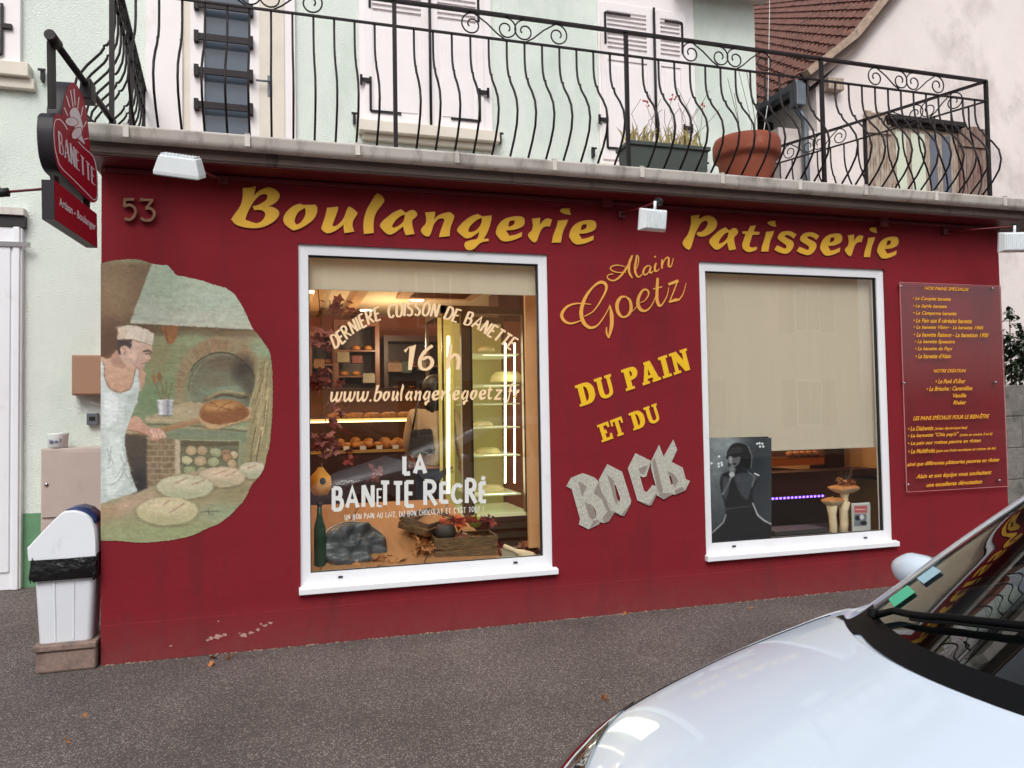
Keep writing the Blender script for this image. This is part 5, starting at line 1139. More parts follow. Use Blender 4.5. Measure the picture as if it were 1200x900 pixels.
outl = smooth('130,360! 150,332 180,325 206,345! 212,260 240,125 275,62 300,50 340,80 388,180 420,300 440,480! 455,650! 492,725 515,830 522,1000 516,1080 490,1105! 440,1085 330,982 240,890 180,822 148,730 132,620 125,480', 5)
bd = MB().prism([outl], s7, -.075, 0)
body = part(bd, 'badge_box', M['signblk'], sg)
part(MB().prism([outl], s7, .0015, .0015), 'badge_face', M['signred'], body, recalc=False)
# sun rays, figure, breads, border
dm = MB()
def rl(s, w, o=.003): pts = [(x, y) for x, y, _ in pts2(s)]; dm.ribbon(pts, [w]*len(pts), s7, o, o)
for s_ in ('222,268 254,345','240,165 272,270','277,115 300,262','307,105 318,250','352,178 340,282','386,262 370,350','416,392 394,440','436,540 398,550'): rl(s_, 9)
bp_ = smooth('150,376 180,374 206,395 232,430 250,465', 4, closed=False); dm.ribbon(bp_, [9]*len(bp_), s7, .003, .003)
bp_ = smooth('345,570 400,628 455,675 485,720 508,830 514,960 512,1050 494,1078 470,1072 400,1000 300,900 190,790 158,700 138,610 130,470 138,398 150,376', 4, closed=False); dm.ribbon(bp_, [8]*len(bp_), s7, .0031, .0031)
dm.prism([smooth('270,310 310,268 345,296 372,380 386,450 374,505 404,590 372,570 345,540 330,470 290,400', 4)], s7, .0035, .0035)
part(dm, 'emblem_rays', M['signw'], body, recalc=False)
for c_, r_, ro in (((285,395),(62,42),.15),((330,495),(64,42),-.95)):
    lp = [(c_[0]+cos(a)*r_[0]*cos(ro)-sin(a)*r_[1]*sin(ro), c_[1]+cos(a)*r_[0]*sin(ro)+sin(a)*r_[1]*cos(ro)) for a in [2*pi*i/20 for i in range(20)]]
    b_ = MB(); b_.prism([lp], s7, .004, .004); lp2 = [(c_[0]+(x-c_[0])*.88, c_[1]+(y-c_[1])*.88) for x, y in lp]
    o = part(b_, 'emblem_loaf', M['signred'], body, recalc=False); b_ = MB(); b_.prism([lp2], s7, .0045, .0045); part(b_, 'loaf_fill', mat('loaf_fill', rgb(236, 214, 214), .5, var=.2, vscale=60), o, recalc=False)
bt = MB(); T = 'BANETTE'; tot = stroke_len(T, .3)
def bq(u, v):
    tl, tr, br, bl = (172,478), (487,815), (492,955), (184,668); return tuple((bl[i]*(1-u)+br[i]*u)*(1-v)+(tl[i]*(1-u)+tr[i]*u)*v for i in (0, 1))
s = 0
for ch in T:
    ad, strokes = SF[ch]
    for j, stt in enumerate(strokes):
        pl = [bq((s+x)/tot, y) for x, y in dens(stt)]; vert = abs(stt[0][0]-stt[-1][0]) < .05 and abs(stt[0][1]-stt[-1][1]) > .5
        bt.ribbon(pl, [14 if vert or (ch == 'N' and j == 1) or (ch == 'A' and j == 0) else 8]*len(pl), s7, .003+.0003*j, .003+.0003*j)
        if vert:
            for yy in (0, 1):
                if ch in 'BE' : e_ = (-.1, .05)
                else: e_ = (-.12, .12)
                if ch == 'T' and yy == 1: continue
                x = stt[0][0]; pl = [bq((s+x+e_[0])/tot, yy), bq((s+x+e_[1])/tot, yy)]; bt.ribbon(pl, [9, 9], s7, .0042, .0042)
    s += ad+.3
part(bt, 'lettering', M['signw'], body, recalc=False)
s8 = lambda x, y, off: sp_(45+x/7.5, 170+y/7.5, off)
pan = [(137,308),(160,300),(510,605),(516,900),(460,885),(142,655)]
lb = part(MB().prism([[(137,306),(512,606),(517,905),(142,655)]], s8, -.06, 0), 'panel_box', M['signblk'], sg)
part(MB().prism([[(137,306),(512,606),(517,905),(142,655)]], s8, .0015, .0015), 'panel_face', M['signred'], lb, recalc=False)
tx = MB(); text_quad(tx, 'Artisan - Boulanger', ((176,452),(500,690),(500,775),(180,552)), s8, .003, 0, .03); part(tx, 'lettering', M['signw'], lb, recalc=False)
# ================================================================ floodlights on arms
def floodlight(head, wall, lab, s=1.0, tilt=.5, yaw=0, roll=0, deep=1, armvis=True, name='floodlight'):
    t = thing(name, lab, 'floodlight', head, group='floodlights on arms along the shop front')
    R3 = Matrix.Rotation(yaw, 4, 'Z') @ Matrix.Rotation(roll, 4, 'Y') @ Matrix.Rotation(tilt, 4, 'X'); w, h, d = .12*s, .085*s, .045*s*deep
    mb = MB().add([R3 @ Vector(p) for p in ((-w,-.0,-h),(w,0,-h),(w,0,h),(-w,0,h),(-w*.8,-d,-h*.8),(w*.8,-d,-h*.8),(w*.8,-d,h*.85),(-w*.8,-d,h*.85),(-w,.02,-h),(w,.02,-h),(w,.02,h),(-w,.02,h))], [(0,1,5,4),(1,2,6,5),(2,3,7,6),(3,0,4,7),(4,5,6,7),(0,1,9,8),(1,2,10,9),(2,3,11,10),(3,0,8,11),(8,9,10,11)])
    b = mb.build('lamp_housing', M['lampw'], t, bevel=.004)
    mb = MB()
    for i in range(11): x = -w*.72+i*w*1.44/10; mb.box(x-.0022, x+.0022, -d-.010*s, -d+.002, -h*.72, h*.8, R3)
    mb.build('cooling_fin', M['lampw'], b)
    MB().box(-w*.9, w*.9, .021, .024, -h*.9, h*.9, R3).build('lamp_glass', mat('lamp_glass', rgb(190, 196, 196), .2), b)
    top = R3 @ Vector((0, -d*.3, h+.055)); mb = MB().tube([R3 @ Vector((0, -d*.4, h*.8)), top], .011, 8); mb.build('yoke', M['lampw'], t)
    wl = Vector(wall)-Vector(head)
    MB().tube([top+Vector((.012,0,0)), top+Vector((.05,.02,0))], .028, 10).build('joint', M['black'], t)
    MB().tube([top+Vector((.03,.01,0)), wl], .008, 8).build('arm', M['reddark'], t)
    MB().box(wl.x-.03, wl.x+.03, wl.y-.03, wl.y+.005, wl.z-.03, wl.z+.03).build('wall_mount', M['reddark'], t, bevel=.004)
    return t
floodlight(P(211, 202, -.95), P(262, 212, -.03), 'white finned floodlight above the house number 53, nearest the hanging sign', s=1.0, tilt=-1.2, yaw=-.1, roll=.10, deep=1.9)
floodlight(P(765, 258, -.6), P(727, 252, -.0), 'white finned floodlight between the two big ochre words', s=.92, tilt=.18, yaw=.1)
floodlight(P(1187, 284, -.45), P(1106, 272, .0), 'white finned floodlight on a red arm beyond the right end of the wall', s=1.02, tilt=.12, yaw=-.3)
# off-frame lamp arm at the far left: the rod carries a lamp just outside the picture
a = P(57, 221, -.35); b = P(6, 225, -.35)
t = thing('sign_lamp', 'thin red rod ending in a black joint left of the hanging sign', 'lamp arm', b)
part(MB().tube([b, a], .008, 8), 'arm', M['reddark'], t); part(MB().tube([b+Vector((-.05,0,-.01)), b+Vector((.02,0,.0))], .026, 10).tube([b+Vector((-.03,0,0)), b+Vector((-.05,0,.05))], .015, 8), 'joint', M['black'], t)
part(MB().box(b.x-.22, b.x-.05, b.y-.03, b.y+.03, b.z-.07, b.z+.05), 'lamp_housing', M['lampw'], t, bevel=.008)
# ================================================================ left corner things
g0 = P(118, 600, 0)
# granite block under the bin
pA = G(42, 789, 0); pB = G(113, 784, 0)
pst = thing('stone_block', 'low granite block against the shop corner under the white bin', 'stone block', ((pA.x+pB.x)/2, .14, 0))
w = (pB.x-pA.x)/2-.005
MB().box(-w, w, -.2, .2, 0, .135).build('block', M['stone'], pst, bevel=.015); MB().box(-w-.015, w+.004, -.215, .2, .137, .175).build('top_slab', M['stone'], pst, bevel=.008)
# bin
bc = G(79, 750, .175)
bn = thing('waste_bin', 'white plastic waste bin with blue swing flap and black liner on a granite block', 'bin', (bc.x, .09, .175))
def ring(w, d, z, n=6, r=.03):
    pts = []
    for (sx, sy, a0) in ((1,1,0),(-1,1,90),(-1,-1,180),(1,-1,270)):
        for k in range(n): a = radians(a0+90*k/(n-1)); pts.append((sx*(w-r)+r*cos(a), sy*(d-r)+r*sin(a), z))
    return pts
def loft(mb, rings, cap0=True, cap1=True):
    n = len(rings[0]); vs = [p for r in rings for p in r]; fs = [(i*n+k, i*n+(k+1) % n, (i+1)*n+(k+1) % n, (i+1)*n+k) for i in range(len(rings)-1) for k in range(n)]
    mb.add(vs, fs, True)
    if cap0: mb.add(rings[0], [tuple(range(n))])
    if cap1: mb.add(rings[-1], [tuple(range(n))[::-1]])
bw = .145
mb = MB(); loft(mb, [ring(bw, .12, 0), ring(bw*1.02, .122, .01), ring(bw*1.19, .145, .52), ring(bw*1.2, .147, .535)]); mb.build('bin_body', M['binw'], bn)
mb = MB()
for sx in (-.35, .35): mb.add([(sx*bw-.006,-.1225,.02),(sx*bw+.006,-.1225,.02),(sx*bw*1.1+.006,-.146,.5),(sx*bw*1.1-.006,-.146,.5),(sx*bw,-.129,.02),(sx*bw*1.1,-.152,.5)], [(0,4,5,3),(4,1,2,5)])
mb.build('moulded_rib', M['binw'], bn)
mb = MB(); R = random.Random(2); rr = []
for (z, e) in ((.40,.012),(.43,.02),(.50,.014),(.545,.012)):
    r_ = ring(bw*1.2+e, .15+e, z, 9); rr.append([(x*(1+R.uniform(-.02, .03)), y*(1+R.uniform(-.02, .04)), z+R.uniform(-.016, .014)) for x, y, z in r_])
loft(mb, rr, False, False); mb.build('liner', M['bag'], bn)
# hooded lid, profile in x-z, rounded top, sloping left
prof = [(-.195,.535),(-.2,.60),(-.185,.625),(-.03,.80),(.03,.825),(.09,.815),(.14,.78),(.168,.72),(.178,.64),(.18,.535)]
prof = smooth([(x, z, k in (0, len(prof)-1)) for k, (x, z) in enumerate(prof)], 4, closed=False)
mb = MB(); n = len(prof); vs = [(x*1.0, -.155, z) for x, z in prof]+[(x*1.02, -.135, z+.008) for x, z in prof]+[(x*1.02, .135, z+.008) for x, z in prof]+[(x, .155, z) for x, z in prof]
mb.add(vs, [(j*n+i, j*n+i+1, (j+1)*n+i+1, (j+1)*n+i) for j in range(3) for i in range(n-1)], True); mb.add(vs[:n], [tuple(range(n))]); mb.add(vs[3*n:], [tuple(range(n))[::-1]])
mb.build('lid', M['binw'], bn, bevel=.006)
mb = MB(); pr = [(.005,.838),(.06,.846),(.115,.825),(.16,.78),(.178,.745)]; vs = [(x, y, z) for y in (-.125, .135) for x, z in pr]; n = len(pr); mb.add(vs, [(i, i+1, n+i+1, n+i) for i in range(n-1)], True)
fl = mb.build('swing_flap', M['binb'], bn); md = fl.modifiers.new('s', 'SOLIDIFY'); md.thickness = .012; 
# meter cabinet against mint wall
cx0, cx1 = P(47, 560, 1.72).x, XL-.01; zt = P(80, 525, 1.72).z; zm = P(80, 607, 1.72).z
cab = thing('meter_cabinet', 'tall pinkish beige meter cabinet standing against the mint wall behind the bin', 'meter cabinet', ((cx0+cx1)/2, 1.86, .14))
part(MB().box(cx0, cx1, 1.74, 1.995, .13, zt), 'cabinet_body', M['beige'], cab, bevel=.006)
part(MB().box(cx0+.012, cx1-.002, 1.722, 1.738, zm+.012, zt-.012).box(cx0+.16, cx1-.004, 1.716, 1.722, zm+.03, zt-.03), 'cabinet_door', M['beige'], cab, bevel=.003)
part(MB().box(cx0+.012, cx1-.002, 1.722, 1.738, .3, zm-.02), 'lower_panel', M['beige'], cab, bevel=.003)
q = P(54, 568, 1.71); part(MB().lathe([(0,-.004),(.014,-.004),(.014,.01)], (q.x, 1.716, q.z), 12, Matrix.Rotation(-pi/2, 3, 'X')), 'lock', M['steel'], cab)
# mug on the cabinet
mc = P(68, 524, 1.8); mg = thing('mug', 'white pot with blue handwriting standing on top of the beige meter cabinet', 'mug', (mc.x, 1.8, zt+.001)); r = .082; h = .125
MB().lathe([(0,0),(r*.8,0),(r*.9,.01),(r,h*.9),(r,h),(r-.006,h),(r-.008,.01),(0,.01)], n=28).build('mug_body', M['mug'], mg)
mb = MB(); 
def cyl(u, v, off): a = -pi/2+u/r; return Vector(((r+off)*cos(a), (r+off)*sin(a), v))
_c = [0]
for s_ in ('-.05,.075 -.05,.045 -.04,.042 -.036,.07','-.032,.06 -.03,.03 -.03,.06 -.02,.06 -.022,.045 -.03,.045','-.012,.06 -.018,.048 -.008,.045','0,.065 0,.045','.006,.045 .012,.062 .018,.045','.03,.075 .04,.07 .03,.05'):
    _c[0] += 1; p_ = smooth(s_, 4, closed=False); mb.ribbon(p_, [.005]*len(p_), cyl, .001+.0003*_c[0], .001+.0003*_c[0])
mb.build('handwriting', M['inkb'], mg, recalc=False)
# wall box, cable and bell
a, b = P(84, 416, 1.86), P(120, 463, 1.86)
wb = thing('wall_box', 'brown metal box fixed on the mint wall beside the painted wall picture', 'wall box', ((a.x+XL)/2, 1.93, (a.z+b.z)/2))
part(MB().box(a.x, XL-.01, 1.86, 1.998, b.z, a.z), 'box_body', M['brownbox'], wb, bevel=.006); part(MB().box(a.x+.012, XL-.012, 1.852, 1.858, b.z+.012, a.z-.012), 'box_lid', M['brownbox'], wb, bevel=.003)
part(MB().tube([P(101,464,1.95), P(106,470,1.95), P(112,473,1.95), P(119,476,1.95)], .006, 5), 'cable', M['mug'], wb)
a, b = P(101, 484, 1.93), P(114, 498, 1.93)
bl = thing('door_bell', 'small dark bell plate with a grey rim on the mint wall under the brown box', 'door bell', ((a.x+b.x)/2, 1.96, a.z))
part(MB().box(a.x, b.x, 1.94, 1.999, b.z, a.z), 'bell_plate', M['zinc'], bl, bevel=.006); part(MB().box(a.x+.02, b.x-.02, 1.932, 1.939, b.z+.04, a.z-.03), 'bell_button', M['dark'], bl, bevel=.004)
# ================================================================ neighbouring house (right)
NY = 2.75
nb = thing('gabled_house', 'old cream rendered house with clay tile roof and weathered shutters at the right', 'house', (8, NY, 0))
wl_ = P(957, 130, NY); xl = wl_.x
v0 = P(985, 62, NY); v1 = P(1035, 0, NY); sl_ = (v1.z-v0.z)/(v1.x-v0.x)
ev = P(955, 92, NY); xr = 19.0; apx = v0.x+(14.5-v0.z)/sl_
pro = [(xl, -.0), (xl, ev.z-.12), (v0.x-.02, v0.z-.14), (v1.x, v1.z-.14), (apx, 14.36), (xr, 14.3), (xr, 0)]
mb = MB(); n = len(pro); mb.add([(x, NY, z) for x, z in pro]+[(x, NY+19.4, z) for x, z in pro], [tuple(range(n)), tuple(range(n, 2*n))[::-1]]+[(i, (i+1) % n, n+(i+1) % n, n+i) for i in range(n)])
part(mb, 'wall', M['cream'], nb)
# roof: tiled left slope with flared foot
def roofz(u):
    "profile of the slope from eave (u=0) upward, returns x, z"
    ex, ez = ev.x-.22, ev.z-.05
    pr = [(ex, ez), (v0.x, v0.z), (v1.x, v1.z), (apx, 14.5)]
    ls = [0]; 
    for a, b in zip(pr[:-1], pr[1:]): ls.append(ls[-1]+math.hypot(b[0]-a[0], b[1]-a[1]))
    u = min(u, ls[-1]-1e-5)
    for i in range(3):
        if u <= ls[i+1]: t = (u-ls[i])/(ls[i+1]-ls[i]); return pr[i][0]+(pr[i+1][0]-pr[i][0])*t, pr[i][1]+(pr[i+1][1]-pr[i][1])*t
L_ = math.hypot(v0.x-ev.x+.22, v0.z-ev.z+.05)+math.hypot(apx-v0.x, 14.5-v0.z)
mb = MB(); cs = .19; tw = .25; rowsN = int(min(L_, 11)/cs); ny = 80; R = random.Random(8)
for i in range(rowsN):
    xa, za = roofz(i*cs); xb, zb_ = roofz((i+1)*cs+.04); d = Vector((xb-xa, 0, zb_-za)).normalized(); nrm = Vector((-d.z, 0, d.x))
    for j in range(ny):
        y0 = NY-.12+j*tw; lift = R.uniform(0, .008); sec = 5; jx = R.uniform(-.008, .008)
        vs = []
        for k in range(sec+1):
            t = k/sec; h = .032*sin(pi*t*2+.4)+.02; yy = y0+t*tw*1.0
            p = Vector((xa, yy, za))+nrm*(h+.035+lift)+d*jx; q = Vector((xb, yy, zb_))+nrm*(h+.008); r0 = Vector((xa, yy, za))+nrm*(h+.012+lift)+d*jx
            vs += [r0, p, q]
        fs = []
        for k in range(sec): a = k*3; fs += [(a, a+3, a+4, a+1), (a+1, a+4, a+5, a+2)]
        mb.add(vs, fs)
rf = part(mb, 'roof', M['tile'], nb, recalc=False)
mb = MB(); xa, za = roofz(0); xb, zb_ = roofz(min(L_, 4.2)); 
pl_ = [roofz(t*L_/12) for t in range(13)]
mb.add([(x, NY-.1, z) for x, z in pl_]+[(x, NY+19.5, z) for x, z in pl_]+[(x+.06, NY-.1, z-.12) for x, z in pl_]+[(x+.06, NY+19.5, z-.12) for x, z in pl_], [(i, i+1, 14+i, 13+i) for i in range(12)]+[(26+i, 27+i, 40+i, 39+i) for i in range(12)]+[(i, i+1, 27+i, 26+i) for i in range(12)])
part(mb, 'roof_boards', M['slab'], rf)
mb = MB()
for i in range(12):   # mortared verge tiles
    (x0_, z0_), (x1_, z1_) = pl_[i], pl_[i+1]
    d = Vector((x1_-x0_, 0, z1_-z0_)).normalized(); nrm = Vector((-d.z, 0, d.x)); vs = []
    for (x, z) in ((x0_, z0_), (x1_, z1_)):
        for (u, v) in ((-.02,-.13),(-.02,.07),(.17,.07),(.17,-.13)): q = Vector((x, NY-.11+v, z))+nrm*(u*.5+.01)*1.0; vs.append(q if False else Vector((x, NY-.115+v*.6, z))+nrm*u*.45)
    mb.add(vs, [(0,1,5,4),(1,2,6,5),(2,3,7,6),(3,0,4,7),(0,1,2,3),(4,5,6,7)])
part(mb, 'verge_mortar', mat('lichened_mortar', rgb(168, 146, 128), .9, var=.25, vscale=14, bump=.6, bscale=40, bdist=.01), rf)
gx, gz_ = roofz(0)
mb = MB().box(gx-.12, gx+.02, NY-.06, NY+7, gz_-.13, gz_-.02); part(mb, 'gutter', M['zinc'], nb, bevel=.02)
# downpipe with its swan neck
dp0 = Vector((gx-.02, NY-.0, gz_-.13)); q1 = P(933, 100, NY-.05); q2 = P(933, 126, NY-.05); q3 = P(943, 140, NY-.05); q4 = P(943, 215, NY-.05)
part(MB().box(q1.x-.07, q1.x+.07, NY-.15, NY, q2.z, gz_-.1), 'rainwater_head', M['zinc'], nb, bevel=.01)
part(MB().tube([q2, q3, q3+Vector((0,0,-.2)), Vector((q3.x, NY-.05, .1))], .045, 12), 'downpipe', M['zinc'], nb)
# passage between the houses, its shade painted as a near-black back
part(MB().box(HXR+.02, xl-.02, NY+.9, NY+.95, 0, ev.z-.25), 'passage_painted_shade', M['darkwood'], nb)
part(MB().box(q3.x-.35, xl, NY+.02, NY+.3, 0, P(930,150,NY).z), 'side_wall', M['cream'], nb)
# beam end
a = P(973, 102, NY); part(MB().box(a.x-.12, a.x+.12, NY-.12, NY+.01, a.z-.08, a.z+.08), 'beam_end', M['oldwood'], nb, bevel=.01)
# window with shutters
def nrect(x0, y0, x1, y1, Y): a = P(x0, y0, Y); b = P(x1, y1, Y); return a.x, b.x, P((x0+x1)/2, y1, Y).z, P((x0+x1)/2, y0, Y).z
x0, x1, z0, z1 = nrect(1042, 139, 1122, 238, NY); z0 = 3.0; z1 = P(1080, 148, NY).z
wn = part(MB().box(x0-.03, x1+.03, NY-.03, NY+.0, z0, z1+.02), 'window', M['oldwood'], nb, bevel=.005)
part(MB().box(x0-.12, x1+.05, NY-.14, NY-.03, z1, z1+.06).box(x0-.1, x1+.02, NY-.08, NY-.03, z1-.05, z1), 'lintel_board', M['darkwood'], wn)
for (pxa, pxb, mm) in ((1048, 1060, 'pale'), (1066, 1082, 'pale'), (1088, 1096, 'blue'), (1102, 1112, 'blue')):
    xa, xb = P(pxa, 190, NY).x, P(pxb, 190, NY).x
    for (za, zb__) in ((z0+.05, z0+.62), (z0+.68, z1-.12)):
        o = part(MB().quad((xa,NY-.036,za),(xb,NY-.036,za),(xb,NY-.036,zb__),(xa,NY-.036,zb__)), 'pane', mat('pale_pane', rgb(206, 212, 190) if mm == 'pale' else rgb(96, 100, 112), .15), wn, recalc=False)
for (pa, pb, dk) in ((1012, 1042, False), (1120, 1152, True)):
    xa, xb = P(pa, 190, NY).x, P(pb, 190, NY).x; zt_ = P((pa+pb)/2, 133 if not dk else 150, NY).z
    mb = MB()
    n = 4; w = (xb-xa)/n
    for k in range(n): mb.box(xa+k*w+.004, xa+(k+1)*w-.004, NY-.06, NY-.03, z0, zt_-.02*(k % 2))
    mb.box(xa, xb, NY-.085, NY-.06, zt_-.3, zt_-.2).box(xa, xb, NY-.085, NY-.06, z0+.4, z0+.5)
    part(mb, 'shutter', M['oldwood'] if not dk else mat('red_brown_shutter', rgb(96, 50, 44), .85, col2=rgb(150, 136, 124), vscale=7, stretch=(4, 4, .7)), nb)
# concrete yard wall and shrub
yx = P(1179, 520, 1.2).x
yw = thing('yard_wall', 'grey rough concrete block wall beyond the right end of the shop', 'wall', (yx+1.5, 1.3, 0)); zt = P(1190, 451, 1.2).z
mb = MB(); 
for r_ in range(5):
    for c_ in range(-1, 6):
        h = zt/5; ox = .25 if r_ % 2 else 0; xa = yx-.5+c_*.5+ox; mb.box(max(xa, yx-.35)+.003, xa+.497, 1.2, 1.4, r_*h+.003, (r_+1)*h-.003)
part(mb, 'blockwork', M['concrete'], yw, bevel=.008); part(MB().box(yx-.35, yx+3, 1.215, 1.385, 0, zt-.01), 'mortar', M['concrete'], yw)
sh = thing('shrub', 'dark green leafy shrub growing above the concrete block wall', 'shrub', (yx+.5, 1.9, 0)); R = random.Random(11); lf = MB(); br = MB()
for (px, py, rr_, cnt) in ((1190, 425, .34, 420), (1200, 400, .22, 160), (1176, 400, .14, 60), (1183, 372, .11, 40), (1215, 430, .4, 300), (1240, 400, .4, 300)):
    c_ = P(px, py, 1.75)
    br.tube([Vector((c_.x, 1.8, .2)), Vector((c_.x+.05, 1.8, c_.z*.6)), c_], [.02, .014, .006], 5)
    for k in range(cnt):
        v = Vector((R.gauss(0, 1), R.gauss(0, 1), R.gauss(0, 1))).normalized()*rr_*R.uniform(.3, 1.05); p_ = c_+Vector((v.x, v.y*.6, v.z*1.1)); s_ = R.uniform(.03, .055)
        Mx = Matrix.Rotation(R.uniform(0, 6.28), 3, 'Z') @ Matrix.Rotation(R.uniform(-1, 1), 3, 'X'); 
        vs = [p_+Mx @ Vector(q)*s_ for q in ((0,-1,0),(.5,-.2,.12),(.42,.5,.1),(0,1,-.1),(-.42,.5,.1),(-.5,-.2,.12),(0,0,0))]
        lf.add(vs, [(0,1,6),(1,2,6),(2,3,6),(3,4,6),(4,5,6),(5,0,6)])
part(lf, 'foliage', M['leafd'], sh, recalc=False); part(br, 'branches', M['stemd'], sh)
# thin cable down the mint house corner
cb = MB().tube([P(902,0,1.7), P(901,60,1.7), P(900,120,1.7), P(892,175,1.7)], .004, 4).build('hanging_cable', M['mug']); tag(cb, 'thin pale cable hanging in front of the clay tile roof', 'cable')
# ================================================================ inside the shop: left window
def IP(px, py, Y): return P(px, py, Y)
# folded blind of the left window
z0 = P(500, 341, .12).z
bl1 = thing('roller_blind', 'beige roller blind rolled almost fully up in the left window', 'blind', (1.04, .2, 2.6))
part(MB().box(W1[0]+.02, W1[1]-.02, .115, .12, z0, 2.85), 'blind_fabric', M['blind'], bl1); part(MB().box(W1[0]+.02, W1[1]-.02, .108, .127, z0-.012, z0+.006), 'bottom_bar', M['blind'], bl1); part(MB().tube([(W1[0]+.02, .15, 2.76), (W1[1]-.02, .15, 2.76)], .03, 12), 'roller_tube', M['mug'], bl1)
bl2 = thing('roller_blind', 'beige roller blind drawn most of the way down in the right window', 'blind', (4.2, .25, 2.6))
z2a, z2b = P(903, 527, .12), P(1030, 522, .12); zb2 = (z2a.z+z2b.z)/2
part(MB().box(W2[0]+.03, P(1024, 400, .12).x, .12, .125, zb2, 2.85), 'blind_fabric', M['blind'], bl2); part(MB().box(W2[0]+.03, P(1024, 400, .12).x, .113, .132, zb2-.012, zb2+.008), 'bottom_bar', M['blind'], bl2); part(MB().tube([(W2[0]+.03, .16, 2.78), (W2[1]-.03, .16, 2.78)], .03, 12), 'roller_tube', M['mug'], bl2)
# ceiling spots + light
for (px, py, lab) in ((429, 364, 'round recessed ceiling spot left of the curved window lettering'), (366, 342, 'round recessed ceiling spot at the far left of the shop ceiling'), (489, 352, 'small recessed ceiling spot over the curved window lettering')):
    g = G(px, py, IZ1-.01)
    if g.y > IY1-.1 or g.y < .3: g = Vector((g.x*.6, 3.2, IZ1-.01))
    t = thing('ceiling_spot', lab, 'ceiling lamp', g, group='recessed spots in the shop ceiling'); MB().lathe([(0,0),(.075,0)], n=20).build('lamp_disc', M['spotl'], t); MB().lathe([(.075,.004),(.10,0),(.10,.008)], n=20).build('trim_ring', M['mug'], t)
def area(loc, size, e, col, rot=(0, 0, 0), nm='shop_light'):
    l = bpy.data.lights.new(nm, 'AREA'); l.energy = e; l.color = col; l.shape = 'RECTANGLE'; l.size, l.size_y = size; o = bpy.data.objects.new(nm, l); COL.objects.link(o); o.location = loc; o.rotation_euler = rot; return o
# jars, bags and boxes on the back racks and price tags on the counter
R = random.Random(61)
for k, (px, py, Yq, w_, h_, col_, lab) in enumerate(((402,425,3.62,.07,.14,(190,170,130),'pale paper bag on the upper shelf of the tall dark rack'),(418,426,3.62,.06,.10,(150,60,50),'small red box on the upper shelf of the tall dark rack'),(432,449,3.62,.07,.12,(206,196,170),'cream box on the middle shelf of the tall dark rack'),(406,470,3.62,.08,.11,(120,80,50),'brown tin low on the tall dark rack'),(462,436,3.92,.09,.13,(196,150,120),'salmon box at the left end of the low wall shelf'),(476,437,3.92,.06,.16,(90,110,90),'green jar on the low wall shelf'),(497,434,3.92,.08,.12,(206,200,180),'white carton on the low wall shelf'),(374,432,3.64,.06,.12,(176,120,60),'tan packet on the narrow wooden rack'))):
    c = P(px, py, Yq); mb = MB().box(-w_, w_, -.05, .05, 0, h_*.85).add([(-w_,-.05,h_*.85),(w_,-.05,h_*.85),(w_*.8,0,h_),(-w_*.8,0,h_),(w_,.05,h_*.85),(-w_,.05,h_*.85)], [(0,1,2,3),(3,2,4,5),(0,3,5),(1,4,2)])
    o = mb.build('packet', mat('packet_paper', rgb(*[int(q*.62) for q in col_]), .6, var=.2, vscale=12), bevel=.004); o.location = c; tag(o, lab, 'packet')
def added_lamp(x, y, e, c_):  # unseen point lamps added to carry the light of the ceiling spots
    l = bpy.data.lights.new('added_shop_lamp', 'POINT'); l.energy = e; l.color = c_; l.shadow_soft_size = .05; o = bpy.data.objects.new('added_shop_lamp', l); COL.objects.link(o); o.location = (x, y, IZ1-.5)
for x, y, e in ((-.1, 1.3, 15), (1.0, 1.2, 15), (-.3, 3.0, 17), (1.2, 3.1, 17), (4.0, 1.3, 15), (5.2, 2.4, 19)): added_lamp(x, y, e, (1, .76, .5))
# air-conditioning cassette
g = P(520, 352, 2.2); g.z = IZ1
ac = thing('air_vent', 'square beige air conditioning grille set in the shop ceiling', 'air vent', (g.x, 2.3, IZ1-.01))
MB().box(-.42, .42, -.42, .42, -.03, 0).build('vent_panel', M['tanwall'], ac, bevel=.01)
mb = MB()
for k in range(6): mb.box(-.3, .3, -.25+k*.09, -.22+k*.09, -.04, -.03)
mb.build('vent_slats', M['mwood'], ac)
# ceiling beams (tan stripes)
for px in (380, 435):
    g = P(px, 330, 1.5); o = MB().box(g.x-.05, g.x+.05, .5, 4.5, IZ1-.05, IZ1-.002).build('ceiling_beam', M['tanwall'], shop)
# back wall bread rack: tall dark rack behind
R0 = random.Random(5); R = random.Random(21)
def loaf(c, r, lab=None, group='loaves and pastries in the counter', rot=0):
    mb = MB().ell((0,0,0), r, 12, 7, wob=.18, seed=R.random()*50); o = mb.build('pastry', M['bread']); o.location = c; o.rotation_euler = (0, 0, rot); return tag(o, lab or 'golden pastry in the lit glass counter', 'pastry', group)
def rack(x0, x1, Y, z0, z1, n, lab, mwood='mwood', dep=.45, bread=True):
    t = thing('bread_rack', lab, 'shelf', ((x0+x1)/2, Y+dep/2, IZ0))
    mb = MB().box(x0-.05, x0, Y, Y+dep, IZ0, z1).box(x1, x1+.05, Y, Y+dep, IZ0, z1).box(x0-.05, x1+.05, Y, Y+dep, z1, z1+.07)
    part(mb, 'rack_frame', M[mwood], t); part(MB().box(x0, x1, Y+dep-.02, Y+dep, IZ0, z1), 'back_panel', M['dwood'], t)
    for k in range(n):
        z = z0+(z1-z0)*k/n
        if k > 1 and bread:
            for q in range(3):
                if R0.random() < .75: loaf(Vector((x0+(x1-x0)*(q+.5)/3, Y+.12, z+.05)), (.05, .08, .035), 'dim brown loaf on a shelf of the wall racks', 'loaves on the shelves of the wall racks', rot=R0.uniform(-.4, .4))
        part(MB().box(x0, x1, Y, Y+dep-.02, z, z+.02), 'shelf_board', M['mwood'], t)
    return t
x0, x1 = P(397, 430, 3.6).x, P(440, 430, 3.6).x
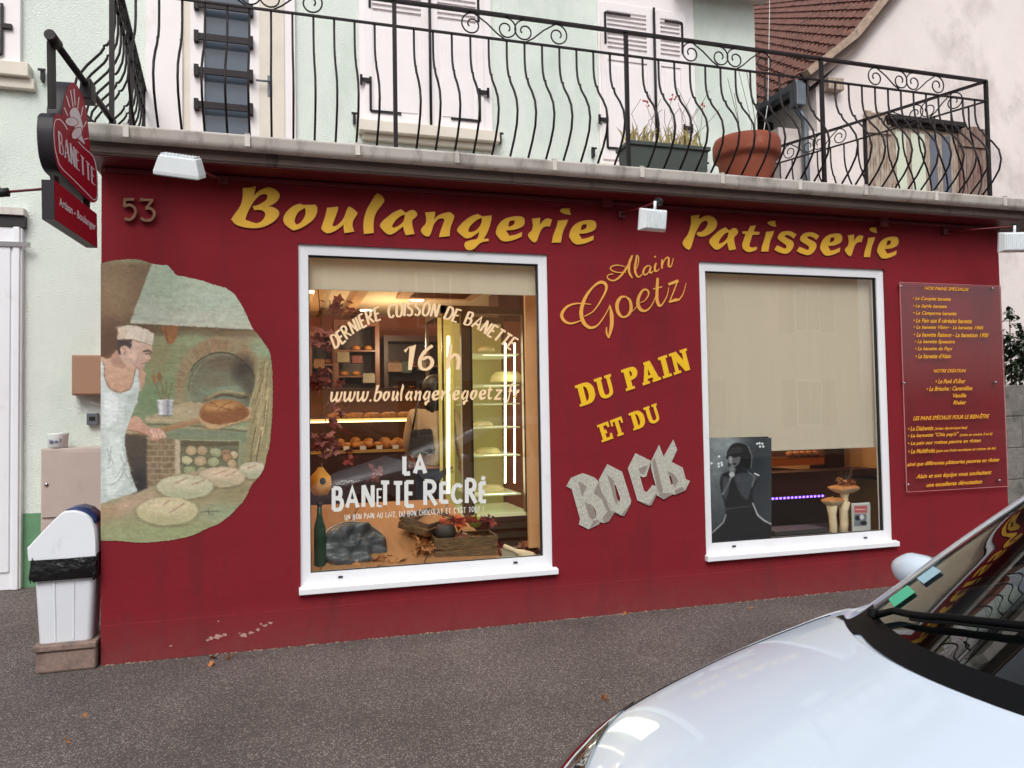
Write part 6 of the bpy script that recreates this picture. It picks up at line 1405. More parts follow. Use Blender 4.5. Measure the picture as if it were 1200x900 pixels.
zt = P(420, 382, 3.6).z
rack(x0, x1, 3.6, .5, zt, 7, 'tall dark wooden bread rack at the back left of the shop')
x0, x1 = P(366, 430, 3.6).x, P(390, 430, 3.6).x; rack(x0, x1, 3.62, .5, P(380, 395, 3.6).z, 6, 'narrow wooden rack at the far left back of the shop')
x0, x1 = P(455, 430, 3.9).x, P(514, 430, 3.9).x; rk2 = rack(x0, x1, 3.9, 1.2, P(480, 400, 3.9).z, 4, 'low salmon coloured wall shelf behind the customer', 'dwood')
# baguettes and loaves on the racks
R = random.Random(21)
mbk = []
# counter with lit pastry row
CY = 2.35
xa, xb = P(368, 520, CY).x, P(517, 520, CY).x
zg = P(440, 492, CY).z; zp = P(440, 526, CY).z
ct = thing('glass_counter', 'long glass pastry counter with a warm lit row of pastries', 'counter', ((xa+xb)/2, CY+.3, IZ0))
part(MB().box(xa-1, xb, CY, CY+.7, IZ0, zp-.02), 'counter_base', M['dwood'], ct); part(MB().box(xa-1, xb+.01, CY-.02, CY, zp-.035, zp-.005), 'front_trim', mat('brass_trim', rgb(214, 168, 96), .3, metal=.6), ct)
part(MB().box(xa-1, xb, CY, CY+.55, zg, zg+.012), 'glass_shelf', M['glowglass'], ct); part(MB().box(xa-1, xb, CY-.01, CY, zg-.006, zg+.016), 'shelf_edge', mat('glowing_edge', rgb(240, 200, 130), .3, emit=rgb(255, 200, 120), estr=.8), ct)  # front edge glows by itself in place of the counter light falling on it
zt_ = P(440, 455, CY).z; part(MB().box(xa-1, xb, CY+.1, CY+.55, zt_, zt_+.012), 'top_glass', M['glass'], ct)
part(MB().box(xa-1, xb, CY+.5, CY+.52, zp, zt_), 'rear_screen', M['mwood'], ct)
part(MB().box(xa-1, xb-.02, CY+.05, CY+.07, zg-.02, zg-.006), 'warm_strip', M['warmstrip'], ct)
for k in range(7):
    x = xa+.15+(xb-xa-.3)*k/6; part(MB().box(x-.03, x+.03, CY-.026, CY-.021, zp-.005, zp+.035), 'price_tag', M['mug'], ct)
n = 15
for row in range(2):
    for k in range(n):
        x = xa+.1+(xb-xa-.2)*k/(n-1)+R.uniform(-.02, .02)
        if row == 0 or k % 2 == 0: loaf(Vector((x, CY+.1+.16*row, zp+.035+.03*row)), (R.uniform(.05, .07), .05, R.uniform(.035, .055)), rot=R.uniform(0, 3))
for k in range(6):
    x = xa+.25+(xb-xa-.4)*k/5; loaf(Vector((x, CY+.25, zg+.045)), (.11, .07, .035), 'larger loaf on the upper glass shelf of the counter', 'loaves on the upper glass shelf of the counter', rot=R.uniform(-.5, .5))
# glass refrigerated display on the right
DY = 1.25
x0, x1 = P(519, 480, DY).x, P(620, 480, DY).x; z0, z1 = P(580, 606, DY).z, P(580, 368, DY).z
dc = thing('display_cabinet', 'tall glass display cabinet with bright vertical tubes and glass shelves', 'display cabinet', ((x0+x1)/2, DY+.35, IZ0))
xm = P(548, 480, DY).x; dd = .8
fr_ = MB().box(xm-.05, xm+.03, DY, DY+.06, z0, z1).box(x0, x1, DY, DY+.06, z1, z1+.07).box(x1-.05, x1, DY, DY+.06, z0, z1).box(x0, x0+.015, DY, DY+.03, z0, z1).box(x0, x1, DY+dd, DY+dd+.04, z1, z1+.07).box(x0, x0+.03, DY+dd, DY+dd+.04, z0, z1).box(x1-.03, x1, DY+dd, DY+dd+.04, z0, z1).box(x0, x0+.04, DY, DY+dd, z1, z1+.07)
part(fr_, 'cabinet_frame', mat('bronze_frame', rgb(96, 74, 54), .4, metal=.3), dc); part(MB().box(xm+.03, xm+.05, DY-.004, DY+.07, z0, z1), 'door_gasket', M['dark'], dc)
part(MB().box(x0, x1, DY, DY+dd, IZ0, z0), 'cabinet_base', M['dwood'], dc)
base = MB()
for k in range(4): zz = z0-.06-k*.085; base.box(P(572,600,DY).x, x1-.03, DY-.012, DY, zz-.05, zz)
part(base, 'base_slats', mat('grey_brown_slat', rgb(70, 60, 50), .5), dc)
part(MB().box(x0, x1, DY, DY+dd, z0, z0+.03), 'cabinet_floor', M['glowglass'], dc)
part(MB().quad((xm+.05,DY+.01,z0),(x1-.05,DY+.01,z0),(x1-.05,DY+.01,z1),(xm+.05,DY+.01,z1)), 'front_glass', M['glass'], dc, recalc=False)
part(MB().box(xm+.04, x1-.04, DY+dd-.02, DY+dd, z0+.03, z1), 'rear_panel', mat('pale_green_panel', rgb(196, 192, 140), .5), dc)
for py in (412, 448, 470, 498, 531, 577):
    z = P(585, py+4, DY+.1).z; part(MB().box(xm+.06, x1-.06, DY+.1, DY+dd-.06, z, z+.014), 'glass_shelf', M['glowglass'], dc)
for (px, ya, yb) in ((525.5, 394, 578), (592, 402, 566), (603, 402, 566)):
    a = P(px, ya, DY+.2); b = P(px, yb, DY+.2); part(MB().tube([a, b], .009 if px > 530 else .013, 8), 'light_tube', M['tube'], dc)
part(MB().box(P(517,480,DY).x+.05, xm-.05, DY+.35, DY+.37, z0, z1), 'side_panel', mat('yellow_green_panel', rgb(176, 166, 96), .6), dc)
area((P(590,480,DY).x, DY+.15, (z0+z1)/2), (.3, 1.5), 7, (1, .93, .66), (radians(-90), 0, 0), 'cabinet_light')
# dome cake cover and cake
def cake(px, py, r, h, lab):
    c = P(px, py, DY+.4); o = MB().lathe([(0,0),(r,0),(r*1.04,.02),(r*.95,h*.6),(r*.7,h),(0,h*1.08)], n=24).build('cake', mat('pale_icing', rgb(206, 196, 150), .5)); o.location = c; tag(o, lab, 'cake')
cake(594, 448, .16, .1, 'domed pale cake on the middle glass shelf'); cake(575, 577, .14, .07, 'flat pale tart on the lowest glass shelf'); cake(566, 500, .10, .05, 'small pale tart on the glass shelf above the grey lettering'); cake(572, 532, .12, .06, 'round pale cake on the second glass shelf from the bottom'); cake(570, 412, .08, .05, 'small round cake on the top glass shelf')
# cupboard top right in the ceiling zone
a = P(584, 345, 2.2); b = P(624, 372, 2.2); o = MB().box(a.x, b.x+.1, 2.2, 2.6, b.z, a.z+.1).box(a.x+.25, a.x+.28, 2.185, 2.2, b.z, a.z+.1).build('ceiling_duct', M['mwood']); tag(o, 'brown boxed duct under the ceiling behind the display cabinet', 'duct')
a = P(626, 480, .3); o = part(MB().box(a.x-.06, a.x+.05, .3, .34, .5, 2.7), 'curtain_edge', M['tanwall'], shop)
# sloping display board behind the left pane
zt = P(450, 588, .95).z
bd_ = thing('display_board', 'tan wooden display board sloping up behind the left pane', 'display board', (1.0, .5, .48))
MBd = MB().add([(W1[0]+.02,.10,.47),(P(588,600,.1).x,.10,.47),(P(524,600,.95).x,.95,zt),(W1[0]+.02,.95,zt),(W1[0]+.02,.10,.44),(P(588,600,.1).x,.10,.44),(P(524,600,.95).x,.95,zt-.03),(W1[0]+.02,.95,zt-.03)], [(0,1,2,3),(4,5,6,7),(0,1,5,4),(1,2,6,5),(2,3,7,6),(3,0,4,7)])
part(MBd, 'board', M['wood'], bd_)
mb = MB()
for (xa_, ya_, xb_, yb_) in ((.25,.12,.6,.9),(1.0,.12,1.35,.9)):
    f = lambda y: .472+(zt-.47)*(y-.10)/.85
    mb.tube([(xa_, ya_, f(ya_)+.002), (xb_, yb_, f(yb_)+.002)], .004, 4)
part(mb, 'board_joint', M['mwood'], bd_)
MB().box(W1[0]+.0, W1[1], .1, .75, .40, .438).build('window_ledge', M['dwood'], shop)
fb = lambda y: .47+(zt-.47)*(y-.10)/.85
# grey fabric drum
c = P(416, 641, .28)
dr = thing('fabric_drum', 'round drum loosely wrapped in shiny grey fabric leaning in the left window', 'drum', (c.x, .28, c.z))
rr = (P(456, 641, .28).x-P(376, 641, .28).x)/2; R3 = Matrix.Rotation(radians(72), 3, 'X') @ Matrix.Rotation(.3, 3, 'Y')
mb = MB(); N = 40
prof = [(1.0,-.06),(1.02,0),(.98,.03),(.9,.04),(.8,.05),(.67,.05),(.55,.045),(.42,.05),(.3,.05),(.15,.05),(.0,.045)]
vs = []
for (q, h) in prof:
    for k in range(N):
        a = 2*pi*k/N; p = Vector((cos(a)*rr*q, sin(a)*rr*q*.72, h)); w_ = .085*noise.noise(Vector((cos(a)*q*2.6, sin(a)*q*2.6, 3)))+.04*noise.noise(Vector((cos(a)*q*5, sin(a)*q*5, 9)))
        vs.append(R3 @ (p+Vector((0, 0, w_ if 0 < q < 1 else 0))))
mb.add(vs, [(i*N+k, i*N+(k+1) % N, (i+1)*N+(k+1) % N, (i+1)*N+k) for i in range(len(prof)-1) for k in range(N)], True); mb.build('fabric_cover', M['cloth'], dr)
mb = MB().tube([R3 @ Vector((cos(2*pi*k/36)*rr*1.05, sin(2*pi*k/36)*rr*.78, -.03)) for k in range(36)], .007, 6, closed=True); mb.build('wire_hoop', M['steel'], dr)
# dry leaves heap
def leafmesh(mb, p, s, R, flat=False):
    Mx = Matrix.Rotation(R.uniform(0, 6.28), 3, 'Z') @ Matrix.Rotation(R.uniform(-1.3, 1.3) if not flat else R.uniform(-.3, .3), 3, 'X') @ Matrix.Rotation(R.uniform(-.8, .8), 3, 'Y')
    if flat: Mx = Mx
    pts = []; 
    for k in range(10):
        a = 2*pi*k/10; r = s*(1 if k % 2 == 0 else .55)*R.uniform(.85, 1.1); pts.append(Vector((cos(a)*r, sin(a)*r, R.uniform(-.2, .2)*s)))
    vs = [Vector(p)]+[Vector(p)+Mx @ q for q in pts]; mb.add(vs, [(0, 1+k, 1+(k+1) % 10) for k in range(10)])
def heap(name, lab, cat, m, centre, spread, n, s, seed, stuff=False, group=None):
    R = random.Random(seed); mb = MB()
    for k in range(n): leafmesh(mb, (centre[0]+R.gauss(0, spread[0]), centre[1]+R.gauss(0, spread[1]), centre[2]+R.gauss(0, spread[2])), s*R.uniform(.6, 1.2), R)
    o = mb.build(name, M[m], recalc=False); return tag(o, lab, cat, group, 'stuff' if stuff else None)
c = P(440, 656, .2); heap('dry_leaves', 'heap of tan dry leaves in front of the grey fabric drum', 'leaves', 'tanleaf', (c.x, .2, c.z-.02), (.10, .03, .02), 40, .045, 31, True)
c = P(497, 645, .22); heap('dry_leaves', 'heap of brown leaves left of the wicker crate', 'leaves', 'tanleaf', (c.x, .22, c.z), (.05, .03, .05), 34, .045, 32, True)
# crates
def crate(loc, w, d, h, rz, lab, tilt=0):
    t = thing('wicker_crate', lab, 'crate', loc, rz); t.rotation_euler = (tilt, 0, rz)
    for (nm, a) in (('crate_side', (-w,w,-d,-d+.015)), ('crate_side', (-w,w,d-.015,d)), ('crate_end', (-w,-w+.015,-d+.016,d-.016)), ('crate_end', (w-.015,w,-d+.016,d-.016))):
        mb = MB(); n = 2
        for k in range(n): mb.box(a[0], a[1], a[2], a[3], h*k/n+.004, h*(k+1)/n-.006)
        mb.build(nm, M['wicker'], t, bevel=.003)
    MB().box(-w, w, -d, d, -.006, .002).build('crate_base', M['wicker'], t); return t
c0 = P(545, 657, .25); crate((c0.x, .30, c0.z+.01), (P(582,650,.25).x-P(510,650,.25).x)/2, .14, .19, -.05, 'brown wicker crate full of squashes and leaves in the left window')
a = P(500, 625, .55); crate((a.x, .55, fb(.5)+.03), .24, .13, .1, .9, 'second wicker crate lying tilted behind the full one', tilt=.25)
for (px, py, r, m, lab, cat) in ((522,623,.085,'gourd','dark grey squash in the wicker crate','squash'),(540,633,.075,'redgourd','reddish brown squash in the middle of the wicker crate','squash'),(557,611,.058,'applegreen','yellow green apple on top of the wicker crate','apple'),(519,610,.03,'orange','small orange gourd behind the dark squash','gourd'),(552,634,.05,'redgourd','small brown squash at the right of the wicker crate','squash')):
    c = P(px, py, .33); mb = MB(); N = 20
    pr = [(0,-.8),(.6,-.72),(.95,-.3),(1,.1),(.8,.6),(.35,.8),(.1,.72)]
    vs = []
    for q, h in pr:
        for k in range(N): an_ = 2*pi*k/N; w_ = 1-.07*abs(cos(an_*4)) if 'gourd' in m else 1; vs.append((cos(an_)*q*r*w_, sin(an_)*q*r*w_, h*r))
    mb.add(vs, [(i*N+k, i*N+(k+1) % N, (i+1)*N+(k+1) % N, (i+1)*N+k) for i in range(len(pr)-1) for k in range(N)], True)
    t = thing(cat, lab, cat, c); mb.build('fruit_body', M[m], t); MB().tube([(0,0,.7*r), (.01,0,1.05*r)], .008, 6).build('stalk', M['stemd'], t)
for (px, py, m, lab, sd, n, s) in ((538,612,'orange','orange autumn leaves spread on the crate between apple and dark squash',41,10,.07),(571,610,'redleaf','red autumn leaves at the right of the yellow green apple',42,10,.06),(531,640,'redleaf','dark red leaves under the squashes',43,10,.05),(584,645,'redleaf','red leaves leaning on the right end of the crate',44,12,.05)):
    c = P(px, py, .30); o = heap('autumn_leaves', lab, 'leaves', m, (c.x, .30, c.z), (.05, .03, .02), n, s, sd, True)
# turned wooden bottle lying at the right
a, b = P(590, 640, .25), P(626, 655, .22); d = (b-a); L = d.length; q = d.to_track_quat('Z', 'Y').to_matrix()
o = MB().lathe([(0,0),(.018,0),(.02,.05),(.018,.1),(.035,.16),(.045,.22),(.045,L-.01),(0,L)], a, 20, q).build('wooden_pin', M['mush']); tag(o, 'pale turned wooden pin lying at the right end of the left window', 'pin')
c = P(618, 645, .4); heap('dry_leaves', 'dark dry leaves in the corner behind the turned wooden pin', 'leaves', 'redgourd', (c.x, .4, c.z), (.07, .04, .03), 30, .05, 45, True)
# left garlands of leaves and a yellow pumpkin, green bottle
for (px, py, m, lab, sd, n, s, spd) in ((395,360,'rose','pink leaves of the garland nearest the ceiling at the left',51,14,.05,(.06,.02,.03)),(375,400,'rose','dusty pink leaf cluster at the upper left edge of the left pane',52,16,.06,(.04,.02,.05)),(380,445,'redleaf','dark red leaf cluster below the pink one at the left edge',53,18,.06,(.05,.02,.04)),(395,478,'rose','pink leaf cluster level with the web address',54,16,.05,(.05,.02,.05)),(383,515,'rose','pink leaf cluster hanging in front of the pastry counter',55,26,.06,(.07,.02,.06)),(408,530,'redleaf','small red leaf cluster hanging by the pastry counter',56,10,.04,(.03,.02,.04)),(440,556,'rose','pink silk flower over the first letters of the grey lettering',57,16,.035,(.03,.02,.03))):
    c = P(px, py, .35); heap('leaf_garland', lab, 'garland', m, (c.x, .35, c.z), spd, n, s, sd, True)
mb = MB().tube([P(372,330,.35), P(378,400,.35), P(384,450,.35), P(380,520,.35), P(377,560,.35)], .003, 4); o = mb.build('garland_cord', M['stemd']); tag(o, 'thin cord carrying the hanging leaves at the left of the window', 'cord')
c = P(376, 566, .3); t = thing('pumpkin', 'yellow orange pumpkin with dark spots at the left edge of the left window', 'pumpkin', c); mb = MB(); N = 32; r = .085; pr = [(0,-.95),(.6,-.9),(.95,-.4),(1,0),(.9,.5),(.5,.85),(.2,1.2)]
vs = [(cos(2*pi*k/N)*q*r*(1-.09*abs(cos(pi*k/N*5))), sin(2*pi*k/N)*q*r*(1-.09*abs(cos(pi*k/N*5))), h*r*1.15) for q, h in pr for k in range(N)]; mb.add(vs, [(i*N+k, i*N+(k+1) % N, (i+1)*N+(k+1) % N, (i+1)*N+k) for i in range(len(pr)-1) for k in range(N)], True); mb.build('pumpkin_body', M['pumpkin'], t); MB().tube([(0,0,r*1.2),(.01,0,r*1.7)], .01, 6).build('stalk', M['stemd'], t)
MB().ell((.01,-r*.95,.02), (.022,.01,.026), 10, 6).build('dark_spot', M['dark'], t)
c = P(375, 655, .2); t = thing('green_bottle', 'slim dark green bottle standing at the left end of the left window', 'bottle', (c.x, .2, .48)); H = P(374, 590, .2).z-.48
MB().lathe([(0,0),(.04,0),(.042,.02),(.042,H*.62),(.02,H*.8),(.016,H),(0,H)], n=20).build('bottle_body', M['greenp'], t); MB().lathe([(.017,H*.96),(.019,H*.96),(.019,H+.01),(0,H+.012)], n=14).build('cap', M['dark'], t)
# ================================================================ right window interior
a = P(903, 546, 1.6); b = P(968, 546, 1.6)
sh_ = thing('wooden_shelf', 'warm lit wooden shelf with small pastries behind the right pane', 'shelf', ((a.x+b.x)/2, 1.7, 0))
part(MB().box(a.x-.6, b.x, 1.6, 2.0, P(930,545,1.6).z, P(930,537,1.6).z).box(a.x-.6, b.x, 1.98, 2.0, P(930,537,1.6).z, P(930,500,1.6).z).box(b.x-.03, b.x, 1.6, 2.0, P(930,537,1.6).z, P(930,500,1.6).z), 'shelf_board', M['mwood'], sh_); part(MB().box(a.x-.6, b.x-.03, 1.59, 1.6, P(930,545,1.6).z-.005, P(930,538,1.6).z), 'shelf_edge', mat('wood_painted_as_lit', rgb(200, 120, 60), .5), sh_)  # warm light is painted into the orange colour of the front edge
for k in range(6):
    x = P(927+k*7.5, 532, 1.7).x; loaf(Vector((x, 1.72, P(930,537,1.6).z+.035)), (.05, .05, .035), 'small pastry on the wooden shelf seen in the right window', 'pastries on the shelf behind the right pane')
part(MB().box(a.x-.3, b.x-.1, 1.7, 1.72, P(930,528,1.6).z+.09, P(930,528,1.6).z+.1), 'warm_strip', M['warmstrip'], sh_)
part(MB().box(P(969,540,1.75).x, P(1007,540,1.75).x, 1.75, 2.05, P(980,556,1.6).z, 2.6), 'side_cupboard', M['dwood'], sh_)
q0 = P(900, 553, 1.3); q1 = P(1032, 556, 1.3)
cn = thing('shop_counter', 'dark reddish brown counter behind the right pane', 'counter', ((q0.x+q1.x)/2, 1.5, IZ0))
part(MB().box(q0.x-.7, q1.x+.3, 1.3, 1.58, P(960,560,1.3).z, P(960,552,1.3).z), 'counter_top', M['dwood'], cn); part(MB().box(q0.x-.7, P(985,560,1.3).x, 1.34, 1.5, IZ0, P(960,560,1.3).z), 'counter_front', mat('dark_red_panel', rgb(84, 34, 24), .5), cn)
a = P(903, 584.5, .9); b = P(966, 587, .9); led = thing('led_strip', 'strip of purple LED dots behind the right pane beside the poster', 'light strip', a)
part(MB().box(a.x-.4, b.x, .9, .92, a.z-.012, a.z+.012), 'strip_rail', M['dark'], led); mb = MB()
for k in range(14): x = a.x+(b.x-a.x)*(k+.5)/14; mb.ell((x, .895, a.z), (.013,.006,.011), 8, 5)
part(mb, 'led_dots', M['purple'], led)
part(MB().box(a.x-.4, b.x, .897, .8995, a.z-.008, a.z+.008), 'led_glow_tape', emis('violet_tape', (.16, .07, .8, 1), .7), led)
o = MB().box(a.x-.5, P(972,600,.9).x, .93, 1.0, .2, a.z-.02).build('dark_cabinet', M['dark']); tag(o, 'black cabinet front below the purple LED strip', 'cabinet')
MB().box(W2[0], W2[1], .1, .75, .40, .46).build('window_ledge', M['dark'], shop)
o = MB().box(P(905,630,.3).x, P(965,630,.3).x, .25, .5, .465, .50).build('dark_tray', mat('dark_tray', rgb(60, 58, 56), .4)); tag(o, 'flat dark tray on the ledge between the poster and the wooden mushrooms', 'tray')
# carved wooden mushrooms
ms = thing('wooden_mushrooms', 'carved pale wooden mushrooms with ragged brown caps in the right window', 'carving', P(982, 632, .25))
def mstem(pxa, ya, pxb, yb, r, nm='mushroom_stem'):
    a, b = P(pxa, ya, .25), P(pxb, yb, .25); part(MB().tube([a, a.lerp(b, .3)+Vector((.01,0,0)), a.lerp(b, .7), b], [r, r*.85, r*.9, r*1.3], 12), nm, M['mush'], ms)
mstem(976, 628, 975, 592, .038); mstem(988, 626, 989, 588, .042); mstem(989, 600, 990, 575, .035)
def cap(px, py, rx, ry, h, seed):
    c = P(px, py, .25); mb = MB(); N = 30
    pr = [(0,-.5),(.5,-.45),(.9,-.05),(1,.15),(.93,.3),(.6,.45),(.0,.5)]
    vs = []
    for i, (q, z) in enumerate(pr):
        for k in range(N):
            a = 2*pi*k/N; w_ = 1+.16*noise.noise(Vector((cos(a)*2, sin(a)*2, seed))); zz = z*h+.02*noise.noise(Vector((cos(a)*3, sin(a)*3, seed+4)))*(q > .4); vs.append(c+Vector((cos(a)*q*rx*w_, sin(a)*q*ry*w_, zz)))
    m2 = MB(); mb.add(vs[:4*N], [(i*N+k, i*N+(k+1) % N, (i+1)*N+(k+1) % N, (i+1)*N+k) for i in range(3) for k in range(N)], True); m2.add(vs[3*N:], [(i*N+k, i*N+(k+1) % N, (i+1)*N+(k+1) % N, (i+1)*N+k) for i in range(3) for k in range(N)], True)
    o = part(mb, 'mushroom_cap', M['mush'], ms); part(m2, 'bark_top', M['mushb'], o)
cap(976, 588, .105, .08, .07, 3); cap(989, 573, .145, .1, .07, 7)
c = P(991, 566, .25); R = random.Random(12); mb = MB()
for k in range(26): leafmesh(mb, (c.x+R.gauss(0, .05), .25+R.gauss(0, .03), c.z+R.gauss(0, .015)), .035, R)
part(mb, 'dried_flower_top', M['mushb'], ms, recalc=False); mb = MB()
for k in range(12): mb.tube([c, c+Vector((R.uniform(-.16, .1), R.uniform(-.02, .02), R.uniform(.02, .16)))], .002, 4)
part(mb, 'twigs', M['stemd'], ms)
# ================================================================ people inside the shop
def skinned(name, verts, edges, root, m, parent=None, sub=2):
    me = bpy.data.meshes.new(name); me.from_pydata([v[0] for v in verts], edges, []); o = bpy.data.objects.new(name, me); COL.objects.link(o)
    sk = o.modifiers.new('skin', 'SKIN'); 
    for i, v in enumerate(verts): 
        r = v[1] if isinstance(v[1], tuple) else (v[1], v[1]); me.skin_vertices[0].data[i].radius = r; me.skin_vertices[0].data[i].use_root = (i == root)
    sb = o.modifiers.new('sub', 'SUBSURF'); sb.levels = sub; sb.render_levels = sub
    me.materials.append(m); 
    if parent: o.parent = parent
    dg = bpy.context.evaluated_depsgraph_get(); me2 = bpy.data.meshes.new_from_object(o.evaluated_get(dg)); o.modifiers.clear(); o.data = me2
    for p in me2.polygons: p.use_smooth = True
    return o
def person(loc, rz, H, lab, top, legs, hair, armup, bag=False, longhair=False):
    t = thing('person', lab, 'person', loc, rz); s = H/1.72
    def v(x, y, z): return (x*s, y*s, z*s)
    B = [(v(0,0,.98),(.15*s,.11*s)),(v(0,0,1.15),(.135*s,.10*s)),(v(0,0,1.35),(.16*s,.11*s)),(v(0,0,1.45),(.07*s,.07*s)),(v(0,-.01,1.52),.052*s),(v(0,-.02,1.60),(.075*s,.09*s)),(v(0,-.015,1.67),(.078*s,.09*s))]
    E_ = [(0,1),(1,2),(2,3),(3,4),(4,5),(5,6)]
    for sd in (-1, 1):
        n = len(B); sh = (v(sd*.18,0,1.40), .055*s); up = armup[0 if sd < 0 else 1]
        el = (v(sd*.25, -.02-.1*up, 1.13), .042*s); ha = (v(sd*(.27-.09*up), -.05-.32*up, .92+.2*up), .03*s); pa = (v(sd*(.27-.1*up), -.07-.38*up, .86+.26*up), (.038*s,.018*s))
        B += [sh, el, ha, pa]; E_ += [(2,n),(n,n+1),(n+1,n+2),(n+2,n+3)]
        for f in range(4): B.append((v(sd*(.27-.1*up)+(f-1.5)*.018, -.085-.43*up, .78+.30*up-.006*abs(f-1.5)), .008*s)); E_.append((n+3, len(B)-1))
        B.append((v(sd*(.27-.1*up)-sd*.045, -.09-.38*up, .83+.27*up), .009*s)); E_.append((n+3, len(B)-1))
        n = len(B); B += [(v(sd*.09,0,.88),.085*s),(v(sd*.10,-.01,.5),.058*s),(v(sd*.10,.02,.10),.038*s),(v(sd*.105,-.10,.04),(.035*s,.03*s))]; E_ += [(0,n),(n,n+1),(n+1,n+2),(n+2,n+3)]
    skinned('body', B, E_, 0, M['skin'], t)
    g = .014
    T_ = [(v(0,0,.90),(.175*s,.14*s)),(v(0,0,1.15),(.155*s,.125*s)),(v(0,0,1.36),(.175*s,.13*s)),(v(0,0,1.45),(.085*s,.085*s))]; TE = [(0,1),(1,2),(2,3)]
    for sd in (-1, 1):
        up = armup[0 if sd < 0 else 1]; n = len(T_); T_ += [(v(sd*.185,0,1.40),.072*s),(v(sd*.25,-.02-.1*up,1.13),.058*s),(v(sd*(.268-.088*up),-.046-.3*up,.94+.19*up),.046*s)]; TE += [(2,n),(n,n+1),(n+1,n+2)]
    skinned('jacket', T_, TE, 1, top, t)
    Lg = [(v(0,0,.93),(.155*s,.12*s))]; LE = []
    for sd in (-1, 1): n = len(Lg); Lg += [(v(sd*.09,0,.84),.10*s),(v(sd*.10,-.01,.5),.074*s),(v(sd*.10,.02,.09),.06*s)]; LE += [(0,n),(n,n+1),(n+1,n+2)]
    skinned('trousers', Lg, LE, 0, legs, t)
    mb = MB().ell(v(0,.02,1.665), (.09*s,.104*s,.108*s), 18, 12, wob=.2, seed=3)
    if longhair: mb.ell(v(0,.05,1.53), (.095*s,.06*s,.12*s), 16, 10, wob=.3, seed=6)
    mb.build('hair', hair, t)
    f = MB()
    for sx in (-1, 1): f.ell(v(sx*.032,-.103,1.64), (.011*s,.006*s,.007*s), 8, 5)
    f.build('eyes', M['dark'], t); MB().ell(v(0,-.118,1.612), (.013*s,.018*s,.022*s), 10, 7).build('nose', M['skin'], t); MB().ell(v(0,-.104,1.577), (.026*s,.008*s,.007*s), 10, 5).build('mouth', M['redgourd'], t)
    return t
cz = P(508, 437, 1.7); pl_ = person((P(508, 480, 1.75).x, 1.75, IZ0), 0, 1.78, 'customer with dark hair in a beige jacket seen from behind in the shop', M['coatm'], M['jean'], M['hair'], (.2, .35), longhair=True)
pl_.rotation_euler = (0, 0, pi-.3)
bg = thing('shoulder_bag', 'dark shoulder bag carried at the left hip of the customer', 'bag', P(494, 516, 1.6)); MB().add([(-.13,-.04,-.13),(.13,-.04,-.13),(.13,.05,-.13),(-.13,.05,-.13),(-.10,-.03,.10),(.10,-.03,.11),(.10,.03,.11),(-.10,.03,.10)], [(0,3,2,1),(4,5,6,7),(0,1,5,4),(1,2,6,5),(2,3,7,6),(3,0,4,7)]).build('bag_body', M['apron'], bg, bevel=.025); MB().tube([(-.08,.02,.1),(-.03,.1,.3),(.06,.12,.5)], .010, 6).build('strap', M['bag'], bg)
person((P(482, 440, 3.15).x, 3.15, IZ0), -.2, 1.62, 'shopkeeper in a greyish pink shirt standing behind the counter', M['shirt'], M['apron'], M['hair'], (.5, .4))
# ================================================================ car
def cr(a, b, c, d, t): return .5*((2*b)+(-a+c)*t+(2*a-5*b+4*c-d)*t*t+(-a+3*b-3*c+d)*t**3)
# ring: (y, z) from underside to roof centre; 9 points.  station: (x centre, sweep at side, ring)
def RG(w, zs, p5, p6, z7, zb=.2, mid=.62, zlo=.38): return [(0,zb),(w*.88,zb),(w*.985,zlo),(w,mid),(w*.975,zs),p5,p6,(0,z7)]
ST = [
 (0.00,.55,RG(.60,.44,(.50,.46),(.30,.47),.48,.22,.38,.30)),
 (0.03,.50,RG(.70,.55,(.60,.585),(.36,.605),.615,.2,.45,.32)),
 (0.12,.42,RG(.77,.635,(.66,.68),(.40,.71),.725,.19,.52,.35)),
 (0.35,.32,RG(.82,.725,(.71,.785),(.42,.82),.835,.18,.58,.37)),
 (0.70,.30,RG(.845,.83,(.745,.885),(.43,.925),.94,.18,.62,.38)),
 (0.95,.41,RG(.855,.90,(.77,.955),(.44,1.0),1.015,.18,.64,.38)),
 (0.99,.50,RG(.857,.915,(.778,.97),(.445,1.015),1.032,.18,.64,.38)),
 (1.03,.56,RG(.858,.925,(.775,.975),(.445,1.01),1.03,.18,.64,.38)),
 (1.52,.45,RG(.86,.935,(.705,1.175),(.42,1.22),1.235,.18,.64,.38)),
 (2.00,.35,RG(.86,.94,(.625,1.375),(.38,1.415),1.43,.18,.64,.38)),
 (2.19,.28,RG(.86,.945,(.60,1.425),(.37,1.46),1.475,.18,.64,.38)),
 (2.65,.12,RG(.86,.95,(.585,1.47),(.36,1.505),1.515,.18,.64,.38)),
 (3.15,.0,RG(.85,.955,(.575,1.46),(.35,1.49),1.50,.18,.64,.38)),
 (3.60,-.06,RG(.84,.96,(.555,1.40),(.34,1.43),1.44,.18,.64,.38)),
 (3.85,-.12,RG(.81,.93,(.60,1.10),(.36,1.14),1.15,.2,.64,.38)),
 (3.98,-.2,RG(.74,.80,(.60,.84),(.36,.86),.87,.25,.6,.4)),
 (4.02,-.3,RG(.60,.62,(.5,.63),(.30,.63),.64,.3,.5,.4)),
]
NS, NR = len(ST), 8
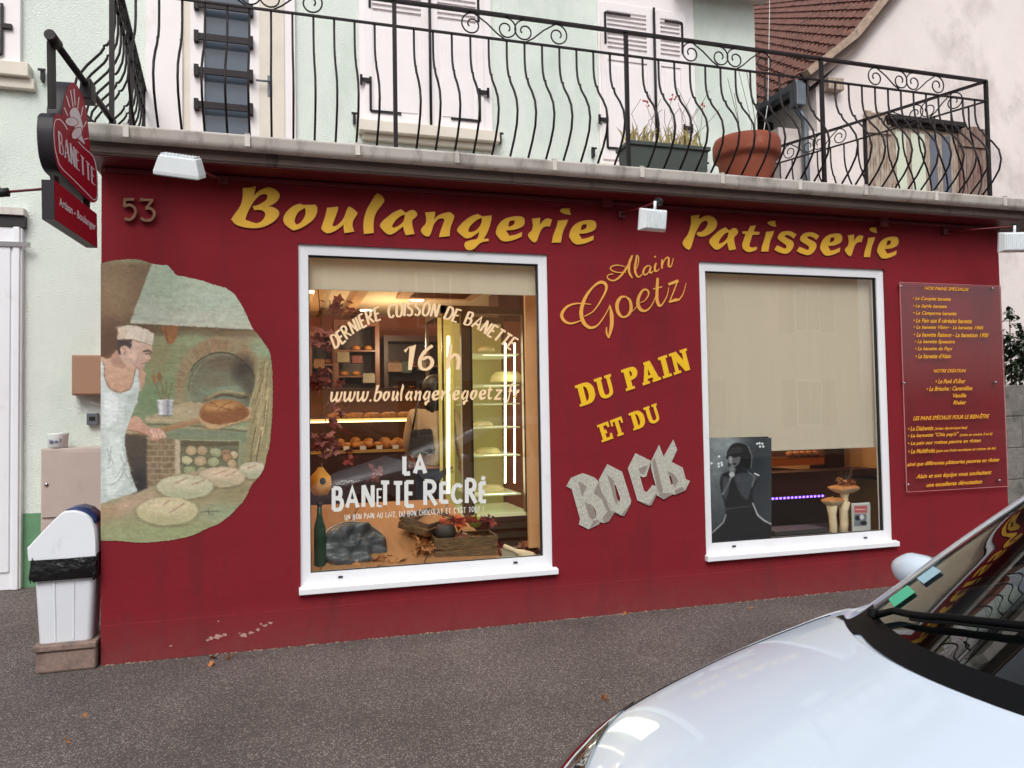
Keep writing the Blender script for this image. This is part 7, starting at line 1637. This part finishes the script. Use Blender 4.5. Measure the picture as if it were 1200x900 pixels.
def car_pt(s, t, side=1, off=0):
    s = min(max(s, 0), NS-1-1e-6); t = min(max(t, 0), NR-1-1e-6); i = int(s); fs = s-i; j = int(t); ft = t-j
    def col(k):
        k = min(max(k, 0), NS-1); x, dx, r = ST[k]
        def q(m):
            if m > NR-1: y, z = r[2*(NR-1)-m]; return (-y, z)
            m = max(m, 0); return r[m]
        a, b, c, d = q(j-1), q(j), q(j+1), q(j+2)
        y = cr(a[0], b[0], c[0], d[0], ft); z = cr(a[1], b[1], c[1], d[1], ft); w = .86
        return (x+dx*(y/w)**2, y, z)
    P4 = [col(i-1), col(i), col(i+1), col(i+2)]
    if i+1 > 7 and i <= 7:   # keep the scuttle a crease
        if i == 7: P4[0] = tuple(2*P4[1][k]-P4[2][k] for k in range(3))
        else: P4[3] = tuple(2*P4[2][k]-P4[1][k] for k in range(3))
    p = Vector([cr(*[P4[k][c] for k in range(4)], fs) for c in range(3)])
    return Vector((p.x, p.y*side, p.z))
def patch(mb, s0, s1, t0, t1, ns, nt, off=0, sides=(1, -1)):
    for sd in sides:
        g = [[car_pt(s0+(s1-s0)*i/ns, t0+(t1-t0)*j/nt, sd) for j in range(nt+1)] for i in range(ns+1)]
        if off:
            g2 = []
            for i in range(ns+1):
                row = []
                for j in range(nt+1):
                    a = g[min(i+1, ns)][j]-g[max(i-1, 0)][j]; b = g[i][min(j+1, nt)]-g[i][max(j-1, 0)]; n = a.cross(b)*sd*1
                    n = n.normalized() if n.length > 1e-9 else Vector((0, 0, 1))
                    c0 = Vector((g[i][j].x, 0, .6)); 
                    if n.dot(g[i][j]-c0) < 0: n = -n
                    row.append(g[i][j]+n*off)
                g2.append(row)
            g = g2
        vs = [p for row in g for p in row]; mb.add(vs, [(i*(nt+1)+j, i*(nt+1)+j+1, (i+1)*(nt+1)+j+1, (i+1)*(nt+1)+j) for i in range(ns) for j in range(nt)], True)
def make_car(loc, rz, lab, paint, grp=None):
    t = thing('parked_car', lab, 'car', loc, rz)
    mb = MB()
    patch(mb, 0, 7, 0, 7, 70, 56)                    # nose, bonnet, wings
    patch(mb, 7, 14, 0, 4.12, 56, 34); patch(mb, 14, NS-1, 0, 7, 16, 56)
    patch(mb, 7, 13.0, 4.86, 5.50, 48, 8)             # A pillar and cant rail
    patch(mb, 9.75, 13.1, 5.50, 7, 27, 16)               # roof
    for (a, b) in ((10.9, 11.05), (13.0, 14)): patch(mb, a, b, 4.12, 4.86, 4, 8)
    patch(mb, 13.9, 14, 4.86, 7, 2, 18); 
    body = mb.build('body', M[paint], t, recalc=True)
    MBq = MB(); patch(MBq, 7.05, 9.75, 5.49, 7, 40, 24, -.004); MBq.build('windscreen', M['cglass'], t, recalc=True)
    fr = MB(); patch(fr, 7.05, 9.78, 5.488, 5.508, 40, 3, .002); patch(fr, 9.70, 9.78, 5.5, 7, 2, 20, .002); fr.build('windscreen_seal', M['plast'], t)
    for sd in (1, -1):
        for s0_, s1_ in ((7.35, 10.9), (11.05, 13.0)): gl = MB(); patch(gl, s0_, s1_, 4.14, 4.84, 26, 8, -.004, sides=(sd,)); gl.build('side_window', M['cglass'], t, recalc=True)
    gl = MB(); patch(gl, 13.1, 13.9, 5.1, 7, 10, 18, -.004); gl.build('rear_window', M['cglass'], t, recalc=True)
    # black scuttle between bonnet and windscreen
    sc_ = MB()
    for sd in (1, -1):
        g = [[car_pt((5.7+1.2*min(1, j/40*3.2))*(1-i/16)+7.10*i/16, 5.40+1.60*j/40, sd)+Vector((0, 0, .004)) for j in range(41)] for i in range(17)]
        sc_.add([p for row in g for p in row], [(i*41+j, i*41+j+1, (i+1)*41+j+1, (i+1)*41+j) for i in range(16) for j in range(40)], True)
    sc_.build('scuttle_panel', M['plast'], t)
    # bonnet shut line
    ln = []
    for i in range(41): ln.append(car_pt(3.15+(5.45-3.15)*i/40, 4.9+.3*(i/40)**2, 1))
    for sd in (1, -1):
        MB().tube([Vector((p.x, p.y*sd, p.z+.0005)) for p in ln], .0022, 5).build('bonnet_gap', M['plast'], t)
    # headlights
    for sd in (1, -1):
        h = MB(); 
        g = []
        ns, nt = 14, 8
        for i in range(ns+1):
            u = i/ns; s_ = 1.6+1.65*u; t1_ = min(5.9, 4.62+(3.25-s_)*2.7); row = [car_pt(s_, 4.25+(t1_-4.25)*j/nt, sd) for j in range(nt+1)]
            g.append(row)
        vs = []
        for i in range(ns+1):
            for j in range(nt+1):
                p = g[i][j]; e_ = .008; d = (p-Vector((p.x+.3, 0, .5))).normalized(); vs.append(p+d*e_)
        h.add(vs, [(i*(nt+1)+j, i*(nt+1)+j+1, (i+1)*(nt+1)+j+1, (i+1)*(nt+1)+j) for i in range(ns) for j in range(nt)], True)
        hl = h.build('headlight', M['lens'], t)
        h2 = MB(); vs2 = [Vector(v)-(Vector(v)-Vector((v[0]+.3, 0, .5))).normalized()*.004 for v in vs]
        for k in range(0, ns-1, 2): 
            a = k*(nt+1); h2.add([vs2[a+j] for j in range(nt+1)]+[vs2[a+nt+1+j] for j in range(nt+1)], [(j, j+1, nt+2+j, nt+1+j) for j in range(nt)])
        h2.build('reflector', M['silver'], hl, recalc=False)
        h3 = MB()
        for k in range(1, ns-1, 2):
            a = k*(nt+1); h3.add([vs2[a+j] for j in range(nt+1)]+[vs2[a+nt+1+j] for j in range(nt+1)], [(j, j+1, nt+2+j, nt+1+j) for j in range(nt)])
        h3.build('lamp_recess', mat('lamp_grey', rgb(40, 46, 60), .3, metal=.3), hl, recalc=False)
    # mirrors
    for sd in (1, -1):
        m_ = MB().ell((1.86, sd*.925, 1.022), (.06, .10, .06), 20, 14, wob=.05, seed=2); mo = m_.build('wing_mirror', M[paint], t)
        MB().box(1.912, 1.922, sd*.925-.08, sd*.925+.08, .975, 1.07).build('mirror_glass', M['chrome'], mo, bevel=.01); MB().box(1.83, 1.89, min(sd*.80, sd*.90), max(sd*.80, sd*.90), .96, .985).build('mirror_foot', M['plast'], mo, bevel=.008)
    # wipers
    def onglass(s, tt, sd, off): 
        p = car_pt(s, tt, sd); a = car_pt(s+.05, tt, sd)-p; b = car_pt(s, tt+.05, sd)-p; n = a.cross(b).normalized(); n = n if n.z > 0 else -n; return p+n*off
    for (sd, tt0, sd2, tt1, s1) in ((1, 5.85, -1, 6.95, 7.45), (-1, 6.8, -1, 5.6, 7.47)):
        a = onglass(7.08, tt0, sd, .015); pts = [a]
        y0 = onglass(7.12, tt0, sd, 0).y; y1 = onglass(s1, tt1, sd2, 0).y
        for k in range(1, 9):
            y = y0+(y1-y0)*k/8; 
            # find t for that y
            s_ = 7.15+(s1-7.15)*k/8; best = min(((abs(car_pt(s_, 5.2+q*.05, 1 if y > 0 else -1).y-y), 5.2+q*.05) for q in range(37)))[1]; pts.append(onglass(s_, best, 1 if y > 0 else -1, .016))
        wp = MB().tube(pts, [.011]+[.009]*(len(pts)-2)+[.006], 6).build('wiper', M['plast'], t)
        MB().tube([p+Vector((0,0,-.011)) for p in pts[2:]], .005, 4).build('wiper_blade', M['black'], wp)
        MB().lathe([(0,.02),(.014,.018),(.016,0)], tuple(a), 12).build('wiper_nut', M['plast'], wp)
    # stickers low on the far side of the screen, inside the glass
    for (s0, tt0, ds, dt_, mm) in ((7.22, 5.58, .16, .26, 'sticker'), (7.46, 5.58, .14, .22, 'stickb')):
        st_ = MB(); g = [onglass(s0, tt0, 1, .002), onglass(s0, tt0+dt_, 1, .002), onglass(s0+ds, tt0+dt_, 1, .002), onglass(s0+ds, tt0, 1, .002)]; st_.quad(*g); st_.build('windscreen_sticker', M[mm], t, recalc=False)
    # cabin
    MB().box(1.42, 2.0, -.66, .66, .86, .93).add([(1.3,-.62,.955),(1.3,.62,.955),(1.98,.62,.955),(1.98,-.62,.955),(1.98,-.62,.7),(1.98,.62,.7)], [(0,1,2,3),(3,2,5,4)]).build('dashboard', M['dash'], t)
    MB().tube([Vector((2.12+.02*sin(a), -.36+.18*cos(a), .93+.18*sin(a))) for a in [2*pi*k/24 for k in range(24)]], .014, 8, closed=True).build('steering_wheel', M['plast'], t)
    for sy in (-.36, .36):
        s_ = MB().box(2.2, 2.7, sy-.24, sy+.24, .42, .56); M_ = Matrix.Translation((2.72, sy, .52)) @ Matrix.Rotation(.25, 4, 'Y'); s_.box(-.06, .06, -.24, .24, 0, .62, M_).box(-.045, .045, -.12, .12, .64, .82, M_); s_.build('front_seat', M['seat'], t, bevel=.04)
    MB().box(3.3, 3.45, -.6, .6, .4, 1.05).box(2.9, 3.3, -.6, .6, .4, .55).build('rear_seat', M['seat'], t, bevel=.05)
    MB().box(.6, 3.8, -.7, .7, .25, .3).build('cabin_floor', M['dash'], t)
    # grille, bumper vents, plates, lights
    g = MB(); patch(g, .02, .85, 3.45, 4.15, 3, 8, .006, sides=(1,)); 
    gr = MB(); 
    for z in (.34, .38, .42, .46): gr.box(-.012-.0, .02, -.36, .36, z, z+.014)
    gr.build('grille', M['plast'], t)
    MB().box(4.02, 4.03, -.26, .26, .56, .67).build('number_plate', M['mug'], t)
    for sd in (1, -1):
        tl = MB(); patch(tl, 14.0, 14.9, 3.9, 5.0, 6, 8, .006, sides=(sd,)); tl.build('tail_light', mat('tail_red', rgb(150, 10, 16), .15), t)
    for xw in (.78, 3.32):
        for sd in (1, -1):
            arch = MB().lathe([(.02,0),(.365,0),(.365,-.05)], (xw, sd*.868, .32), 36, Matrix.Rotation(-sd*pi/2, 3, 'X')).build('wheel_arch', M['black'], t)
            w = MB().lathe([(.19,-.1),(.29,-.1),(.315,-.07),(.315,.0),(.29,.035),(.19,.035)], (xw, sd*.875, .315), 40, Matrix.Rotation(-sd*pi/2, 3, 'X')).build('wheel', M['tyre'], t)
            r = MB().lathe([(.0,.01),(.05,.015),(.06,.0),(.17,.02),(.195,.03),(.195,-.08)], (xw, sd*.875, .315), 40, Matrix.Rotation(-sd*pi/2, 3, 'X')).build('rim', M['zinc'], w)
    # door handles and shut lines
    for sd in (1, -1):
        for x in (2.75, 3.25): MB().box(x-.09, x+.09, sd*.86-.008, sd*.86+.022, .80, .825).build('door_handle', M[paint], t, bevel=.006)
    return t
CARX, CARY, CARR = .28, -4.42, .05
car = make_car((CARX, CARY, 0), CARR, 'white hatchback parked in front of the shop with its bonnet towards the camera', 'paint')
car2 = make_car((3.4, -9.2, 0), pi, 'dark blue hatchback parked on the far side of the street behind the photographer', 'bluepaint')
for o in car2.children: pass
# ================================================================ street side behind the photographer (seen only in reflections)
opp = thing('street_house', 'pale rendered house with shuttered windows across the street behind the photographer', 'house', (0, -15, 0))
mb = MB().box(-16, 18, -22, -15, 0, 6.2); part(mb, 'wall', M['facade2'], opp)
for x in (-12, -8, -4, 0, 4, 8, 12, 16):
    for z in (.9, 3.9):
        w_ = part(MB().box(x-.5, x+.5, -15, -14.96, z, z+1.5), 'window', M['white'], opp); part(MB().box(x-.43, x-.03, -14.96, -14.94, z+.07, z+1.43).box(x+.03, x+.43, -14.96, -14.94, z+.07, z+1.43), 'pane', M['winD'], w_)
        for s_ in (-1, 1): part(MB().box(min(x+s_*.52, x+s_*1.0), max(x+s_*.52, x+s_*1.0), -14.99, -14.95, z, z+1.5), 'shutter', M['mwood'], opp)
part(MB().add([(-16.4,-14.5,6.2),(18.4,-14.5,6.2),(18.4,-22.5,6.2),(-16.4,-22.5,6.2),(-16.4,-18.5,9.4),(18.4,-18.5,9.4)], [(0,1,5,4),(2,3,4,5),(0,4,3),(1,2,5),(0,3,2,1)]), 'roof', M['tile'], opp)
# ================================================================ fallen leaves
R = random.Random(77)
for (px, py, lab, m) in ((250,770,'curled orange leaf at the foot of the red wall near its left end','deadleaf'),(247,778,'second curled leaf at the foot of the red wall, just below the first','deadleaf'),(708,818,'small orange leaf on the asphalt beside the white bonnet','deadleaf'),(80,868,'pale bit of leaf on the asphalt at the lower left','tanleaf'),(100,838,'tiny pale leaf on the asphalt right of the lower left corner','tanleaf'),(268,771,'small yellow leaf against the base of the red wall','tanleaf'),(700,700,'tiny dry leaf at the wall base under the left end of the right window','tanleaf'),(880,712,'tiny dry leaf on the asphalt in front of the right window','deadleaf')):
    g = G(px, py, .012); mb = MB(); leafmesh(mb, (0, 0, .012), .035 if 'tiny' not in lab else .02, R); o = mb.build('fallen_leaf', M[m], recalc=False); o.location = (g.x, min(g.y, -.05), .0); tag(o, lab, 'leaf', 'fallen leaves on the asphalt')
# dirt and weeds line along the wall foot
mb = MB()
for k in range(420):
    x = R.uniform(XL, XR); s_ = R.uniform(.004, .012); y = -.012-abs(R.gauss(0, .018)); mb.ell((x, y, s_*.3), (s_, s_*.8, s_*.5), 5, 3)
o = mb.build('grit', mat('grit', rgb(150, 130, 116), .9, var=.4, vscale=60)); tag(o, 'grit and crumbs lying along the foot of the red wall', 'grit', kind='stuff')
# ================================================================ light, world, camera
w = bpy.data.worlds.new('World'); SC.world = w; w.use_nodes = True; nt = w.node_tree; bg_ = nt.nodes['Background']
sky = nn(nt, 'ShaderNodeTexSky', sky_type='NISHITA'); sky.sun_disc = False; SEL, SAZ = radians(48), radians(200)
sky.sun_elevation = SEL; sky.sun_rotation = SAZ; sky.air_density = 1.0; sky.dust_density = 3.0; sky.ozone_density = 1.0
hs = nn(nt, 'ShaderNodeHueSaturation'); hs.inputs['Saturation'].default_value = .28
nt.links.new(sky.outputs[0], hs.inputs['Color']); nt.links.new(hs.outputs[0], bg_.inputs['Color']); bg_.inputs['Strength'].default_value = .15
sl = bpy.data.lights.new('sun', 'SUN'); sl.energy = .9; sl.angle = radians(28); sl.color = (1, .97, .93); so = bpy.data.objects.new('sun', sl); COL.objects.link(so)
d = Vector((sin(SAZ)*cos(SEL), cos(SAZ)*cos(SEL), sin(SEL))); so.rotation_euler = d.to_track_quat('Z', 'Y').to_euler(); so.location = (0, -5, 12)
cam = bpy.data.cameras.new('camera'); co_ = bpy.data.objects.new('camera', cam); COL.objects.link(co_); SC.camera = co_
cam.sensor_width = 36; cam.lens = FPX/1200*36; cam.clip_start = .02; cam.clip_end = 500
Mx = Matrix((( _r.x, _u.x, -_f.x, CAMP.x), (_r.y, _u.y, -_f.y, CAMP.y), (_r.z, _u.z, -_f.z, CAMP.z), (0, 0, 0, 1))); co_.matrix_world = Mx
SC.render.resolution_x, SC.render.resolution_y = 1024, 768
SC.view_settings.view_transform = 'Standard'; SC.view_settings.look = 'None'; SC.view_settings.gamma = 1; SC.view_settings.exposure = 0.42
SC.render.engine = 'CYCLES'; SC.cycles.max_bounces = 8; SC.cycles.transparent_max_bounces = 16; SC.cycles.diffuse_bounces = 4; SC.cycles.glossy_bounces = 4
